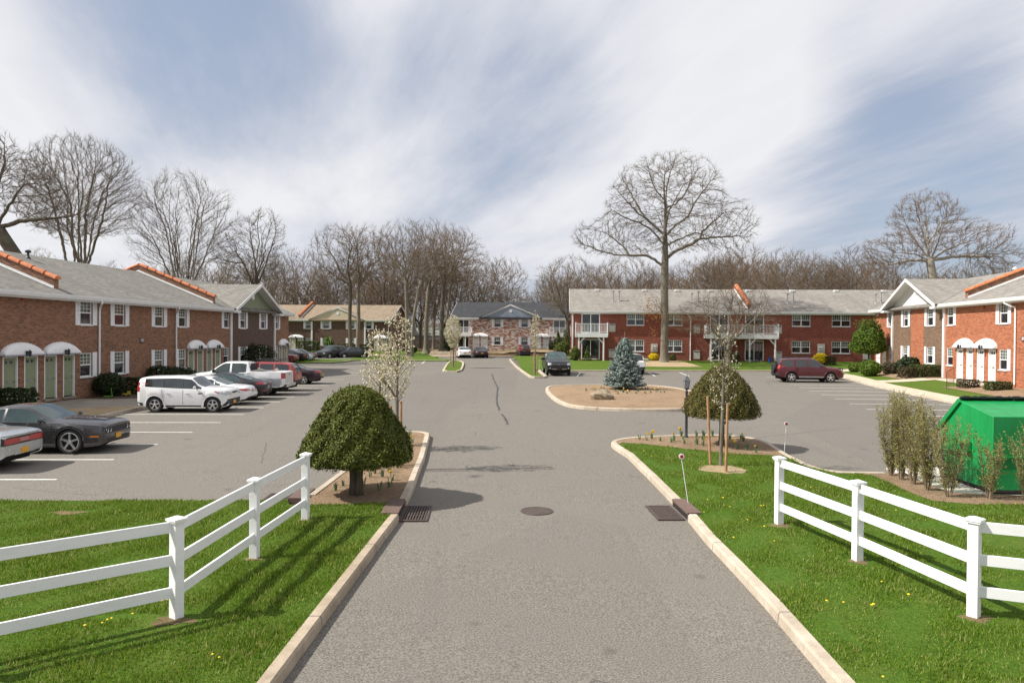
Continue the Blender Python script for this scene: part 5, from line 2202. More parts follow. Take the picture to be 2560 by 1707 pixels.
# the far wood that reads as one mass: brush and thin stems in depth
def far_wood():
    rg = np.random.default_rng(9)
    n = 34000
    Y = rg.uniform(150, 235, n)
    px = rg.uniform(-150, 2750, n)
    X = (px - 1224) / 1794 * Y
    hgt = rg.uniform(2, 9.5, n) * (1 + .25 * np.sin(px / 90.0) + .12 * np.sin(px / 31.0))
    hgt = np.where((px > 1230) & (px < 1420), hgt * .72, hgt)
    base = np.stack([X, Y, BE * Y + AL * np.clip(X, -60, 60) + hgt * rg.uniform(0, .75, n)], 1)
    d = nrm(np.stack([rg.normal(size=n) * .45, rg.normal(size=n) * .45, np.ones(n)], 1))
    V, F, M, T = twigs(rg, base, d, 3, 3.0, .028, .9, .25)
    o = np_mesh_q('woods', V, F, TW_B)
    tag(o, 'brown leafless wood closing the view behind all the buildings', 'wood', None, 'stuff')
    # stems
    m = 420
    Y = rg.uniform(140, 200, m)
    px = rg.uniform(-100, 2700, m)
    X = (px - 1224) / 1794 * Y
    B = np.stack([X, Y, BE * Y], 1)
    V, F, M, T = twigs(rg, B, np.tile([0, 0, 1.0], (m, 1)), 1, 13, .16, .12, 1.0)
    o = np_mesh_q('woods', V, F, BK_P)
    tag(o, 'far pale stems standing in the brown wood', 'wood', None, 'stuff')


far_wood()


# ------------------------------------------------------------------ leafy things
def leaf_quads(rg, P, Nn, size, aspect=1.6, spread=.7, fold=True):
    """one small leaf card per point, facing roughly along Nn"""
    n = len(P)
    Nn = nrm(Nn + rg.normal(size=(n, 3)) * spread)
    t = nrm(np.cross(Nn, rg.normal(size=(n, 3))))
    b = np.cross(Nn, t)
    s = (size * rg.uniform(.6, 1.25, n))[:, None]
    V = np.empty((n, 4, 3))
    V[:, 0] = P - t * s * aspect * .5
    V[:, 1] = P + b * s * .5 + Nn * s * .12
    V[:, 2] = P + t * s * aspect * .5
    V[:, 3] = P - b * s * .5 + Nn * s * .12
    F = np.arange(n * 4).reshape(n, 4)
    return V.reshape(-1, 3), F


YEW = leaf('yew_leaf', [(.030, .044, .008), (.065, .085, .012), (.115, .135, .018), (.18, .18, .026)], trans=.15)
YEW_R = leaf('golden_yew_leaf', [(.028, .034, .010), (.065, .072, .014), (.13, .115, .022), (.21, .15, .035)], trans=.15)
HOLLY = leaf('dark_shrub_leaf', [(.012, .022, .008), (.025, .042, .012), (.045, .06, .018)], trans=.12)
BOXL = leaf('bright_shrub_leaf', [(.045, .08, .010), (.10, .165, .018), (.17, .25, .030)], trans=.25)
HEDGE = leaf('hedge_leaf', [(.03, .045, .014), (.07, .09, .025), (.13, .14, .045)], trans=.15)
ARBV = leaf('arborvitae_leaf', [(.03, .055, .010), (.09, .12, .018), (.17, .19, .03)], trans=.15)
BRONZ = leaf('bronze_leaf', [(.03, .028, .016), (.065, .052, .028), (.11, .095, .035)], trans=.12)
FORS = leaf('forsythia_flower', [(.55, .40, .01), (.80, .62, .02), (.62, .52, .03)], trans=.3)
OAKLEAF = leaf('dead_oak_leaf', [(.22, .09, .03), (.38, .17, .06), (.46, .24, .09)], trans=.3)
SPRUCE = leaf('spruce_needle', [(.12, .16, .145), (.23, .29, .26), (.40, .47, .44)], trans=.08, rough=.7)
BLOS = leaf('pear_blossom', [(.46, .41, .24), (.66, .60, .42), (.78, .73, .56), (.34, .32, .13)], trans=.35)
BUD = leaf('olive_bud', [(.12, .12, .03), (.20, .20, .045), (.30, .27, .08)], trans=.2)
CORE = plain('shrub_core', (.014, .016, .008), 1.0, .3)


def shrub(name, label, cat, loc, rx, ry, h, mat, n, size, z0=0.0, shape='ball', seed=1, group=None, stem=0.0, bump=.12, stems=True):
    """clipped or rounded shrub: leaf cards through an uneven shell over a dark branchy inside"""
    rg = np.random.default_rng(seed)
    t = thing(name, label, cat, loc, 0, group)
    n = int(n)
    if shape == 'box':
        d = rg.uniform(-1, 1, size=(n, 3))
        ax = rg.integers(0, 3, n)
        sg = np.where(rg.random(n) < .5, -1, 1)
        d[np.arange(n), ax] = sg
        d[:, 2] = np.where(ax == 2, 1, d[:, 2])
        Nn = np.zeros((n, 3))
        Nn[np.arange(n), ax] = np.where(ax == 2, 1, sg)
        rr = 1 - rg.random(n) * .12
        k = 1.0 + bump * .6 * np.sin(d[:, 0] * 9 + seed) * np.sin(d[:, 1] * 7 + d[:, 2] * 5)
        P = d * (rr * k)[:, None] * np.array([rx, ry, h / 2]) + np.array([0, 0, h / 2 + z0])
    else:
        d = nrm(rg.normal(size=(n, 3)))
        if shape == 'dome':
            d[:, 2] = np.abs(d[:, 2]) * np.where(rg.random(n) < .22, -.25, 1)
        k = 1 + bump * (np.sin(d[:, 0] * 6 + seed) * np.cos(d[:, 1] * 5 + seed * 2) * .6 + np.sin(d[:, 2] * 9 + d[:, 0] * 8 + seed) * .4)
        rr = 1 - rg.random(n) ** 1.4 * .28
        sc = np.array([rx, ry, h / 2 if shape == 'ball' else h])
        P = d * (k * rr)[:, None] * sc + np.array([0, 0, z0 + (h / 2 if shape == 'ball' else 0)])
        if shape == 'vase':
            f = np.clip((P[:, 2] - z0) / h, 0, 1)
            P[:, 0] *= .45 + .75 * f
            P[:, 1] *= .45 + .75 * f
        if shape == 'cone':
            f = np.clip((P[:, 2] - z0) / h, 0, 1)
            P[:, 0] *= 1.25 - .95 * f
            P[:, 1] *= 1.25 - .95 * f
        Nn = nrm(P - np.array([0, 0, z0 + h * .45]))
    V, F = leaf_quads(rg, P, Nn, size)
    np_mesh('foliage', V, F, mat, t)
    if stems:
        m = MB()
        for q in range(7):
            a = q * 2.4 + seed
            r_ = .55
            m.tube([(rx * .12 * math.cos(a), ry * .12 * math.sin(a), -.05), (rx * .35 * math.cos(a), ry * .35 * math.sin(a), max(z0, 0) + h * .3), (rx * r_ * math.cos(a), ry * r_ * math.sin(a), z0 + h * .72)], [max(.012, rx * .05 + stem), max(.01, rx * .03), .006], 5)
        m.build('stems', BK_D, t)
    return t


def yew(name, label, loc, prof, h0, mat, n, seed, trunks, cx_=0.0):
    """dome shaped clipped yew: prof = list of (height, radius)"""
    rg = np.random.default_rng(seed)
    t = thing(name, label, 'yew tree', loc)
    zs = np.array([p[0] for p in prof])
    rs = np.array([p[1] for p in prof])
    w = np.interp(np.linspace(0, 1, 400), np.linspace(0, 1, len(rs)), rs)
    # side shell
    z = zs[0] + (zs[-1] - zs[0]) * rg.beta(1.12, 1.15, n)
    r = np.interp(z, zs, rs)
    keep = rg.random(n) < (r / rs.max()) ** .8 + .12
    z, r = z[keep], r[keep]
    m = len(z)
    a = rg.uniform(0, 2 * PI, m)
    lump = 1 + .03 * np.sin(a * 2 + seed) + .035 * np.sin(a * 7 + z * 5) + .035 * np.sin(a * 13 - z * 11) + .028 * np.sin(a * 29 + z * 23) * np.sin(z * 31 + a * 5)
    rr = r * lump * (1 - np.abs(rg.normal(size=m)) * .07) + rg.normal(size=m) * .008
    P = np.stack([cx_ + rr * np.cos(a), rr * np.sin(a), z + rg.normal(size=m) * .02], 1)
    slope = np.gradient(np.interp(z, zs, rs))
    Nn = nrm(np.stack([np.cos(a), np.sin(a), np.full(m, .35) + (z - zs[0]) / (zs[-1] - zs[0]) * .9], 1))
    # underside
    k = int(m * .16)
    a2 = rg.uniform(0, 2 * PI, k)
    r2 = rs[0] * np.sqrt(rg.random(k)) * 1.0
    P2 = np.stack([cx_ + r2 * np.cos(a2), r2 * np.sin(a2), zs[0] + .02 + .10 * (1 - r2 / rs[0]) + rg.normal(size=k) * .04], 1)
    V, F = leaf_quads(rg, np.concatenate([P, P2]), np.concatenate([Nn, np.tile([0, 0, -1.0], (k, 1))]), .029, 1.9, .6)
    np_mesh('foliage', V, F, mat, t)
    # short shoots that break the outline
    idx = rg.integers(0, m, int(m * .06))
    V, F, M_, T_ = twigs(rg, P[idx], Nn[idx], 1, .055, .0022, .5, .2)
    Vl, Fl = leaf_quads(rg, np.concatenate([M_, T_]), np.concatenate([Nn[idx], Nn[idx]]), .026, 2.0, .8)
    np_mesh('shoots', Vl, Fl, mat, t)
    # branchy inside
    b = MB()
    for q in range(44):
        a = q * 2.399
        f = (q % 11) / 10
        zz = zs[0] + (zs[-1] - zs[0]) * (.06 + .8 * f)
        ro = float(np.interp(zz, zs, rs)) * .82
        b.tube([(cx_ * .3, 0, h0), (cx_ + ro * .4 * math.cos(a), ro * .4 * math.sin(a), (h0 + zz) / 2 + .1), (cx_ + ro * math.cos(a), ro * math.sin(a), zz)], [.035, .022, .006], 5)
    b.build('branches', BK_D, t)
    m2 = MB()
    rings = 9
    for i in range(rings):
        pass
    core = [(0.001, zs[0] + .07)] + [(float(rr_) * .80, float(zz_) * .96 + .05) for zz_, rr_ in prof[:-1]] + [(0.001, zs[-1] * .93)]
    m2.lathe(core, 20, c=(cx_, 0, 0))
    m2.build('dark_inner_hull', CORE, t)  # added solid dark hull, keeps the crown from being seen through
    for tr in trunks:
        MB().tube(tr[0], tr[1], 9).build('trunk', BK_D, t, smooth=True)
    return t


zz = gz(-2.9, 15.9) + .13
yew('yew_tree', 'dome shaped clipped dark green yew on the mulch island left of the road', (-2.92, 15.95, zz),
    [(.76, 1.12), (.84, 1.22), (.95, 1.23), (1.1, 1.16), (1.35, 1.04), (1.6, .90), (1.85, .74), (2.08, .61), (2.24, .44), (2.34, .25), (2.39, .04)], .66, YEW, 92000, 3,
    [([(-.06, 0, -.05), (-.07, .02, .35), (-.10, 0, .95)], [.115, .085, .08]), ([(.07, -.02, -.05), (.06, 0, .4), (.12, 0, .95)], [.10, .08, .075]), ([(0, .05, -.05), (.0, .05, .9)], [.09, .07]),
     ([(-.08, 0, .62), (-.5, -.05, .72), (-.95, 0, .80)], [.03, .022, .012]), ([(.1, 0, .6), (.5, 0, .70), (.95, .1, .82)], [.03, .02, .012])])
zz = gz(7.4, 22.5) + .14
yew('yew_tree', 'dome shaped yew with golden brown patches beside the black lamp post', (7.40, 22.6, zz),
    [(.92, 1.05), (1.0, 1.17), (1.15, 1.20), (1.4, 1.12), (1.65, .98), (1.9, .82), (2.15, .62), (2.35, .42), (2.5, .22), (2.58, .03)], .9, YEW_R, 26000, 5,
    [([(0, 0, -.05), (.02, 0, .5), (.0, 0, 1.15)], [.10, .08, .07]), ([(.1, 0, .68), (.28, 0, .95), (.35, 0, 1.2)], [.035, .03, .025])])


# flowering pears
def pear(label, loc, seed, h, rx, z_low, nb, bl, dens, lean=0.0, z_top=None, stakes=True, trunk_r=.045, size=.055):
    trk = [(0, 0, 0), (lean * .3, 0, z_low * .6), (lean * .6, 0, z_low + .2), (lean, 0, z_low + (h - z_low) * .5)]
    t, pos, par, rad, nd, tipn = bare_tree('flowering_pear_tree', label, 'pear tree', seed, trk, limbs=(), env=[(lean, 0, (z_low + h) / 2 + .15, rx, rx, (h - z_low) / 2)], N=nb, step=.11, R0=trunk_r, tip=.0035, tw=(1, .16, .0025),
                                           loc=loc, up=.55, jit=.12, thr=.022, barkm=BK, twm=TW_G, flare=1.2, infl=.9, kill=.14)
    rg = np.random.default_rng(seed)
    cand = np.where((rad < .011) & (pos[:, 2] > z_low + .15))[0]
    sel = cand[rg.random(len(cand)) < bl]
    C = pos[sel]
    per = dens
    P = np.repeat(C, per, 0) + rg.normal(size=(len(C) * per, 3)) * .035
    V, F = leaf_quads(rg, P, rg.normal(size=P.shape), size, 1.1, 1.0)
    np_mesh('blossom', V, F, BLOS, t)
    return t


def stake(label, x, y, z, h, lean=0.0, group='wooden stakes beside the young pear trees'):
    m = MB().tube([(0, 0, -.1), (lean, 0, h)], [.038, .033], 9)
    o = m.build('wooden_stake', plain('stake_wood', (.36, .20, .10), .8, .2, 8.0), smooth=True, sharp=40)
    o.location = (x, y, z)
    return tag(o, label, 'stake', group)


zI = gz(-3, 20) + .13
pear('young pear tree thick with cream blossom, directly behind the top of the dome shaped yew', (-3.42, 22.6, zI), 201, 3.6, .62, .75, 900, .66, 5)
pear('young blossoming pear tree on the mulch island, the taller and right one of the pair', (-2.46, 19.3, zI), 203, 4.05, .50, 1.45, 900, .52, 5)
stake('tall stake right of the right blossoming pear on the mulch island', -2.33, 19.1, zI, 1.75)
stake('short stake left of the right blossoming pear on the mulch island', -2.66, 19.4, zI, 1.6, .02)
zR = gz(6.2, 19) + .13
pear('slender young pear tree with few cream blossoms on the right lawn', (6.26, 19.15, zR), 207, 3.95, .44, 1.15, 900, .42, 3, lean=.06, size=.042)
stake('pale round stake left of the slender pear on the right lawn', 6.05, 19.35, zR, 1.86, -.10)
stake('orange brown stake right of the slender pear on the right lawn', 6.10 + .02, 18.3, zR, 1.78, .03)
zS = gz(-3.5, 70) + .13
pear('bushy young blossoming pear on the small far island in the road', (-3.5, 70, zS), 211, 4.9, .82, 1.5, 800, .85, 6, trunk_r=.07, size=.075)
stake('stake left of the pear on the small far island', -3.75, 69.6, zS, 1.7)
stake('stake right of the pear on the small far island', -3.3, 69.8, zS, 1.6)
pear('thin young pear with a narrow blossoming crown beside the black pickup', (3.75, 58.6, gz(3.7, 58) + .13), 213, 5.1, .42, 1.7, 600, .75, 5, trunk_r=.05, size=.065)
stake('stake left of the thin pear beside the black pickup', 3.62, 58.3, gz(3.6, 58) + .13, 1.75)
stake('stake right of the thin pear beside the black pickup', 3.92, 58.5, gz(3.6, 58) + .13, 1.7)
# soil ring of the slender pear
m_ = MB()
rgx = random.Random(4)
c_ = (6.18, 18.75)
ring = [(c_[0] + math.cos(a) * .62 * rgx.uniform(.8, 1.15), c_[1] + math.sin(a) * .62 * rgx.uniform(.75, 1.15)) for a in [2 * PI * k / 22 for k in range(22)]]
vs = [(x, y, gz(x, y) + .134) for x, y in ring] + [(c_[0], c_[1], gz(*c_) + .19)]
struct(m_.add(vs, [(i, (i + 1) % 22, 22) for i in range(22)]).build('bare_soil', DIRT, smooth=True))


# blue spruce
def spruce(loc, H, Rb, seed):
    rg = np.random.default_rng(seed)
    t = thing('blue_spruce', 'blue green spruce on the oval mulch island behind the boulder', 'spruce', loc)
    MB().tube([(0, 0, -.05), (0, 0, H * .97)], [.06, .008], 7).build('trunk', BK_D, t)
    MB().tube([(.0, 0, H - .1), (.01, 0, H + .35)], [.010, .008], 5).build('leader_stick', plain('bamboo', (.42, .33, .14), .6, .1), t)
    P, Nn = [], []
    bm = MB()
    z = .12
    k = 0
    while z < H * .97:
        f = 1 - z / H
        nb = int(7 + 9 * f)
        for q in range(nb):
            a = k * 2.399 + q * 2 * PI / nb + rg.normal() * .15
            L = Rb * (f ** .85) * rg.uniform(.82, 1.14) + .07
            n = max(4, int(L / .045))
            up0 = .22 + .5 * (1 - f)
            tip = np.array([math.cos(a) * L, math.sin(a) * L, z + L * (up0 - .18) + .05 * L])
            bm.tube([(0, 0, z), tuple(tip)], [.012, .004], 4, False)
            for s in range(1, n + 1):
                u = s / n
                p = np.array([math.cos(a) * L * u, math.sin(a) * L * u, z + L * u * (up0 - .18) + .07 * u * u * L])
                wdt = (.03 + .13 * math.sin(PI * min(1, u * .85 + .12))) * (.5 + L)
                for w in range(7):
                    side = rg.uniform(-1, 1) * wdt
                    q_ = p + np.array([-math.sin(a) * side, math.cos(a) * side, rg.uniform(-.015, .05)])
                    P.append(q_)
                    Nn.append([math.cos(a) * .5, math.sin(a) * .5, 1.0])
        z += .085 + .03 * rg.random()
        k += 1
    bm.build('branches', BK_D, t)
    P = np.array(P)
    V, F = leaf_quads(rg, P, np.array(Nn), .055, 2.1, .75)
    np_mesh('needles', V, F, SPRUCE, t)
    return t


spruce((8.06, 42.6, gz(8, 42.6) + .22), 3.10, 1.2, 7)


# boulder
def boulder():
    bm = bmesh.new()
    bmesh.ops.create_icosphere(bm, subdivisions=4, radius=1)
    rg = np.random.default_rng(12)
    ph = rg.uniform(0, 6, 9)
    planes = [(nrm(rg.normal(size=3)), rg.uniform(.72, .95)) for _ in range(14)]
    for v in bm.verts:
        p = np.array(v.co)
        for n_, d_ in planes:
            q = p @ n_
            if q > d_:
                p = p - n_ * (q - d_) * .9
        p = p * (1 + .04 * math.sin(p[0] * 9 + ph[0]) * math.sin(p[1] * 8 + ph[1]) + .03 * math.sin(p[2] * 14 + p[0] * 11))
        if p[2] < 0:
            p[0] *= 1 + .25 * p[2]
        v.co = Vector((p[0] * .70, p[1] * .45, p[2] * .38 + .05 * p[0]))
    me = bpy.data.meshes.new('boulder')
    bm.to_mesh(me)
    bm.free()
    me.polygons.foreach_set('use_smooth', [True] * len(me.polygons))
    m, nt, b = nt_new('boulder_stone')
    g = NG(nt)
    p = g.coord()
    n = g.noise(p, 4, 8, .7)
    col = g.ramp(n, [(.3, (.17, .13, .08)), (.7, (.46, .37, .26))])
    n2 = g.noise(g.mapping(p, (1, 1, 3)), 3, 5, .7)
    col = g.mix(g.math('MULTIPLY', g.math('SUBTRACT', n2, .5), 3, clamp=True), col, (.11, .10, .05))
    g.l(col, b.inputs['Base Color'])
    setin(b, 'Roughness', .95)
    g.bump(n, 1.0, .12, b)
    me.materials.append(m)
    o = bpy.data.objects.new('boulder', me)
    COL.objects.link(o)
    o.location = (5.78, 36.6, gz(5.8, 36.6) + .36)
    o.rotation_euler = (0, 0, R(8))
    tag(o, 'flat topped tan boulder on the oval mulch island', 'boulder')


boulder()

# shrubs --------------------------------------------------------------------
shrub('umbrella_tree', 'clipped mushroom shaped evergreen at the left corner of the right building', 'tree', (33.0, 61.5, Zs(33.0, 61.5)), 1.5, 1.45, 2.05, BOXL, 7000, .11, z0=1.95, shape='dome', seed=21, bump=.16, stems=False)
_um = [o for o in bpy.data.objects if o.name == 'umbrella_tree'][0]
MB().tube([(0, 0, -.1), (.05, 0, 1.1), (0, 0, 2.2)], [.10, .08, .07], 8).tube([(0, 0, 1.6), (.5, .1, 2.1), (.9, .1, 2.5)], [.05, .04, .02], 6).tube([(0, 0, 1.6), (-.5, -.1, 2.1), (-.9, .1, 2.5)], [.05, .04, .02], 6).build('trunk', BK_D, _um)
_r = np.random.default_rng(8)
_d = _r.normal(size=(900, 3)) * [.38, .36, .22] + [-.05, 0, 4.0]
_V, _F = leaf_quads(_r, _d, _r.normal(size=_d.shape), .10, 1.5, .8)
np_mesh('crown_tip', _V, _F, ARBV, _um)
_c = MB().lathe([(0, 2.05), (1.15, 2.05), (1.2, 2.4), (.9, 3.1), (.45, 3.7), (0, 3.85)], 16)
_c.build('dark_inner_hull', CORE, _um)  # dark hull added behind the leaf cards to close the crown
SH = [
    ('round_shrub', 'large round bright green shrub at the bend of the right path', 'shrub', (30.3, 56.2), .80, .8, 1.3, BOXL, 4600, .08, 'ball', 31),
    ('round_shrub', 'smaller round green shrub left of the large round one at the right path', 'shrub', (31.7, 61.2), .62, .6, .8, BOXL, 2600, .08, 'ball', 32),
    ('spreading_shrub', 'spreading bronze green shrub left of the pair under the white gable', 'shrub', (32.2, 56.6), 1.0, .8, 1.0, BRONZ, 3200, .08, 'vase', 33),
    ('laurel_shrub', 'broad leaved green shrub against the stained wall under the white gable', 'shrub', (33.1, 55.6), 1.0, .7, 1.35, HOLLY, 2600, .12, 'ball', 34),
    ('clipped_shrub', 'low flat clipped yew before the stained wall beside the steps', 'shrub', (32.4, 52.4), .85, .75, .9, HEDGE, 4200, .07, 'box', 35),
    ('clipped_shrub', 'bronze clipped shrub in front of the low yew under the white gable', 'shrub', (31.3, 52.4), .68, .6, .75, BRONZ, 2600, .07, 'box', 36),
    ('low_shrub', 'low sparse shrub right of the white doors on the right', 'shrub', Eloc(9.0, 2.2), .5, .4, .5, BRONZ, 1500, .06, 'box', 37),
    ('clipped_shrub', 'low clipped green hedge under the window right of the white doors', 'shrub', Eloc(11.2, 1.6), .62, .4, .5, HEDGE, 2400, .06, 'box', 38),
    ('hedge', 'grey green trimmed hedge left of the path before the dark brown building', 'hedge', (at(775, 112), 112), 1.55, .8, 1.7, HEDGE, 2400, .13, 'box', 41),
    ('vase_shrub', 'bright green topiary shrub before the dark brown building', 'shrub', (at(826, 114), 114), 1.05, .9, 2.5, BOXL, 2000, .15, 'vase', 42),
    ('hedge', 'low olive hedge left of the twin tall trees before the dark brown building', 'hedge', (at(868, 113), 113), 1.2, .7, 1.3, HEDGE, 1500, .13, 'box', 43),
    ('hedge', 'dark low hedge right of the twin tall trees before the dark brown building', 'hedge', (at(911, 112), 112), 1.5, .7, 1.2, HOLLY, 1800, .12, 'box', 44),
    ('dark_shrub', 'dark shrub at the right corner of the dark brown building', 'shrub', (at(1030, 108), 108), .9, .8, 1.2, HOLLY, 1100, .13, 'ball', 45),
    ('dark_shrub', 'cloud clipped dark shrub left of the mottled brick building', 'shrub', (at(1119, 107.5), 107.5), 1.3, .9, 2.0, HOLLY, 1900, .14, 'ball', 46),
    ('vase_shrub', 'dark vase shaped clipped shrub at the right steps of the mottled brick building', 'shrub', (at(1379, 104), 104), .62, .6, 1.5, HOLLY, 1100, .12, 'vase', 47),
    ('arborvitae', 'tall pointed green arborvitae, the left one beside the red building', 'conifer', (at(1396, 99), 99), .62, .6, 3.0, ARBV, 1800, .12, 'cone', 48),
    ('arborvitae', 'tallest yellow green arborvitae at the corner of the red building', 'conifer', (at(1415, 97.5), 97.5), .8, .7, 3.5, ARBV, 2200, .12, 'cone', 49),
    ('round_shrub', 'yellow green round shrub below the two arborvitae', 'shrub', (at(1408, 93), 93), .95, .8, 1.7, ARBV, 1800, .11, 'ball', 50),
    ('dense_shrub', 'dense green shrub before the left post of the single balcony', 'shrub', (at(1440, 75.5), 75.5), .52, .5, 1.45, ARBV, 1800, .09, 'ball', 51),
    ('dense_shrub', 'pointed green shrub before the sliding door under the single balcony', 'shrub', (at(1470, 75.0), 75.0), .42, .4, 1.55, ARBV, 1700, .08, 'cone', 52),
    ('forsythia', 'bright yellow forsythia left of the big oak', 'shrub', (at(1637, 75.2), 75.2), .55, .5, .8, FORS, 1700, .08, 'ball', 53),
    ('forsythia', 'bright yellow forsythia below the meters near the right end of the red building', 'shrub', (at(2063, 70.6), 70.6), .68, .55, 1.15, FORS, 2200, .08, 'ball', 54),
    ('clipped_shrub', 'dark clipped shrub right of the forsythia at the red building', 'shrub', (at(2085, 70.4), 70.4), .52, .45, .85, HOLLY, 1200, .08, 'box', 55),
    ('flat_shrub', 'flat topped shrub under the window right of the big oak', 'shrub', (at(1686, 74.9), 74.9), .58, .4, .75, HEDGE, 1100, .08, 'vase', 56),
    ('flat_shrub', 'flat topped shrub under the window behind the spruce', 'shrub', (at(1586, 75.9), 75.9), .5, .4, .7, HEDGE, 900, .08, 'vase', 57),
    ('dark_shrub', 'dark shrub at the foot of the low spreading tree', 'shrub', (at(1846, 71.5), 71.5), .5, .5, 1.2, HOLLY, 1100, .08, 'ball', 58),
]
for nm, lb, ct, (x, y), rx, ry, h, mt, n, sz, shp, sd in SH:
    z = Zs(x, y)
    shrub(nm, lb, ct, (x, y, z), rx, ry, h, mt, n, sz, shape=shp, seed=sd)


def Aloc(u, d):
    a = R(85)
    return (-22.0 + math.cos(a) * u + math.sin(a) * d, 30 + math.sin(a) * u - math.cos(a) * d)


AS = [
    ('clipped_shrub', 'dark green clipped shrub at the left edge of the photo beside the first door', (2.2, .9), .75, .6, .95, 'box', 61),
    ('dark_shrub', 'dark rounded shrub on a bare stem under the window right of the green doors', (9.3, .8), .85, .6, 1.25, 'ball', 62),
    ('dark_shrub', 'dark boxy shrub right of the rounded one under the second window', (10.9, .8), 1.05, .6, .85, 'box', 63),
    ('dark_shrub', 'sprawling dark shrub behind the roof of the white boxy car', (14.5, .8), 1.2, .7, 1.4, 'ball', 64),
    ('dark_shrub', 'low dark sprawling shrub below the third window of the left building', (16.6, .8), 1.1, .7, 1.15, 'ball', 65),
    ('holly_tree', 'large dark rounded holly before the dark brown gable wall of the left building', (28.6, .9), 1.35, 1.0, 2.4, 'ball', 66),
]
for nm, lb, (u, d), rx, ry, h, shp, sd in AS:
    x, y = Aloc(u, d)
    shrub(nm, lb, 'shrub', (x, y, gz(x, y) + .14), rx, ry, h, HOLLY, 2600 if h < 2 else 5200, .085, shape=shp, seed=sd, bump=.16)


# thin twiggy shrubs round the dumpster
def twig_shrub(label, x, y, h, w, seed, ns=13):
    rg = np.random.default_rng(seed)
    t = thing('forsythia_bush', label, 'shrub', (x, y, gz(x, y) + .13), 0, 'thin budding bushes round the green dumpster')
    st = MB()
    P = []
    D_ = []
    for q in range(ns):
        a = rg.uniform(0, 2 * PI)
        r = w * rg.uniform(.2, .95)
        hh = h * rg.uniform(.72, 1.06)
        p0 = np.array([math.cos(a) * .05, math.sin(a) * .05, 0])
        p1 = np.array([math.cos(a) * r * .45, math.sin(a) * r * .45, hh * .35])
        p2 = np.array([math.cos(a) * r * .85 + rg.normal() * .03, math.sin(a) * r * .85, hh * .7])
        p3 = np.array([math.cos(a) * r + rg.normal() * .04, math.sin(a) * r + rg.normal() * .04, hh])
        st.tube([tuple(p0), tuple(p1), tuple(p2), tuple(p3)], [.010, .0075, .005, .0025], 4, False)
        for s in np.linspace(.12, 1, 26):
            u = s * 3
            k = min(int(u), 2)
            f = u - k
            seg = [p0, p1, p2, p3]
            P.append(seg[k] * (1 - f) + seg[k + 1] * f)
            D_.append(seg[k + 1] - seg[k])
    st.build('stems', plain('young_stem', (.24, .185, .12), .9, .2), t)
    P = np.array(P)
    D_ = nrm(np.array(D_))
    V, F, M, T = twigs(rg, P, D_, 2, .24, .0026, 1.1, .3)
    np_mesh_q('twigs', V, F, plain('young_twig', (.27, .20, .12), .9, .2), t)
    B = np.concatenate([M, T, P + rg.normal(size=P.shape) * .012, (M + T) / 2])
    V, F = leaf_quads(rg, B + rg.normal(size=B.shape) * .006, rg.normal(size=B.shape), .025, 1.7, 1.0)
    np_mesh('buds', V, F, BUD, t)


TB = [(10.2, 17.85, 1.82, .40, 'leftmost and farthest of the row by the green dumpster'), (10.18, 17.35, 1.86, .38, 'second from the left, in the row by the green dumpster'),
      (10.16, 16.85, 1.80, .36, 'third from the left, in the row by the green dumpster'), (10.12, 16.2, 1.66, .34, 'fourth from the left, just clear of the green dumpster'),
      (10.17, 15.52, 1.62, .42, 'nearest, before the left side of the green dumpster'), (10.95, 15.33, 1.30, .36, 'before the front corner of the green dumpster'),
      (11.68, 15.22, 1.55, .40, 'before the front of the green dumpster at the photo edge'), (12.4, 15.2, 1.4, .36, 'beyond the right photo edge before the green dumpster')]
for i, (x, y, h, w, lb) in enumerate(TB):
    twig_shrub('thin budding bush, ' + lb, x, y, h * (1.05 if i < 4 else 1), w * (1.15 if i < 5 else 1.0), 300 + i, 21 if i < 4 else 14 if i < 5 else 9)

# dead leaves still hanging low on the big oak
rg = np.random.default_rng(5)
P = np.concatenate([rg.normal(size=(260, 3)) * [.55, .5, .7] + [-1.6, -1.0, 5.6], rg.normal(size=(140, 3)) * [.7, .5, .35] + [-.9, -.8, 4.6], rg.normal(size=(90, 3)) * [.5, .4, .3] + [1.3, -.7, 4.6], rg.normal(size=(50, 3)) * [.25, .2, .3] + [-1.2, -.6, 2.9]])
V, F = leaf_quads(rg, P, rg.normal(size=P.shape), .10, 1.4, 1.0)
oak = [o for o in bpy.data.objects if o.name == 'oak_tree'][0]
np_mesh('dead_leaves', V, F, OAKLEAF, oak)
m_ = MB()
for q in range(14):
    p = P[rg.integers(0, len(P))]
    m_.tube([(0, 0, 3.2 + q * .15), tuple(p * [.5, .5, 1]), tuple(p)], [.02, .014, .006], 4, False)
m_.build('side_twigs', TW_G, oak)

# ------------------------------------------------------------------ vehicles
TYRE = plain('tyre_rubber', (.022, .021, .021), .85, .2)
ALLOY = plain('alloy_rim', (.62, .62, .61), .35, .06, 3, metal=.75)
ALLOY_D = plain('dark_alloy', (.10, .10, .105), .35, .1, 3, metal=.6)
BPLAST = plain('black_plastic', (.022, .022, .024), .6, .15)
CHROME = plain('chrome', (.62, .62, .62), .12, .05, 3, metal=1.0)
TAIL = plain('tail_lamp_red', (.38, .012, .014), .18, .15, 8, coat=.8)
HEAD = plain('head_lamp_clear', (.46, .48, .50), .10, .3, 14, coat=1.0)
AMBER = plain('amber_lamp', (.65, .20, .02), .2, .1, coat=.6)
PLATE = plain('yellow_plate', (.72, .36, .03), .5, .1)
PLATE_T = plain('plate_blue', (.02, .03, .12), .5, .1)
CGL = glass('car_glass', (.03, .048, .046), .03, spec=1.0, scale=1.2)
CGL_D = glass('tinted_car_glass', (.022, .026, .028), .03, spec=1.0, scale=1.2)
UNDER = plain('underbody', (.010, .010, .010), .95, .2)


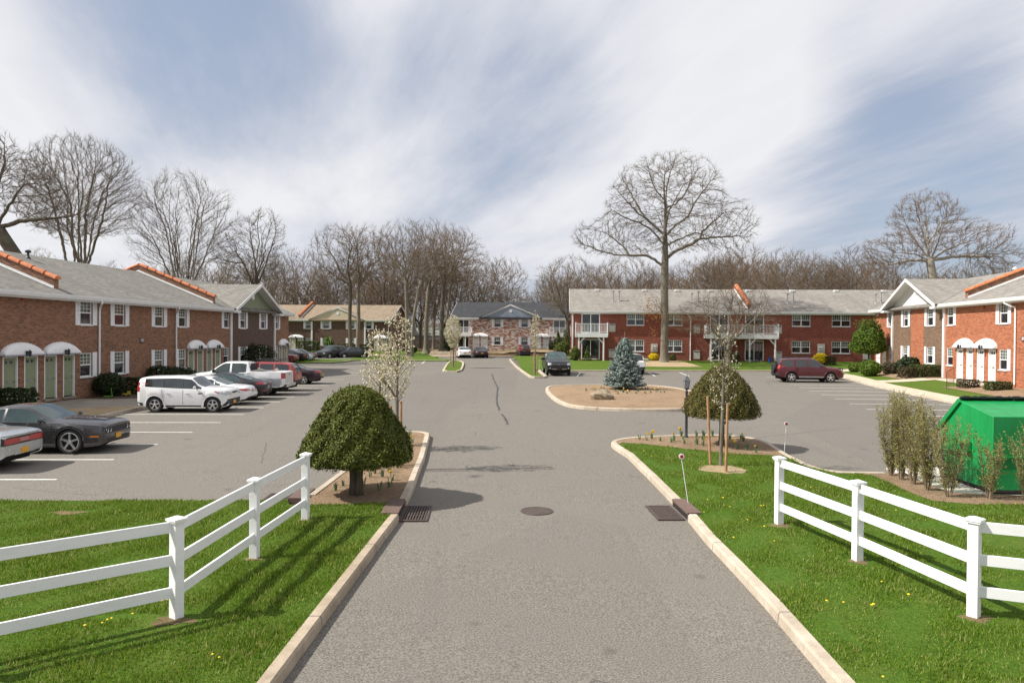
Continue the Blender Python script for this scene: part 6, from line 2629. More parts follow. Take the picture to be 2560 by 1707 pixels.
def lerp(x, pts):
    if x <= pts[0][0]:
        return pts[0][1]
    for (a, p), (b, q) in zip(pts[:-1], pts[1:]):
        if x <= b:
            return p + (q - p) * (x - a) / (b - a) if b > a else q
    return pts[-1][1]


def slerp(x, pts):
    """smoothed lerp"""
    d = .05
    return (lerp(x - d, pts) + lerp(x, pts) * 2 + lerp(x + d, pts)) / 4


class Car:
    """body lofted along x (nose at +x, origin on the ground under the middle)"""
    def __init__(s, name, label, cat, spec, paintm, glassm=None, group=None):
        s.sp = sp = spec
        s.t = thing(name, label, cat, (0, 0, 0), 0, group)
        s.paint = paintm
        s.gm = glassm or CGL
        L, W = sp['L'], sp['W']
        s.xf, s.xr = L / 2, -L / 2
        ra = sp['wr'] + sp.get('gap', .055)
        s.ra = ra
        s.wx = [sp['fx'], sp['fx'] - sp['wb']]
        xs = set(np.linspace(s.xr, s.xf, 46).round(4).tolist())
        for w in s.wx:
            for k in range(0, 17):
                xs.add(round(w + ra * math.cos(PI * k / 16), 4))
            xs.add(round(w - ra - .004, 4))
            xs.add(round(w + ra + .004, 4))
        for e, sg in ((s.xf, -1), (s.xr, 1)):
            for d in (.015, .045, .09, .16):
                xs.add(round(e + sg * d, 4))
        ex = [sp['ws'][0], sp['ws'][1]] + (list(sp['rg']) if sp.get('rg') else [])
        for a, b in sp['sw']:
            ex += [a, b]
        xs = sorted(xs)
        xs = [x for x in xs if all(abs(x - e) > .018 for e in ex)] + ex
        xs = sorted(set(xs))
        s.xs = xs
        s.rows()
        s.build()

    def section(s, x):
        sp = s.sp
        W2 = sp['W'] / 2
        zt = slerp(x, sp['top'])
        zs = slerp(x, sp['belt'])
        zb = lerp(x, sp['bot'])
        # plan taper and rounded ends
        f = 1.0
        for e, k in ((s.xf, sp.get('nf', .16)), (s.xr, sp.get('nr', .10))):
            t = 1 - abs(x - e) / (s.sp['L'] * .30)
            if t > 0:
                f -= k * t ** 2.2
            dd = abs(x - e)
            if dd < .17:
                q = 1 - dd / .17
                f -= .10 * q ** 2
                zt -= .075 * q ** 2 * min(1, (zt - zb))
                zs -= .05 * q ** 2
                zb += .06 * q ** 2
        w = W2 * f
        arch = 0
        for wx in s.wx:
            d = abs(x - wx)
            if d < s.ra:
                za = sp['wr'] + math.sqrt(max(0, s.ra ** 2 - d * d))
                if za > zb:
                    zb = za
                arch = max(arch, 1 - (d / s.ra) ** 4)
        zs = max(zs, zb + .06)
        zt = max(zt, zs + .012)
        h = zt - zs
        H = zs - zb
        t = sm(h / .34)
        fl = sp.get('flare', .012) * arch
        tb = sp.get('tumble', .30)
        wg = w * sp.get('gw', .93)
        w7 = wg - tb * h
        bulge = sp.get('crown', .035)
        bed = sp.get('bed')
        r = [(0, zb + .02), (w * .90, zb + .01), (w * .975 + fl, zb), (w * .992 + fl, zb + H * .22), (w + fl * .7, zb + H * .52), (w * .985, zb + H * .78), (w * .965, zs - .012), (wg, zs + .006)]
        z7 = zs + (h - .10 if h > .34 else h * .55)
        y7 = w7 if t > .99 else wg * (1 - .14 * (1 - t)) * (1 - t) + w7 * t
        z8 = zs + (h - .045 if h > .34 else h * .80)
        y8 = (w7 - .065) * t + wg * .68 * (1 - t)
        z9 = zt - bulge * .25
        y9 = y8 * .55
        r += [(y7, min(z7, zt)), (y8, min(z8, zt)), (y9, z9), (0, zt)]
        if bed and bed[0] < x < bed[1]:
            fz = bed[2]
            r[7] = (w * .93, zs)
            r[8] = (w * .86, zs)
            r[9] = (w * .85, fz)
            r[10] = (w * .4, fz)
            r[11] = (0, fz)
        return r

    def rows(s):
        s.R = [s.section(x) for x in s.xs]

    def build(s):
        sp = s.sp
        n = len(s.xs)
        k = len(s.R[0])
        full = []
        for i in range(n):
            r = s.R[i]
            full.append([(s.xs[i], y, z) for y, z in r] + [(s.xs[i], -y, z) for y, z in reversed(r[1:-1])])
        m = len(full[0])
        groups = {'pillar_trim': MB(), 'body': MB(), 'windscreen': MB(), 'rear_window': MB(), 'under': MB(), 'roof': MB()}
        sides = {}
        for i in range(n - 1):
            xm = (s.xs[i] + s.xs[i + 1]) / 2
            zm = slerp(xm, sp['top']) - slerp(xm, sp['belt'])
            for j in range(m):
                j2 = (j + 1) % m
                row = j if j < k - 1 else (m - 1 - j)
                side = 1 if j < k - 1 else -1
                g = 'body'
                if row == 0:
                    g = 'under'
                elif row == 7:
                    for q, (a, b) in enumerate(sp['sw']):
                        if a < xm < b and zm > .045:
                            g = ('sw', q, side)
                    if g == 'body' and sp.get('pillars') and sp['sw'][0][0] < xm < sp['sw'][-1][1] + .1 and zm > .045:
                        g = 'pillar_trim'
                elif row in (9, 10):
                    if sp['ws'][1] < xm < sp['ws'][0]:
                        g = 'windscreen'
                    elif sp.get('rg') and sp['rg'][0] < xm < sp['rg'][1]:
                        g = 'rear_window'
                if row == 9 and g == 'body' and sp.get('glassroof') and sp['glassroof'][0] < xm < sp['glassroof'][1]:
                    g = 'windscreen'
                q4 = [full[i][j], full[i][j2], full[i + 1][j2], full[i + 1][j]]
                if isinstance(g, tuple):
                    mb = sides.setdefault(g, MB())
                else:
                    mb = groups[g]
                mb.quad(*q4)
        # end caps as strips across the car
        for i, fl in ((0, False), (n - 1, True)):
            for j in range(k - 1):
                a, b = full[i][j], full[i][j + 1]
                c, d = (a[0], -b[1], b[2]), (a[0], -a[1], a[2])
                q4 = [a, b, c, d] if fl else [d, c, b, a]
                if a[1] == 0:
                    q4 = [a, b, c] if fl else [c, b, a]
                elif b[1] == 0:
                    q4 = [a, b, d] if fl else [d, b, a]
                groups['body'].poly(q4)
        body = groups['body'].build('body', s.paint, s.t, smooth=True, sharp=38, weld=True)
        s.body = body
        groups['under'].build('underbody', UNDER, s.t)
        if groups['pillar_trim'].f:
            groups['pillar_trim'].build('pillar_trim', BPLAST, s.t)
        # inner dark box so that nothing shows through the arches
        MB().box(s.xr + .25, s.xf - .3, -sp['W'] * .33, sp['W'] * .33, sp['wr'] * .6, min(.78, lerp(0, sp['belt']) - .05)).build('dark_inner_box', UNDER, s.t)
        if groups['windscreen'].f:
            groups['windscreen'].build('windscreen', sp.get('wsm', s.gm), s.t, smooth=True, weld=True)
        if groups['rear_window'].f:
            groups['rear_window'].build('rear_window', s.gm, s.t, smooth=True, weld=True)
        for g, mb in sides.items():
            mb.build('side_window', s.gm, s.t, smooth=True, weld=True)
        bm = MB()
        for gname in ('body', 'windscreen', 'rear_window', 'pillar_trim'):
            bm.add(groups[gname].v, groups[gname].f)
        for mb in sides.values():
            bm.add(mb.v, mb.f)
        s.bvh = BVHTree.FromPolygons([Vector(v) for v in bm.v], bm.f)
        s.wheels()

    def wheels(s):
        sp = s.sp
        r, w = sp['wr'], sp.get('tw', .215)
        y0 = sp['W'] / 2 - w - .015
        rr = sp.get('rim', .68) * r
        spokes = sp.get('spokes', 5)
        alloy = sp.get('alloy', ALLOY)
        proto = None
        for x in s.wx:
            for sg in (1, -1):
                if proto is None:
                    prof = [(rr, -.0), (r - .02, .0), (r, .03), (r, w - .03), (r - .02, w), (rr + .015, w + .002), (rr, w - .012), (rr, 0)]
                    o = MB().lathe(prof, 32, axis='y').build('wheel', TYRE, s.t, smooth=True, sharp=50)
                    m = MB()
                    m.lathe([(rr + .002, w - .012), (rr - .02, w - .006), (rr - .03, w - .05), (rr - .035, w - .09)], 32, axis='y')
                    hub = .07
                    for q in range(spokes):
                        a = 2 * PI * q / spokes + PI / 2
                        ca, sa = math.cos(a), math.sin(a)
                        wd0, wd1 = sp.get('sw0', .045), sp.get('sw1', .03)
                        pts = []
                        for rad_, hw in ((hub * .6, wd0), (rr - .015, wd1)):
                            for e in (-hw, hw):
                                pts.append((rad_ * ca - e * sa, rad_ * sa + e * ca))
                        yb, yf0, yf1 = w - .06, w - .010, w - .016
                        v = [(pts[0][0], yf0, pts[0][1]), (pts[1][0], yf0, pts[1][1]), (pts[3][0], yf1, pts[3][1]), (pts[2][0], yf1, pts[2][1]),
                             (pts[0][0], yb, pts[0][1]), (pts[1][0], yb, pts[1][1]), (pts[3][0], yb, pts[3][1]), (pts[2][0], yb, pts[2][1])]
                        m.add(v, [(0, 1, 2, 3), (0, 4, 5, 1), (2, 6, 7, 3), (1, 5, 6, 2), (3, 7, 4, 0)])
                    m.lathe([(0, w - .003), (hub * .6, w - .004), (hub, w - .02), (hub, w - .06)], 16, axis='y')
                    m.build('rim', alloy, o, smooth=True, sharp=35)
                    MB().lathe([(0, w - .075), (rr - .02, w - .075)], 24, axis='y').build('dark_spoke_backing', UNDER, o)  # black disc added behind the spokes so the gaps read dark
                    proto = o
                else:
                    o = copy_wheel(proto, s.t)
                o.location = (x, y0 if sg > 0 else -y0, r)
                if sg < 0:
                    o.rotation_euler = (0, 0, PI)
                    o.rotation_euler = (PI, 0, 0) if False else (0, 0, PI)

    # decals: shapes laid on the body surface
    def cast(s, axis, a, b):
        if axis == 'front':
            o, d = Vector((5, a, b)), Vector((-1, 0, 0))
        elif axis == 'rear':
            o, d = Vector((-5, a, b)), Vector((1, 0, 0))
        elif axis == 'left':
            o, d = Vector((a, 3, b)), Vector((0, -1, 0))
        elif axis == 'right':
            o, d = Vector((a, -3, b)), Vector((0, 1, 0))
        else:
            o, d = Vector((a, b, 4)), Vector((0, 0, -1))
        h = s.bvh.ray_cast(o, d)
        return h[0], d

    def patch(s, name, axis, q, mat, off=.006, n=(10, 4), raise_=0.0, parent=None):
        """q: four corners (a, b) anticlockwise from lower left"""
        V = []
        ok = []
        nx, ny = n
        for j in range(ny + 1):
            v = j / ny
            for i in range(nx + 1):
                u = i / nx
                a = (q[0][0] * (1 - u) + q[1][0] * u) * (1 - v) + (q[3][0] * (1 - u) + q[2][0] * u) * v
                b = (q[0][1] * (1 - u) + q[1][1] * u) * (1 - v) + (q[3][1] * (1 - u) + q[2][1] * u) * v
                h, d = s.cast(axis, a, b)
                ok.append(h is not None)
                V.append(tuple(h - d * off) if h is not None else (0, 0, 0))
        F = []
        for j in range(ny):
            for i in range(nx):
                c = (j * (nx + 1) + i, j * (nx + 1) + i + 1, (j + 1) * (nx + 1) + i + 1, (j + 1) * (nx + 1) + i)
                if all(ok[e] for e in c):
                    F.append(c if axis in ('front', 'right') and False else c)
        if not F:
            return None
        # give it a little thickness
        d = s.cast(axis, q[0][0], q[0][1])[1]
        nV = len(V)
        V2 = V + [tuple(Vector(v) + d * (off + .01)) for v in V]
        F2 = list(F) + [tuple(e + nV for e in reversed(f)) for f in F]
        ec = {}
        for f in F:
            for a_, b_ in zip(f, f[1:] + f[:1]):
                ec[(min(a_, b_), max(a_, b_))] = ec.get((min(a_, b_), max(a_, b_)), 0) + 1
        for (a_, b_), c_ in ec.items():
            if c_ == 1:
                F2.append((a_, b_, b_ + nV, a_ + nV))
        return MB().add(V2, F2).build(name, mat, parent or s.t, smooth=True, sharp=40)

    def both(s, name, axis, q, mat, **kw):
        s.patch(name, axis, q, mat, **kw)
        s.patch(name, axis, [(-a, b) for a, b in (q[1], q[0], q[3], q[2])], mat, **kw)

    def sides(s, name, q, mat, **kw):
        s.patch(name, 'left', q, mat, **kw)
        s.patch(name, 'right', q, mat, **kw)

    def seam(s, pts, w=.005):
        for ax in ('left', 'right'):
            for a, b in zip(pts[:-1], pts[1:]):
                dx, dz = b[0] - a[0], b[1] - a[1]
                L = math.hypot(dx, dz)
                nx_, nz_ = -dz / L * w, dx / L * w
                s.patch('door_seam', ax, [(a[0] - nx_, a[1] - nz_), (b[0] - nx_, b[1] - nz_), (b[0] + nx_, b[1] + nz_), (a[0] + nx_, a[1] + nz_)], UNDER, off=.004, n=(10, 1))

    def plate(s, axis, z, mat=None, w=.15, y=0.0):
        s.patch('number_plate', axis, [(y - w, z - .075), (y + w, z - .075), (y + w, z + .075), (y - w, z + .075)], mat or PLATE, off=.018, n=(2, 1))
        s.patch('plate_lettering', axis, [(y - w * .75, z - .03), (y + w * .75, z - .03), (y + w * .75, z + .03), (y - w * .75, z + .03)], PLATE_T, off=.0205, n=(7, 1)) if False else None

    def mirror(s, x, z, mat=None, size=1.0):
        for sg in (1, -1):
            w = s.sp['W'] / 2 * .93
            m = MB()
            m.tube([(x - .02, sg * (w - .06), z - .05), (x - .04, sg * (w + .10), z - .01)], .022, 6)
            c = Vector((x - .05, sg * (w + .17 * size), z + .03))
            prof = [(-.11, .02), (-.09, .06), (0, .08), (.09, .06), (.12, .02)]
            vs, fs = [], []
            for dy, r_ in prof:
                for q in range(10):
                    a = 2 * PI * q / 10
                    vs.append((c.x + math.cos(a) * r_ * .8 * size + (.02 if math.cos(a) < 0 else 0), c.y + dy * size, c.z + math.sin(a) * r_ * size))
            for i in range(4):
                for q in range(10):
                    fs.append((i * 10 + q, i * 10 + (q + 1) % 10, (i + 1) * 10 + (q + 1) % 10, (i + 1) * 10 + q))
            fs += [tuple(range(10)), tuple(range(40, 50))]
            m.add(vs, fs)
            m.build('wing_mirror', mat or s.paint, s.t, smooth=True, sharp=50)

    def handles(s, xs, z, mat=None):
        for x in xs:
            for ax, sg in (('left', 1), ('right', -1)):
                h, d = s.cast(ax, x, z)
                if h is not None:
                    MB().box(h.x - .085, h.x + .085, h.y + (0 if sg > 0 else -.028), h.y + (.028 if sg > 0 else 0), z - .014, z + .014).build('door_handle', mat or s.paint, s.t)

    def arch_trim(s, mat, w=.045):
        for wx in s.wx:
            for sg in (1, -1):
                V = []
                F = []
                N_ = 18
                for q in range(N_ + 1):
                    a = PI * q / N_
                    for r_, o in ((s.ra - .004, .004), (s.ra + w, .012), (s.ra + w + .006, -.02)):
                        x, z = wx + r_ * math.cos(a), s.sp['wr'] + r_ * math.sin(a)
                        h, d = s.cast('left' if sg > 0 else 'right', x, max(z, .24) + (.012 if r_ < s.ra else 0))
                        y = abs(h.y) if h is not None else s.sp['W'] / 2
                        V.append((x, sg * (y + o), z))
                for q in range(N_):
                    for e in range(2):
                        F.append((q * 3 + e, (q + 1) * 3 + e, (q + 1) * 3 + e + 1, q * 3 + e + 1))
                MB().add(V, F).build('arch_trim', mat, s.t, smooth=True)

    def place(s, x, y, yaw):
        s.t.location = (x, y, gz(x, y) + .004)
        s.t.rotation_euler = (math.atan(AL) * 0, 0, R(yaw))
        return s.t


def copy_wheel(proto, parent):
    c = proto.copy()
    COL.objects.link(c)
    c.parent = parent
    for ch in [k for k in bpy.data.objects if k.parent == proto]:
        d = ch.copy()
        COL.objects.link(d)
        d.parent = c
    return c


P_GREY = paint('paint_dark_grey', (.062, .058, .062), metal=.55, rough=.25)
P_SILV = paint('paint_silver', (.50, .52, .52), metal=.6, rough=.25)
P_WHITE = paint('paint_white', (.80, .80, .80))
P_BLACK = paint('paint_black', (.006, .006, .008), coat=.45, rough=.35)
P_PEWT = paint('paint_pewter', (.56, .57, .60), metal=.4)
P_RED = paint('paint_red', (.28, .028, .025), rough=.35, coat=.5)
P_PURP = paint('paint_aubergine', (.028, .012, .020), metal=.2, coat=.5)
P_MAR = paint('paint_maroon', (.085, .006, .012), metal=.15, coat=.5, rough=.35)
P_DRED = paint('paint_dark_red', (.12, .015, .018))
P_NAVY = paint('paint_charcoal', (.025, .030, .034), metal=.3)
P_BLUE = paint('paint_ice_blue', (.40, .44, .52), metal=.5)


# --- muscle coupes -----------------------------------------------------------
def coupe_spec(**k):
    d = dict(L=5.02, W=1.92, wr=.37, wb=2.95, fx=1.53, tumble=.42, gw=.90, nf=.12, nr=.07, crown=.04, flare=.03, gap=.035, rim=.76,
             top=[(-2.51, 1.00), (-2.2, 1.06), (-1.62, 1.08), (-.98, 1.34), (-.6, 1.42), (-.1, 1.44), (.18, 1.41), (.88, 1.07), (1.02, 1.03), (1.9, .99), (2.35, .95), (2.51, .90)],
             belt=[(-2.51, .95), (-1.9, 1.01), (-1.3, 1.02), (-.75, .965), (.85, .94), (1.5, .93), (2.51, .84)],
             bot=[(-2.51, .36), (-2.1, .24), (2.0, .20), (2.51, .26)],
             ws=(.95, .16), rg=(-1.58, -.90), sw=[(-.95, -.50), (-.44, .80)])
    d.update(k)
    return d


c = Car('parked_car', 'dark grey muscle coupe parked nose out, second from the left edge', 'car', coupe_spec(sw0=.034, sw1=.026), P_GREY, glass('coupe_glass', (.025, .055, .05), .03, spec=1.0, scale=1.5))
c.patch('grille', 'front', [(-.74, .60), (.74, .60), (.76, .775), (-.76, .775)], BPLAST, n=(24, 3), off=.008)
for sg in (-1, 1):
    for q in (.66, .50):
        h, d = c.cast('front', sg * q, .69)
        MB().lathe([(0, .0), (.052, .0), (.066, .012), (.068, -.01)], 18, axis='y').xform(Matrix.Translation((h.x + .006, sg * q, .69)) @ Matrix.Rotation(-PI / 2, 4, 'Z')).build('headlight', CHROME, c.t)
c.patch('lower_intake', 'front', [(-.60, .30), (.60, .30), (.68, .44), (-.68, .44)], BPLAST, n=(20, 3), off=.006)
c.plate('front', .47, y=-.02)
c.sides('side_marker', [(2.12, .50), (2.36, .50), (2.36, .545), (2.12, .545)], AMBER)
c.sides('fender_badge', [(.92, .70), (1.12, .70), (1.12, .725), (.92, .725)], CHROME)
c.patch('hood_scoop', 'top', [(1.55, -.40), (1.95, -.40), (1.95, -.18), (1.55, -.18)], BPLAST, off=.012, n=(4, 4))
c.patch('hood_scoop', 'top', [(1.55, .18), (1.95, .18), (1.95, .40), (1.55, .40)], BPLAST, off=.012, n=(4, 4))
c.patch('hood_bulge', 'top', [(1.25, -.30), (2.25, -.26), (2.25, .26), (1.25, .30)], P_GREY, off=.022, n=(8, 8))
c.patch('sunroof', 'top', [(-.35, -.36), (.12, -.36), (.12, .36), (-.35, .36)], plain('sunroof_shade', (.12, .07, .05), .25, .1, coat=.8), off=.004, n=(4, 6))
c.mirror(.80, .99)
c.handles([-.30], .84)
c.seam([(.98, .30), (1.0, .90)])
c.seam([(-.52, .34), (-.60, .90)])
c.sides('belt_crease', [(-2.1, .815), (2.2, .775), (2.2, .785), (-2.1, .825)], P_GREY, off=.006, n=(30, 1))
c.patch('tail_light', 'rear', [(-.75, .74), (.75, .74), (.75, .87), (-.75, .87)], TAIL, n=(20, 3))
c.arch_trim(P_GREY, .018)
c.place(-14.12, 22.86, 0)

c = Car('parked_car', 'silver muscle coupe with a full width red tail lamp at the left edge', 'car', coupe_spec(), P_SILV, glass('coupe_glass', (.025, .055, .05), .03))
c.patch('tail_panel', 'rear', [(-.86, .70), (.86, .70), (.84, .905), (-.84, .905)], BPLAST, n=(28, 4), off=.006)
c.both('tail_light', 'rear', [(.20, .73), (.80, .73), (.79, .875), (.20, .875)], TAIL, n=(14, 4), off=.014)
c.patch('badge_bar', 'rear', [(-.19, .745), (.19, .745), (.19, .86), (-.19, .86)], plain('badge_silver', (.50, .20, .20), .3, .1, metal=.3), n=(4, 2), off=.013)
c.patch('bumper_recess', 'rear', [(-.42, .42), (.42, .42), (.40, .60), (-.40, .60)], P_SILV, n=(10, 3), off=.010)
c.plate('rear', .51)
c.patch('rear_valance', 'rear', [(-.78, .30), (.78, .30), (.80, .39), (-.80, .39)], BPLAST, n=(20, 2), off=.004)
c.patch('boot_lip', 'rear', [(-.80, .955), (.80, .955), (.78, .99), (-.78, .99)], P_SILV, n=(20, 2), off=.03)
c.mirror(.80, .99)
c.seam([(-.52, .34), (-.60, .90)])
c.handles([-.30], .84)
c.place(-15.10, 19.85, 180)

# --- white boxy hatchback ----------------------------------------------------
boxy = dict(pillars=1, L=4.08, W=1.80, wr=.345, wb=2.57, fx=1.36, tumble=.16, gw=.955, nf=.09, nr=.10, crown=.03, flare=.035, gap=.05, rim=.66, sw0=.022, sw1=.042,
            top=[(-2.06, 1.30), (-1.98, 1.54), (-1.6, 1.60), (-.4, 1.63), (-.1, 1.62), (.40, 1.58), (.84, 1.20), (.96, 1.14), (1.6, 1.11), (1.92, 1.06), (2.06, 1.02)],
            belt=[(-2.06, 1.20), (-1.6, 1.13), (0, 1.06), (.85, 1.04), (1.3, 1.03), (1.92, .98), (2.06, .95)],
            bot=[(-2.06, .34), (-1.7, .25), (1.6, .22), (2.06, .28)],
            ws=(.95, .40), rg=None, sw=[(-1.66, -.82), (-.78, .04), (.07, .80)])
c = Car('parked_car', 'white boxy hatchback with black bumpers parked nose out', 'car', boxy, P_WHITE, glass('boxy_glass', (.03, .042, .045), .03, spec=1.0))
c.sides('sill_trim', [(-.72, .255), (.86, .255), (.86, .32), (-.72, .32)], BPLAST, n=(14, 2))
c.patch('bumper_insert', 'front', [(-.62, .28), (.62, .28), (.80, .60), (-.80, .60)], BPLAST, n=(26, 4), off=.01)
c.sides('bumper_insert', [(1.72, .27), (2.035, .30), (2.035, .58), (1.92, .44)], BPLAST, n=(8, 4), off=.012)
c.patch('grille', 'front', [(-.30, .84), (.30, .84), (.33, .91), (-.33, .91)], BPLAST, n=(8, 2))
c.both('headlight', 'front', [(.42, .78), (.79, .80), (.84, .97), (.40, .88)], HEAD, n=(10, 4), off=.01)
c.sides('headlight', [(1.62, .83), (1.99, .76), (1.99, .90), (1.50, .95)], HEAD, n=(8, 3), off=.010)
c.sides('turn_signal', [(1.44, .94), (1.60, .86), (1.66, .89), (1.45, .97)], TAIL, n=(3, 2), off=.013)
c.sides('fender_vent', [(.72, .83), (.93, .84), (.93, .885), (.72, .88)], BPLAST, n=(4, 1))
c.plate('front', .44, y=-.02)
c.patch('rear_bumper_trim', 'rear', [(-.80, .32), (.80, .32), (.80, .52), (-.80, .52)], BPLAST, n=(16, 3))
c.sides('rear_bumper_trim', [(-2.03, .34), (-1.74, .28), (-1.74, .42), (-2.03, .46)], BPLAST, n=(4, 2))
c.sides('tail_light', [(-2.035, .92), (-1.92, .92), (-1.97, 1.36), (-2.035, 1.36)], TAIL, n=(3, 5), off=.012)
c.both('tail_light', 'rear', [(.70, .92), (.82, .92), (.80, 1.34), (.70, 1.34)], TAIL, n=(3, 5), off=.01)
c.patch('rear_window', 'rear', [(-.60, 1.05), (.60, 1.05), (.58, 1.38), (-.58, 1.38)], CGL_D, n=(10, 3))
c.mirror(.66, 1.10)
c.handles([-.62, .24], .86)
c.seam([(.98, .36), (1.0, .96)])
c.seam([(.05, .36), (.04, 1.02)])
c.seam([(-.80, .50), (-.90, 1.02)])
c.arch_trim(P_WHITE, .03)
c.place(-13.80, 33.55, 0)

# --- white older sedan -------------------------------------------------------
sed = dict(L=5.0, W=1.85, wr=.315, wb=2.76, fx=1.45, tumble=.36, gw=.93, nf=.18, nr=.16, crown=.04, flare=.01, gap=.045, rim=.62,
           top=[(-2.5, .80), (-2.35, .93), (-1.75, 1.0), (-1.45, 1.03), (-.75, 1.36), (-.3, 1.42), (.2, 1.41), (.5, 1.34), (1.15, 1.0), (1.4, .95), (2.2, .84), (2.5, .66)],
           belt=[(-2.5, .74), (-2.0, .90), (-1.0, .93), (1.1, .89), (2.5, .62)],
           bot=[(-2.5, .34), (-2.0, .24), (2.0, .2), (2.5, .26)],
           ws=(1.20, .46), rg=(-1.50, -.68), sw=[(-1.18, -.92), (-.86, -.12), (-.06, .95)])
c = Car('parked_car', 'older white sedan with rounded tail beside the white boxy hatchback', 'car', dict(sed), P_WHITE, glass('sedan_glass', (.03, .06, .055), .03, spec=1.0))
c.both('tail_light', 'rear', [(.30, .73), (.80, .70), (.78, .83), (.34, .80)], TAIL, n=(12, 3), off=.008)
c.sides('tail_light', [(-2.44, .70), (-2.12, .76), (-2.12, .82), (-2.44, .84)], TAIL, n=(6, 3), off=.008)
c.patch('bumper_band', 'rear', [(-.82, .46), (.82, .46), (.82, .60), (-.82, .60)], P_WHITE, n=(22, 3), off=.035)
c.plate('rear', .72, STEELG)
c.mirror(.85, .98)
c.handles([-.78, .10], .80)
c.seam([(.95, .3), (.98, .88)])
c.seam([(-.08, .3), (-.08, .9)])
c.patch('sticker', 'right', [(-.50, .98), (-.40, .98), (-.40, 1.08), (-.50, 1.08)], WHITE, n=(1, 1), off=.004)
c.place(-14.40, 36.5, 180)

# --- black fastback sedan ------------------------------------------------------
fast = dict(sed)
fast.update(L=4.62, fx=1.38, wb=2.7, top=[(-2.31, .92), (-2.2, 1.03), (-1.9, 1.07), (-1.5, 1.14), (-.75, 1.38), (-.2, 1.45), (.3, 1.42), (1.1, 1.05), (1.35, .98), (2.0, .86), (2.31, .66)],
            belt=[(-2.31, .86), (-2.0, .98), (-1.0, .97), (1.1, .90), (2.31, .62)], bot=[(-2.31, .36), (-1.9, .24), (1.9, .2), (2.31, .26)],
            rg=(-1.72, -.75), ws=(1.16, .36), sw=[(-1.05, -.20), (-.14, .90)], rim=.7)
c = Car('parked_car', 'black fastback sedan between the older white sedan and the pickup', 'car', fast, P_BLACK, glass('fast_glass', (.05, .09, .09), .03, spec=1.0))
c.both('tail_light', 'rear', [(.40, .86), (.84, .84), (.80, .98), (.36, .93)], TAIL, n=(12, 3), off=.01)
c.sides('tail_light', [(-2.25, .84), (-1.86, .92), (-1.86, .95), (-2.25, .98)], TAIL, n=(6, 3), off=.01)
c.both('reflector', 'rear', [(.55, .50), (.78, .52), (.78, .56), (.55, .54)], TAIL, n=(4, 1), off=.01)
c.plate('rear', .68, STEELG)
c.patch('window_chrome', 'right', [(-1.30, 1.00), (.9, .93), (.9, .945), (-1.30, 1.015)], CHROME, n=(16, 1), off=.004)
c.mirror(.8, 1.0)
c.handles([-.85, .10], .86)
c.place(-14.18, 38.95, 180)

# --- white and silver pickup ------------------------------------------------------
pick = dict(L=5.7, W=1.98, wr=.39, wb=3.57, fx=1.92, tumble=.26, gw=.93, nf=.12, nr=.03, crown=.04, flare=.02, gap=.07, rim=.6,
            top=[(-2.85, 1.36), (-.86, 1.36), (-.85, 1.40), (-.84, 1.86), (-.4, 1.93), (.5, 1.92), (.62, 1.88), (1.32, 1.42), (1.5, 1.34), (2.3, 1.25), (2.85, 1.08)],
            belt=[(-2.85, 1.35), (-.86, 1.35), (-.6, 1.30), (1.2, 1.25), (2.85, 1.0)],
            bot=[(-2.85, .55), (-2.5, .48), (2.3, .42), (2.85, .45)],
            ws=(1.36, .60), rg=None, sw=[(-.70, .12), (.22, 1.18)], bed=(-2.76, -.92, .92))
c = Car('pickup_truck', 'white pickup with a two tone silver bed and odds and ends in it', 'pickup truck', pick, P_WHITE, glass('pickup_glass', (.045, .065, .06), .03, spec=1.0))
c.sides('lower_panel', [(-2.80, .52), (2.6, .52), (2.6, .98), (-2.80, .98)], P_PEWT, n=(52, 4), off=.004)
c.sides('tail_light', [(-2.845, .98), (-2.66, .98), (-2.66, 1.30), (-2.845, 1.30)], TAIL, n=(3, 4), off=.012)
c.both('tail_light', 'rear', [(.80, .98), (.93, .98), (.93, 1.30), (.80, 1.30)], TAIL, n=(3, 4), off=.012)
c.patch('tailgate', 'rear', [(-.76, .72), (.76, .72), (.76, 1.30), (-.76, 1.30)], P_PEWT, n=(10, 4), off=.012)
c.patch('tailgate_handle', 'rear', [(-.08, 1.16), (.08, 1.16), (.08, 1.22), (-.08, 1.22)], BPLAST, n=(2, 1), off=.022)
m_ = MB().box(-2.98, -2.84, -.92, -.30, .50, .68).box(-2.98, -2.84, .30, .92, .50, .68).box(-2.96, -2.86, -.30, .30, .50, .62)
m_.build('rear_bumper', CHROME, c.t, bevel=.02)
MB().box(-.905, -.895, -.70, .70, 1.42, 1.82).build('rear_window', CGL_D, c.t)
c.patch('cab_back_glass', 'rear', [(-.66, 1.42), (.66, 1.42), (.62, 1.80), (-.62, 1.80)], CGL_D, n=(8, 3), off=.01)
c.mirror(1.05, 1.38, BPLAST, 1.35)
c.handles([-.55, .36], 1.12, BPLAST)
c.seam([(1.2, .5), (1.2, 1.24)])
c.seam([(.16, .5), (.16, 1.26)])
c.seam([(-.78, .5), (-.78, 1.28)])
c.seam([(-.88, .5), (-.88, 1.33)])
c.place(-14.35, 41.65, 180)
t = MB().box(-.35, .35, -.22, .22, 0, .30).box(-.30, .30, -.17, .17, .30, .302)
o = t.build('toolbox', plain('dusty_box', (.36, .34, .29), .7, .2, 5), bevel=.02)
o.location = (-12.95, 41.35, gz(-13, 41.4) + 1.15)
o.rotation_euler = (0, .35, .3)
tag(o, 'grey box lying tilted in the open bed of the white pickup', 'box')
o = MB().box(-.28, .28, -.03, .03, 0, .12).build('board', plain('pale_board', (.55, .50, .42), .8, .1), bevel=.005)
o.location = (-12.25, 41.3, gz(-13, 41.4) + 1.30)
o.rotation_euler = (0, -.6, .2)
tag(o, 'short pale board leaning in the bed of the white pickup', 'board')
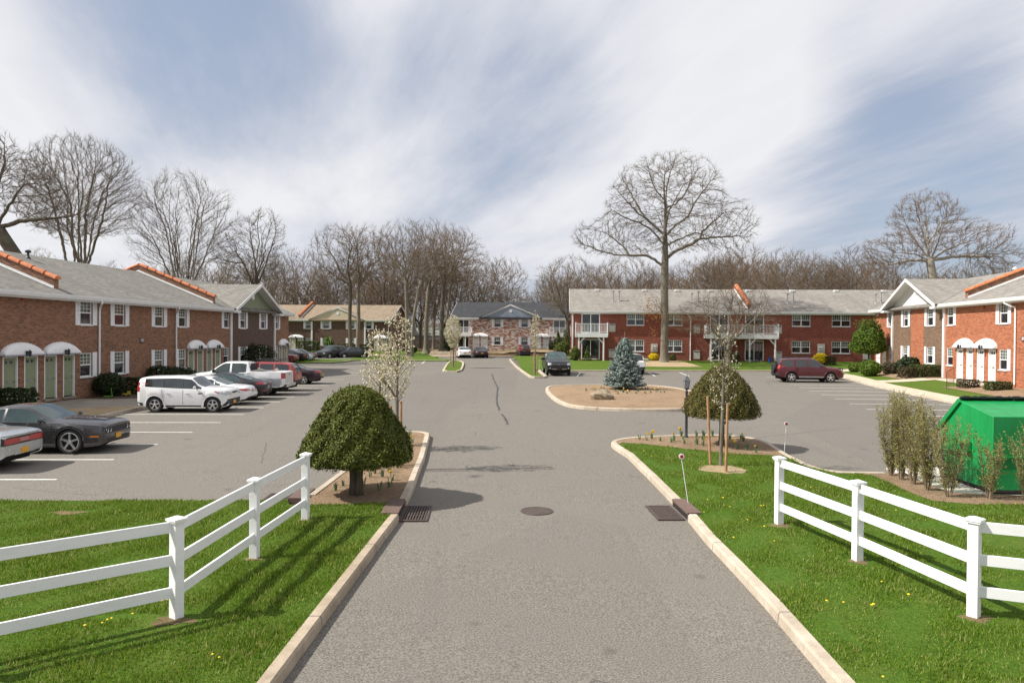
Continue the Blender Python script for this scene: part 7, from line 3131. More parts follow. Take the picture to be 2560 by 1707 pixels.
o = MB().box(-.9, .9, -.55, .55, 0, .32).build('tarp', plain('dusty_tarp', (.30, .28, .25), .9, .2, 4), bevel=.08)
o.location = (-13.6, 41.65, gz(-13, 41.4) + .93)
tag(o, 'dusty folded tarpaulin on the bed floor of the white pickup', 'tarpaulin')

# --- SUVs ----------------------------------------------------------------------
suv = dict(L=4.62, W=1.84, wr=.36, wb=2.69, fx=1.42, tumble=.24, gw=.93, nf=.12, nr=.06, crown=.035, flare=.03, gap=.06, rim=.62,
           top=[(-2.31, 1.15), (-2.2, 1.50), (-2.05, 1.68), (-1.5, 1.74), (.1, 1.76), (.38, 1.70), (1.05, 1.24), (1.2, 1.17), (2.0, 1.08), (2.31, .92)],
           belt=[(-2.31, 1.10), (-1.5, 1.13), (1.0, 1.10), (2.31, .86)],
           bot=[(-2.31, .42), (-1.9, .34), (1.9, .32), (2.31, .36)],
           ws=(1.08, .36), rg=(-2.30, -1.98), sw=[(-1.92, -1.08), (-1.0, -.18), (-.08, .94)])


def suv_back(c, z=.98, w=.80, plate=PLATE):
    c.both('tail_light', 'rear', [(w - .10, z), (w + .04, z), (w + .03, z + .28), (w - .10, z + .28)], TAIL, n=(4, 3), off=.010)
    c.sides('tail_light', [(c.xr + .03, z), (c.xr + .15, z), (c.xr + .17, z + .28), (c.xr + .03, z + .28)], TAIL, n=(3, 3), off=.010)
    c.patch('rear_bumper', 'rear', [(-.86, .42), (.86, .42), (.86, .66), (-.86, .66)], BPLAST, n=(18, 3), off=.03)
    c.plate('rear', .84, plate)


def roof_rack(c, x0, x1, z, w, bars=5, basket=False):
    m = MB()
    for sg in (-1, 1):
        m.tube([(x0, sg * w, z - .02), (x0 + .06, sg * w, z + .07), (x1 - .06, sg * w, z + .07), (x1, sg * w, z - .02)], .018, 6)
        if basket:
            m.tube([(x0, sg * w, z + .17), (x1, sg * w, z + .17)], .014, 6)
            for k in range(9):
                x = x0 + (x1 - x0) * k / 8
                m.tube([(x, sg * w, z + .06), (x, sg * w, z + .17)], .009, 5)
    for k in range(bars):
        x = x0 + .1 + (x1 - x0 - .2) * k / max(1, bars - 1)
        m.tube([(x, -w, z + .07), (x, w, z + .07)], .014, 6)
    if basket:
        for x in (x0, x1):
            m.tube([(x, -w, z + .17), (x, w, z + .17)], .014, 6)
    m.build('roof_rack', BPLAST, c.t)


c = Car('parked_suv', 'red SUV with a black roof basket, hidden partly behind the white pickup', 'suv', dict(suv), P_RED, CGL_D)
suv_back(c)
c.sides('cladding', [(-2.2, .36), (2.1, .36), (2.1, .62), (-2.2, .62)], plain('dusty_cladding', (.16, .11, .07), .6, .15), n=(44, 3))
roof_rack(c, -1.4, .1, 1.76, .62, 5, True)
c.mirror(.85, 1.2)
c.handles([-.9, .1], 1.0)
c.place(-14.0, 44.45, 180)

mar = dict(suv)
mar.update(L=4.72, fx=1.38, wb=2.78, sw=[(-2.02, -1.22), (-1.05, -.28), (-.16, .92)], wr=.375, rim=.66)
c = Car('parked_suv', 'maroon SUV with chrome bull bar parked side-on in the right lot', 'suv', mar, P_MAR, CGL_D)
suv_back(c)
c.sides('running_board', [(-.88, .36), (.88, .36), (.88, .46), (-.88, .46)], STEELG, n=(12, 1), off=.03)
roof_rack(c, -1.7, .1, 1.755, .60, 3)
c.arch_trim(P_MAR, .07)
c.patch('grille', 'front', [(-.45, .72), (.45, .72), (.45, .92), (-.45, .92)], CHROME, n=(6, 3))
c.both('headlight', 'front', [(.52, .74), (.82, .74), (.82, .92), (.52, .92)], HEAD, n=(6, 3), off=.01)
c.sides('headlight', [(2.20, .76), (2.33, .76), (2.33, .90), (2.20, .90)], HEAD, n=(2, 2), off=.01)
m_ = MB()
for sg in (-1, 1):
    m_.tube([(2.34, sg * .28, .42), (2.46, sg * .28, .60), (2.46, sg * .28, .98), (2.38, sg * .26, 1.05)], .028, 8)
m_.tube([(2.46, -.75, .62), (2.46, .75, .62)], .025, 8)
m_.tube([(2.42, -.28, 1.02), (2.42, .28, 1.02)], .028, 8)
m_.build('bull_bar', BPLAST, c.t)
m_ = MB()
m_.lathe([(0, -.11), (.18, -.11), (.34, -.09), (.36, 0), (.34, .09), (.0, .1)], 24, axis='y')
m_.xform(Matrix.Translation((-2.46, -.15, 1.02)) @ Matrix.Rotation(PI / 2, 4, 'Z')).build('spare_wheel', BPLAST, c.t, smooth=True, sharp=40)
c.mirror(.82, 1.2)
c.handles([-1.0, .02], 1.0)
c.seam([(.92, .46), (.95, 1.08)])
c.seam([(-.22, .46), (-.22, 1.1)])
c.seam([(-1.1, .5), (-1.1, 1.1)])
c.place(23.45, 52.25, -5)

c = Car('parked_suv', 'white SUV seen from behind beside the blue spruce', 'suv', dict(suv, L=5.0, W=1.96), P_WHITE, CGL_D)
c.patch('rear_window', 'rear', [(-.72, 1.18), (.72, 1.18), (.64, 1.56), (-.64, 1.56)], CGL_D, n=(12, 4), off=.01)
suv_back(c, 1.0, .84)
c.patch('lower_bumper', 'rear', [(-.9, .42), (.9, .42), (.9, .60), (-.9, .60)], BPLAST, n=(18, 2), off=.035)
c.mirror(.85, 1.2)
c.place(12.25, 62.4, 90)

c = Car('parked_suv', 'dark red SUV with black bumper behind the stop sign', 'suv', dict(suv, L=4.5), P_DRED, CGL_D)
c.patch('rear_window', 'rear', [(-.72, 1.16), (.72, 1.16), (.62, 1.58), (-.62, 1.58)], CGL_D, n=(12, 4), off=.01)
suv_back(c, .92, .80, STEELG)
c.patch('bumper_band', 'rear', [(-.88, .42), (.88, .42), (.90, .86), (-.90, .86)], P_BLACK, n=(18, 3), off=.02)
c.place(4.55, 97.6 - .1, 92)

# --- aubergine coupe -------------------------------------------------------------
pc = dict(sed)
pc.update(L=4.75, W=1.79, fx=1.42, wb=2.7, top=[(-2.37, .90), (-2.25, .99), (-1.6, 1.03), (-1.35, 1.07), (-.7, 1.33), (-.3, 1.38), (.15, 1.37), (1.0, 1.02), (1.2, .97), (2.0, .84), (2.37, .64)],
          belt=[(-2.37, .84), (-1.8, .93), (1.0, .88), (2.37, .60)], bot=[(-2.37, .40), (-1.9, .24), (1.9, .2), (2.37, .26)],
          ws=(1.06, .26), rg=(-1.45, -.60), sw=[(-1.05, -.42), (-.36, .85)], rim=.72)
c = Car('parked_car', 'dark aubergine coupe at the end of the left row', 'car', pc, P_PURP, glass('purple_glass', (.07, .11, .10), .03, spec=1.0))
c.both('tail_light', 'rear', [(.38, .78), (.80, .78), (.78, .90), (.38, .90)], TAIL, n=(10, 3), off=.008)
c.sides('tail_light', [(-2.33, .78), (-2.08, .82), (-2.08, .90), (-2.33, .90)], TAIL, n=(5, 3), off=.008)
c.patch('spoiler', 'rear', [(-.70, .985), (.70, .985), (.70, 1.0), (-.70, 1.0)], P_PURP, n=(10, 1), off=.02)
c.plate('rear', .66)
c.patch('window_chrome', 'right', [(-1.15, 1.20), (-1.03, .95), (-1.01, .95), (-1.12, 1.20)], CHROME, n=(1, 5), off=.006)
c.mirror(.8, .98)
c.place(-13.9, 50.0, 180)

# --- pickup facing the camera -----------------------------------------------------
pk2 = dict(pick)
pk2.update(L=5.84, W=2.03, bed=(-2.8, -1.3, .95), top=[(-2.92, 1.36), (-1.26, 1.36), (-1.25, 1.40), (-1.24, 1.82), (-.8, 1.90), (.25, 1.89), (.4, 1.84), (1.12, 1.38), (1.3, 1.30), (2.6, 1.22), (2.92, 1.08)],
           belt=[(-2.92, 1.35), (-1.26, 1.34), (1.1, 1.22), (2.6, 1.10), (2.92, .98)], bot=[(-2.92, .55), (2.5, .46), (2.92, .44)],
           ws=(1.17, .38), sw=[(-1.08, -.22), (-.14, 1.0)], fx=1.95, wb=3.65, nf=.05, flare=.04)
c = Car('pickup_truck', 'black pickup facing the camera on the lawn side of the right lot', 'pickup truck', pk2, P_BLACK, glass('pk2_glass', (.05, .085, .08), .03, spec=1.0))
c.patch('grille', 'front', [(-.62, .80), (.62, .80), (.62, 1.06), (-.62, 1.06)], BPLAST, n=(14, 4), off=.01)
c.both('headlight', 'front', [(.64, .86), (.92, .86), (.92, 1.04), (.64, 1.04)], HEAD, n=(6, 3), off=.012)
c.patch('grille_bar', 'front', [(-.62, .925), (.62, .925), (.62, .955), (-.62, .955)], STEELG, n=(12, 1), off=.016)
c.patch('emblem', 'front', [(-.13, .915), (.13, .915), (.13, .965), (-.13, .965)], CHROME, n=(2, 1), off=.022)
c.patch('emblem', 'front', [(-.045, .895), (.045, .895), (.045, .985), (-.045, .985)], CHROME, n=(1, 1), off=.023)
c.patch('bumper', 'front', [(-.93, .52), (.93, .52), (.95, .70), (-.95, .70)], P_BLACK, n=(20, 3), off=.06)
c.both('bumper_trim', 'front', [(.22, .50), (.62, .56), (.62, .60), (.22, .56)], CHROME, n=(6, 1), off=.075)
c.both('fog_lamp', 'front', [(.70, .60), (.80, .60), (.80, .68), (.70, .68)], HEAD, n=(2, 2), off=.07)
c.plate('front', .58)
c.mirror(1.0, 1.32, BPLAST, 1.5)
c.place(5.68, 61.0, -90)

# --- smaller distant cars ---------------------------------------------------------
c = Car('parked_car', 'white sedan seen from behind at the mottled brick building', 'car', dict(fast), P_WHITE, CGL)
c.both('tail_light', 'rear', [(.50, .80), (.84, .80), (.82, .92), (.50, .90)], TAIL, n=(8, 2), off=.01)
c.plate('rear', .68)
c.mirror(.8, 1.0)
c.place(-3.45, 95.9, 97)
c = Car('parked_car', 'black sedan seen from behind, right of the white sedan at the mottled building', 'car', dict(sed, L=4.9), P_BLACK, CGL_D)
c.both('tail_light', 'rear', [(.62, .66), (.84, .66), (.82, .92), (.66, .92)], TAIL, n=(4, 3), off=.01)
c.plate('rear', .66)
c.mirror(.8, .98)
c.place(-1.22, 96.3, 97)
small = dict(sed, L=4.5, fx=1.32, wb=2.62, top=[(x * .9, z) for x, z in sed['top']], belt=[(x * .9, z) for x, z in sed['belt']], bot=[(x * .9, z) for x, z in sed['bot']],
             ws=(1.08, .42), rg=(-1.34, -.62), sw=[(-1.05, -.82), (-.77, -.1), (-.05, .85)])
for lb, x, y, yaw, pm, spc in (
        ('dark red sedan at the far end of the left lot', -23.2, 79.3, 180, P_DRED, small),
        ('black sedan beyond the dark red one at the far left', -22.9, 81.9, 180, P_BLACK, fast),
        ('dark grey sedan at the back of the far left cars', -22.9, 86.6 - .4, 180, P_NAVY, small)):
    c = Car('parked_car', lb, 'car', dict(spc), pm, CGL)
    c.both('tail_light', 'rear', [(.42, .72), (.80, .70), (.78, .86), (.42, .84)], TAIL, n=(6, 2), off=.01)
    c.sides('tail_light', [(c.xr + .05, .72), (c.xr + .3, .76), (c.xr + .3, .84), (c.xr + .05, .86)], TAIL, n=(4, 2), off=.01)
    c.plate('rear', .6)
    c.place(x, y, yaw)
c = Car('parked_car', 'ice blue hatchback parked nose out among the far left cars', 'car', dict(small), P_BLUE, CGL)
c.patch('grille', 'front', [(-.42, .40), (.42, .40), (.30, .60), (-.30, .60)], BPLAST, n=(8, 3))
c.both('headlight', 'front', [(.46, .58), (.76, .60), (.76, .68), (.46, .66)], HEAD, n=(5, 2), off=.01)
c.place(-22.7, 84.4, 0)
c = Car('parked_suv', 'charcoal boxy SUV facing the camera before the dark brown building', 'suv', dict(suv, L=4.3, W=1.76, top=[(x * .93, z * .96) for x, z in suv['top']], belt=[(x * .93, z * .95) for x, z in suv['belt']], bot=[(x * .93, z) for x, z in suv['bot']], ws=(1.0, .34), rg=(-2.14, -1.84), sw=[(-1.78, -1.0), (-.93, -.17), (-.08, .88)], fx=1.3, wb=2.55), P_NAVY, CGL)
c.both('headlight', 'front', [(.50, .66), (.80, .66), (.80, .80), (.50, .80)], HEAD, n=(5, 2), off=.012)
c.patch('grille', 'front', [(-.40, .62), (.40, .62), (.40, .78), (-.40, .78)], BPLAST, n=(5, 2))
c.mirror(.75, 1.14)
c.place(-20.0, 91.6, -118)
beetle = dict(small, L=4.1, top=[(-2.05, .70), (-1.9, .92), (-1.4, 1.18), (-.8, 1.42), (-.2, 1.50), (.4, 1.42), (1.0, 1.06), (1.3, .98), (1.8, .84), (2.05, .66)],
              belt=[(-2.05, .64), (-1.6, .84), (0, .88), (1.3, .84), (2.05, .60)], bot=[(-2.05, .34), (-1.6, .22), (1.6, .2), (2.05, .28)], ws=(1.06, .45), rg=(-1.5, -.8), sw=[(-.9, -.3), (-.22, .85)], nf=.30, nr=.30)
c = Car('parked_car', 'small rounded black car right of the charcoal SUV', 'car', beetle, P_BLACK, CGL_D)
c.place(-17.6, 92.7, -150)
c = Car('parked_car', 'pale blue sedan half hidden behind the maroon SUV', 'car', dict(small), P_BLUE, CGL)
c.both('headlight', 'front', [(.46, .58), (.76, .60), (.76, .68), (.46, .66)], HEAD, n=(5, 2), off=.01)
c.mirror(.8, .98)
c.place(24.95, 55.3, -8)

# ------------------------------------------------------------------ white rail fences
def fence(name, label, pts, ends):
    """posts with caps and three rails; every post and rail a part"""
    x0, y0 = pts[0]
    t = thing(name, label, 'fence', (0, 0, 0))
    for i, (x, y) in enumerate(pts):
        z = gz(x, y) + .10
        a = pts[max(i - 1, 0)]
        b = pts[min(i + 1, len(pts) - 1)]
        ang = math.atan2(b[1] - a[1], b[0] - a[0])
        M = Matrix.Translation((x, y, z)) @ Matrix.Rotation(ang, 4, 'Z')
        h = 1.30
        p = MB().box(-.064, .064, -.064, .064, -.1, h - .06).xform(M).build('post', FENCEW, t, bevel=.006)
        c = MB()
        c.box(-.085, .085, -.085, .085, h - .06, h - .035).box(-.095, .095, -.095, .095, h - .035, h - .01)
        c.add([(-.095, -.095, h - .01), (.095, -.095, h - .01), (.095, .095, h - .01), (-.095, .095, h - .01), (0, 0, h + .025)], [(0, 1, 4), (1, 2, 4), (2, 3, 4), (3, 0, 4)])
        c.xform(M).build('post_cap', FENCEW, p)
    for a, b in zip(pts[:-1], pts[1:]):
        for zc in (1.185, .765, .355):
            p = Vector((a[0], a[1], gz(*a) + .10 + zc))
            q = Vector((b[0], b[1], gz(*b) + .10 + zc))
            MB().bar(p, q, .038, .138).build('rail', FENCEW, t, bevel=.004)
    return t


fence('rail_fence', 'white three rail vinyl fence on the left lawn, ending near the dome shaped yew', [(-8.3, 6.4), (-6.15, 7.55), (-3.95, 9.22), (-3.74, 11.6), (-3.52, 13.92)], None)
fence('rail_fence', 'white three rail vinyl fence on the right lawn, curving towards the photo edge', [(5.52, 13.43), (5.91, 11.27), (6.26, 9.02), (8.3, 8.1), (10.4, 7.6)], None)


# ------------------------------------------------------------------ dumpster
def dumpster():
    G1, nt, b = nt_new('dumpster_green')
    g = NG(nt)
    p_ = g.coord()
    n1 = g.noise(g.mapping(p_, (1, 1, .25)), 3, 6, .7)
    c_ = g.ramp(n1, [(.3, (.004, .20, .045)), (.7, (.006, .29, .075))])
    n2 = g.noise(g.mapping(p_, (6, 6, 1.2)), 3, 5, .75)
    c_ = g.mix(g.math('MULTIPLY', g.math('SUBTRACT', n2, .60), 5, clamp=True), c_, (.03, .11, .04))
    n3 = g.noise(p_, 14, 4, .8)
    c_ = g.mix(g.math('MULTIPLY', g.math('SUBTRACT', n3, .68), 9, clamp=True), c_, (.12, .07, .04))
    g.l(c_, b.inputs['Base Color'])
    setin(b, 'Roughness', .45)
    g.bump(n1, .3, .02, b)
    G2 = G1
    t = thing('dumpster', 'large bright green steel dumpster with black lids behind the thin bushes', 'dumpster', (11.5, 16.0, gz(12, 16) + .07), R(-2))
    prof = [(0, .10), (0, 1.78), (1.28, 2.04), (2.02, 1.34), (1.85, .10)]
    L = 2.7
    m = MB()
    n = 5
    m.add([(0, y, z) for y, z in prof] + [(L, y, z) for y, z in prof], [tuple(reversed(range(n))), tuple(range(n, 2 * n))] + [(i, (i + 1) % n, n + (i + 1) % n, n + i) for i in range(n)])
    m.build('body', G1, t, bevel=.015, smooth=True, sharp=30)
    MB().box(-.03, L + .03, -.035, .0, .82, .87).build('front_rib', G2, t, bevel=.006)
    MB().box(-.035, 0, .02, 1.80, 1.80, 1.84).build('side_rib', G2, t) if False else None
    # lip above the side slope
    a = MB()
    a.bar((-.03, 1.20, 2.04), (-.03, 2.10, 1.22), .06, .10)
    a.bar((L + .03, 1.20, 2.04), (L + .03, 2.10, 1.22), .06, .10)
    a.build('side_lip', G2, t)
    lid = MB()
    for k in range(2):
        x0, x1 = .02 + k * L / 2, L / 2 - .02 + k * L / 2
        lid.bar((x0 + (x1 - x0) / 2, 1.25, 2.10), (x0 + (x1 - x0) / 2, 2.10, 1.36), x1 - x0, .05)
        for q in range(5):
            xx = x0 + .1 + q * (x1 - x0 - .2) / 4
            lid.bar((xx, 1.25, 2.14), (xx, 2.08, 1.42), .05, .03)
    lid.build('lid', BLACK, t)
    h = MB()
    h.tube([(.02, 1.22, 2.11), (L - .02, 1.22, 2.11)], .028, 8)
    for q in range(7):
        h.box(.1 + q * .4, .2 + q * .4, 1.18, 1.26, 2.09, 2.15)
    h.build('hinge_bar', BLACK, t)
    p = MB().box(-.14, -.001, .74, 1.02, .84, 1.10)
    p.build('fork_pocket', G2, t, bevel=.01)
    MB().box(-.145, -.141, .80, .96, .88, 1.06).build('pocket_opening', DARK, t)
    MB().box(-.15, -.0, 1.12, 1.7, .80, .86).build('side_bar', G2, t)
    MB().box(.05, L - .05, .05, 1.8, .03, .10).build('skids', BLACK, t)
    return t


dumpster()


# ------------------------------------------------------------------ lamp post
def lamp():
    t = thing('lamp_post', 'black lantern lamp post at the edge of the right mulch bed', 'lamp post', (6.72, 24.2, gz(6.7, 24.2) + .12))
    PM = plain('lamp_black', (.035, .036, .042), .4, .15, coat=.3)
    MB().lathe([(.075, -.05), (.075, .05), (.05, .10), (.045, .95), (.055, .97), (.055, 1.0), (.038, 1.03), (.036, 1.50), (.05, 1.54), (.05, 1.60), (.03, 1.63), (.034, 1.66)], 14).build('pole', PM, t, smooth=True, sharp=40)
    f = MB()
    z0, z1 = 1.70, 1.95
    for sx, sy in ((1, 1), (1, -1), (-1, -1), (-1, 1)):
        f.bar((sx * .055, sy * .055, z0), (sx * .085, sy * .085, z1), .014)
    f.box(-.065, .065, -.065, .065, z0 - .035, z0)
    f.lathe([(.02, -.04), (.05, 0)], 8, c=(0, 0, z0 - .03))
    f.build('lantern_frame', PM, t)
    MB().add([(-.05, -.05, z0 + .005), (.05, -.05, z0 + .005), (.05, .05, z0 + .005), (-.05, .05, z0 + .005), (-.08, -.08, z1 - .01), (.08, -.08, z1 - .01), (.08, .08, z1 - .01), (-.08, .08, z1 - .01)],
             [(0, 1, 5, 4), (1, 2, 6, 5), (2, 3, 7, 6), (3, 0, 4, 7)]).build('lantern_glass', plain('lantern_pane', (.42, .44, .46), .12, .15, 8, coat=.8), t)
    r = MB()
    r.add([(-.11, -.11, z1), (.11, -.11, z1), (.11, .11, z1), (-.11, .11, z1), (-.04, -.04, z1 + .13), (.04, -.04, z1 + .13), (.04, .04, z1 + .13), (-.04, .04, z1 + .13)],
          [(3, 2, 1, 0), (0, 1, 5, 4), (1, 2, 6, 5), (2, 3, 7, 6), (3, 0, 4, 7), (4, 5, 6, 7)])
    r.lathe([(.03, 0), (.035, .03), (.015, .06), (.022, .09), (.006, .12), (.004, .26)], 10, c=(0, 0, z1 + .13))
    r.build('lantern_roof', plain('lamp_grey', (.16, .17, .19), .35, .1, metal=.5), t)


lamp()


# ------------------------------------------------------------------ markers and signs
def marker(label, x, y, z, dx, h, r=.045):
    t = thing('reflector_marker', label, 'marker', (x, y, z), 0, 'reflector stakes on the lawns')
    MB().tube([(0, 0, -.05), (dx, -.02, h)], .007, 6).build('rod', WHITE, t)
    MB().lathe([(0, -.012), (r + .012, -.012), (r + .014, .006), (0, .008)], 20, axis='y', c=(dx, -.03, h + r)).build('reflector_rim', WHITE, t)
    MB().lathe([(0, -.020), (r * .8, -.019), (r * .82, -.012)], 20, axis='y', c=(dx, -.03, h + r)).build('reflector', plain('reflector_red', (.42, .008, .012), .25, .1, coat=.6), t)


marker('leaning red reflector stake beside the right storm drain', 4.22, 14.95, gz(4, 15) + .12, -.17, .98)
marker('red reflector stake behind the first post of the right white fence', 8.08, 19.4, gz(8, 19.4) + .12, .06, 1.08)
marker('thin stake at the kerb corner beside the stop sign', 3.40, 81.9, gz(3.4, 82) + .1, 0, 1.3, .03)
marker('thin stake at the tip of the lawn beside the black pickup', 4.0, 57.4, gz(4, 57) + .1, 0, 1.2, .035)


def stop_sign():
    t = thing('stop_sign', 'red octagonal STOP sign before the dark red SUV', 'sign', (3.85, 89.0, gz(3.85, 89) + .1))
    MB().box(-.04, .04, .0, .04, -.1, 1.75).build('post', plain('sign_post', (.03, .03, .03), .6, .1), t)
    RED = plain('sign_red', (.42, .012, .02), .45, .06)
    for nm, r_, y, mt in (('rim', .36, -.012, WHITE), ('plate', .335, -.018, RED)):
        pts = [(r_ * math.cos(PI / 8 + k * PI / 4), r_ * math.sin(PI / 8 + k * PI / 4)) for k in range(8)]
        MB().add([(x, y, z + 1.42) for x, z in pts] + [(x, -.004, z + 1.42) for x, z in pts],
                 [tuple(range(8)), tuple(reversed(range(8, 16)))] + [(k, 8 + k, 8 + (k + 1) % 8, (k + 1) % 8) for k in range(8)]).build(nm, mt, t)
    text_mesh('STOP', .27, 'lettering', WHITE, t, Matrix.Translation((0, -.024, 1.42)) @ Matrix.Rotation(PI / 2, 4, 'X'))


stop_sign()

# iron handrail at the right path
t = thing('handrail', 'thin rusty iron handrail beside the path to the white doors', 'handrail', (28.55, 43.9, Zs(28.6, 43.9)), 0)
m_ = MB()
dx, dy, hz = 1.35, 1.35, .28
m_.tube([(0, 0, -.1), (0, 0, 1.02)], .02, 6).tube([(dx, dy, .0), (dx, dy, 1.02 + hz)], .02, 6)
m_.build('posts', RUST, t)
m_ = MB()
m_.tube([(0, 0, 1.0), (.1, .1, 1.06), (dx, dy, 1.0 + hz)], .02, 6).tube([(0, 0, .12), (dx, dy, .12 + hz)], .014, 6)
m_.build('rail', RUST, t)
m_ = MB()
for k in range(1, 6):
    f_ = k / 6
    m_.tube([(dx * f_, dy * f_, .12 + hz * f_), (dx * f_, dy * f_, 1.0 + hz * f_)], .010, 5)
m_.build('pickets', RUST, t)

# green utility boxes, bin, toys
UT = plain('utility_green', (.30, .42, .27), .6, .1)
x, y = at(1613, 73.2), 73.2
o = MB().box(-.42, .42, -.3, .3, 0, .34).build('utility_box', UT, bevel=.05)
o.location = (x, y, Zs(x, y))
tag(o, 'low pale green utility box between the spruce and the forsythia', 'utility box')
x, y = at(2041, 70.4), 70.4
o = MB().lathe([(0, 0), (.2, 0), (.2, .62), (.16, .68), (0, .70)], 20).build('utility_box', UT, smooth=True, sharp=40)
o.location = (x, y, Zs(x, y))
tag(o, 'round pale green utility canister left of the forsythia by the maroon SUV', 'utility box')
x, y = at(1934, 72.9), 72.9
o = MB().lathe([(0, 0), (.15, 0), (.19, .48), (.205, .49), (.205, .52), (0, .53)], 18).build('recycling_bin', plain('bin_blue', (.02, .07, .28), .5, .1), smooth=True, sharp=40)
o.location = (x, y, Zs(x, y))
tag(o, 'small blue bin at the right post of the long balcony', 'bin')


def garden_chair(label, x, y, rot):
    t = thing('garden_chair', label, 'chair', (x, y, Zs(x, y)), rot, 'patio chairs under the long balcony')
    MB().box(-.24, .24, -.22, .22, .40, .44).build('seat', BLACK, t)
    MB().box(-.24, .24, .20, .24, .44, .92).build('backrest', BLACK, t)
    for a, b in ((-.21, -.2), (.21, -.2), (-.21, .2), (.21, .2)):
        MB().box(a - .02, a + .02, b - .02, b + .02, -.05, .40).build('leg', BLACK, t)


x, y = at(1906, 73.6), 73.6
garden_chair('black patio chair under the right part of the long balcony', x, y, .3)
garden_chair('black patio chair left of the other one under the long balcony', x - .85, y + .1, -.4)

x, y = Aloc(8.35, 1.35)
t = thing('toy_scooter', 'small lime green toy by the wall right of the green doors', 'toy', (x, y, gz(x, y) + .14), .4)
MB().box(-.22, .22, -.06, .06, .06, .10).build('deck', plain('lime', (.10, .28, .02), .4, .1), t)
MB().tube([(.18, 0, .08), (.12, 0, .52)], .02, 6).build('stem', plain('lime', (.10, .28, .02), .4, .1), t)
for q in (-.19, .19):
    MB().lathe([(0, -.02), (.05, -.02), (.05, .02), (0, .02)], 12, axis='y', c=(q, 0, .05)).build('wheel', BLACK, t)
x, y = Aloc(9.3, 1.75)
t = thing('toy_truck', 'small yellow toy on the dark soil right of the lime green toy', 'toy', (x, y, gz(x, y) + .14), .2)
MB().box(-.2, .2, -.1, .1, .07, .15).box(.05, .18, -.09, .09, .15, .27).build('body', plain('toy_yellow', (.36, .27, .02), .4, .1), t)
for q in (-.13, .13):
    MB().lathe([(0, -.12), (.06, -.12), (.06, .12), (0, .12)], 12, axis='y', c=(q, 0, .06)).build('wheel', BLACK, t)

# ------------------------------------------------------------------ daffodils and dandelions
DAFL = plain('daffodil_leaf', (.10, .16, .07), .6, .25, 8)
DAFY = plain('daffodil_yellow', (.80, .50, .01), .5, .1)


def daffodil(fl, seed):
    rg = random.Random(seed)
    t = thing('daffodil', 'daffodil clump', 'flower')
    m = MB()
    for k in range(11):
        a = rg.uniform(0, 6.28)
        h = rg.uniform(.14, .24)
        l = rg.uniform(.02, .08)
        w = .011
        x, y = math.cos(a) * .03, math.sin(a) * .03
        px_, py_ = -math.sin(a) * w, math.cos(a) * w
        mx, my = x + math.cos(a) * l * .3, y + math.sin(a) * l * .3
        ex, ey = x + math.cos(a) * l, y + math.sin(a) * l
        m.add([(x - px_, y - py_, -.02), (x + px_, y + py_, -.02), (mx + px_, my + py_, h * .6), (mx - px_, my - py_, h * .6), (ex, ey, h)], [(0, 1, 2, 3), (3, 2, 4)])
    m.build('leaves', DAFL, t)
    for k in range(fl):
        x, y = rg.uniform(-.05, .05), rg.uniform(-.05, .05)
        f = MB()
        f.lathe([(.0, 0), (.045, -.012), (.05, -.008), (.018, .006), (.018, -.03), (.022, -.034), (0, -.02)], 8, axis='y', c=(x, y - .03, .24))
        f.build('bloom', DAFY, t)
        MB().tube([(x * .3, y * .3, 0), (x, y, .24)], .004, 4).build('stalk', DAFL, t)
    return t


dproto = [daffodil(0, 1), daffodil(1, 2), daffodil(2, 3)]
DR = [(5.23, 23.57), (5.47, 23.91), (5.65, 23.45), (5.94, 23.15), (6.11, 23.45), (6.63, 24.5), (6.3, 22.91), (6.5, 23.81), (7.13, 24.4), (6.66, 22.75), (7.11, 23.64), (7.36, 24.34), (6.8, 22.51), (7.72, 24.5), (8.08, 23.8), (8.46, 23.8), (8.39, 23.38), (7.62, 21.76), (7.89, 21.69), (8.2, 21.69), (7.99, 21.15), (5.02, 23.74)]
DO = [(5.6, 41.24), (6.07, 42.02), (6.19, 41.76), (6.73, 42.83), (6.85, 42.6), (6.78, 41.0), (7.2, 40.51), (7.06, 39.1), (7.53, 40.03), (7.61, 39.33), (7.97, 40.52), (8.12, 39.34), (8.47, 40.53), (9.13, 42.59), (9.28, 42.32), (8.66, 39.57), (9.03, 39.81), (9.48, 40.54), (9.83, 41.54), (9.65, 40.05), (9.92, 40.3), (9.42, 42.32)]
DL = [(-3.39, 16.85), (-3.46, 16.35), (-2.93, 17.87), (-2.88, 18.29), (-2.63, 17.86), (-2.92, 16.84), (-2.48, 16.4), (-2.33, 17.45), (-2.28, 16.69), (-2.54, 18.47), (-2.4, 19.02), (-2.68, 24.52), (-2.45, 23.18)]
rg_ = random.Random(12)
BL = {'R': ('clump of budding daffodil leaves in the mulch bed by the lamp post', 'flowering daffodils in the mulch bed by the lamp post'),
      'O': ('clump of daffodil leaves round the blue spruce on the oval island', 'flowering daffodils round the blue spruce on the oval island'),
      'L': ('clump of daffodil leaves in the mulch island behind the dome shaped yew', 'flowering daffodils in the mulch island behind the dome shaped yew')}
first = {}
for key, lst in (('R', DR), ('O', DO), ('L', DL)):
    for i, (x, y) in enumerate(lst):
        k = rg_.choice((0, 0, 0, 1)) if key != 'R' or i not in (1, 5) else 2
        z = gz(x, y) + (.22 if key == 'O' else .135)
        lab = BL[key][1 if k else 0]
        grp = {'R': 'daffodils by the lamp post', 'O': 'daffodils on the oval island', 'L': 'daffodils behind the yew'}[key] + (' in flower' if k else '')
        if k not in first:
            o = dproto[k]
            first[k] = 1
            o.location = (x, y, z)
            o['label'] = lab
            o['group'] = grp
        else:
            o = dup(dproto[k], (x, y, z), rg_.uniform(0, 6), lab, grp)
        s = rg_.uniform(.85, 1.25)
        o.scale = (s, s, s)

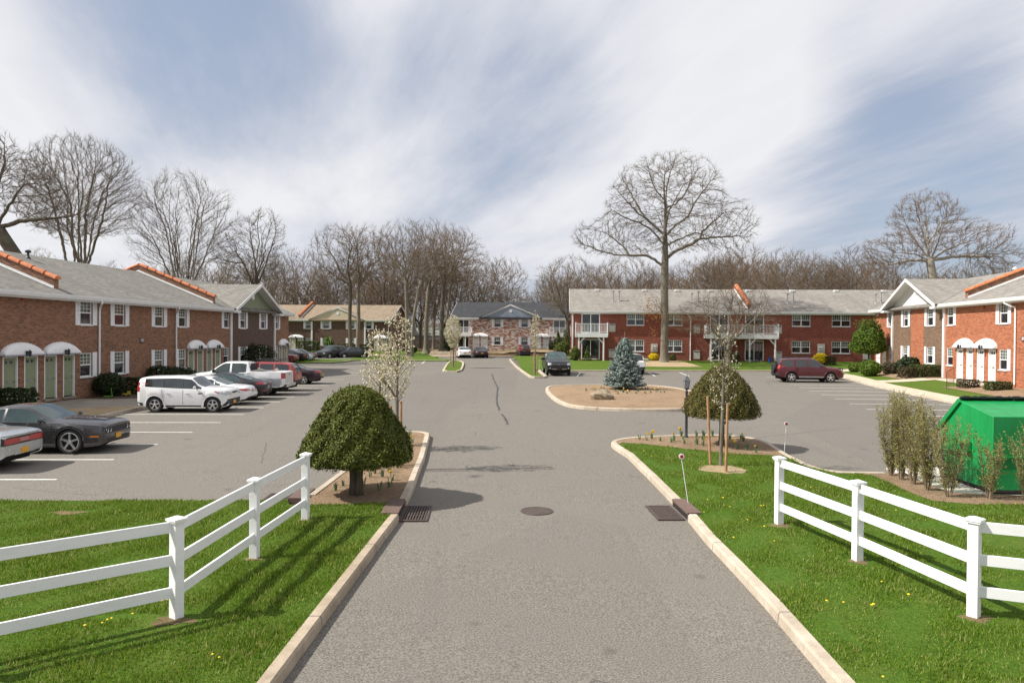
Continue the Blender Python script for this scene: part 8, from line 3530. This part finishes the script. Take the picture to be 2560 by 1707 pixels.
DAN = plain('dandelion_yellow', (.85, .58, .01), .6, .1)
DAL = [(-4.32, 9.65), (-4.27, 9.69), (-4.5, 9.22), (-4.69, 9.08), (-4.72, 9.04), (-4.73, 8.94), (-4.9, 8.87), (-3.05, 8.05), (-2.95, 7.97)]
DAR = [(4.75, 9.4), (5.08, 9.3), (5.12, 9.33), (4.55, 9.46), (5.79, 9.66), (5.69, 10.16), (11.07, 14.7), (8.24, 14.22), (7.45, 16.32), (4.93, 12.17), (5.11, 13.09), (5.64, 14.61), (4.15, 7.36), (4.69, 15.17), (5.08, 15.34), (4.88, 14.69), (4.96, 14.55), (5.62, 14.62), (5.7, 14.65), (4.96, 13.54), (4.3, 14.14), (4.65, 21.33), (4.68, 20.47), (4.3, 12.4)]
pd = None
for lst, lb, gp in ((DAL, 'yellow dandelion in the grass under the left white fence', 'dandelions under the left fence'), (DAR, 'yellow dandelion in the grass of the right lawn', 'dandelions on the right lawn')):
    for (x, y) in lst:
        if pd is None:
            pd = MB().lathe([(0, .012), (.012, .012), (.021, .006), (.024, 0), (.02, -.006)], 10).build('dandelion', DAN)
            o = pd
        else:
            o = pd.copy()
            COL.objects.link(o)
        o.location = (x, y, gz(x, y) + .125 + .055)
        s = rg_.uniform(.5, .85)
        o.scale = (s, s, s)
        tag(o, lb, 'flower', gp)


# ------------------------------------------------------------------ grass blades
def in_poly(X, Y, poly):
    ins = np.zeros(len(X), bool)
    n = len(poly)
    for i in range(n):
        x0, y0 = poly[i]
        x1, y1 = poly[(i + 1) % n]
        c = ((y0 > Y) != (y1 > Y)) & (X < (x1 - x0) * (Y - y0) / (y1 - y0 + 1e-12) + x0)
        ins ^= c
    return ins


GRASS = leaf('grass_blade', [(.045, .100, .005), (.085, .165, .008), (.130, .230, .014), (.23, .29, .035), (.46, .42, .17)], trans=.4, scale=1.1, rough=.55)
# worn places: (x, y, rx, ry)
WORN = [(-8.33, 14.5, .55, .22), (8.6, 13.2, .9, .45), (8.9, 12.3, .55, .5), (6.5, 10.8, .25, .2), (4.5, 19.7, .2, .5), (5.9, 21.2, .5, .25), (4.35, 10.5, .14, .6), (7.1, 10.9, .35, .25), (-3.95, 9.1, .42, .22), (-3.74, 11.55, .22, .2), (-3.5, 13.85, .2, .15),
        (5.5, 13.3, .3, .25), (5.9, 11.2, .25, .2), (6.25, 8.95, .3, .2), (4.75, 19.0, .3, .3), (5.1, 16.6, .3, .4), (10.1, 14.2, .5, .2), (8.2, 15.6, .3, .2), (4.32, 8.6, .12, .5), (5.2, 12.5, .14, .2), (6.3, 18.6, .6, .6), (-4.6, 9.25, .5, .12)]
rg = np.random.default_rng(3)
SOILP = soil_mat('thin_turf_soil', (.14, .10, .05), (.36, .27, .15), (.20, .18, .06), 7)
for i, (x, y, rx, ry) in enumerate(WORN):
    n = 26
    a = np.arange(n) * 2 * PI / n
    r = 1 + .22 * np.sin(a * 3 + i) + .15 * np.sin(a * 7 + i * 2) + rg.normal(size=n) * .07
    pts = [(x + rx * .62 * r[k] * math.cos(a[k]), y + ry * .62 * r[k] * math.sin(a[k])) for k in range(n)]
    pts = [p for p in pts if p[0] < -2.05 or p[0] > 4.18 or p[1] > 26]
    if len(pts) > 4 and i in (0, 1, 2, 8, 9, 10, 11, 12, 13):
        struct(MB().poly([(px_, py_, gz(px_, py_) + .129 + .0003 * i) for px_, py_ in pts]).build('bare_soil', SOILP))


def grass(name, poly, n, label):
    P = np.array(poly)
    X = rg.uniform(P[:, 0].min(), P[:, 0].max(), n)
    Y = rg.uniform(P[:, 1].min(), P[:, 1].max(), n)
    k = in_poly(X, Y, poly)
    # only what the camera side can see, thinner far away
    k &= rg.random(n) < np.clip(1.25 - (Y - 5) / 26, .25, 1)
    k &= np.abs(X - .03 * Y) < Y * .85 + 3.0
    for (x, y, rx, ry) in WORN:
        d = ((X - x) / rx) ** 2 + ((Y - y) / ry) ** 2 + rg.normal(size=n) * .18
        k &= ~((d < 1.0) & (rg.random(n) < np.clip(1.25 - .75 * d, .45, .97)))
    # uneven growth
    v = np.sin(X * 2.1 + np.sin(Y * 1.7) * 1.3) * np.sin(Y * 1.9 + X * .7) + .5 * np.sin(X * 5.3 - Y * 4.1)
    k &= rg.random(n) < .82 + .18 * np.tanh(v)
    X, Y, v = X[k], Y[k], v[k]
    m = len(X)
    Z = AL * X + BE * Y + .118
    h = rg.uniform(.018, .052, m) * (1 + .45 * np.clip(v, -1, 1.3)) * np.where(rg.random(m) < .04, 1.5, 1.0) * (1 + .012 * Y)
    w = rg.uniform(.0035, .0065, m) * (1 + .05 * Y)
    a = rg.uniform(0, 2 * PI, m)
    ln = rg.uniform(.1, .8, m) * h
    b = rg.uniform(0, 2 * PI, m)
    V = np.empty((m, 3, 3))
    V[:, 0] = np.stack([X - np.cos(a) * w, Y - np.sin(a) * w, Z], 1)
    V[:, 1] = np.stack([X + np.cos(a) * w, Y + np.sin(a) * w, Z], 1)
    V[:, 2] = np.stack([X + np.cos(b) * ln, Y + np.sin(b) * ln, Z + h], 1)
    o = np_mesh(name, V.reshape(-1, 3), np.arange(m * 3).reshape(m, 3), GRASS)
    return tag(o, label, 'grass', None, 'stuff')


grass('grass', LAWN_L, 1150000, 'short green grass of the left front lawn')
grass('grass', LAWN_R, 1000000, 'short green grass of the right front lawn')
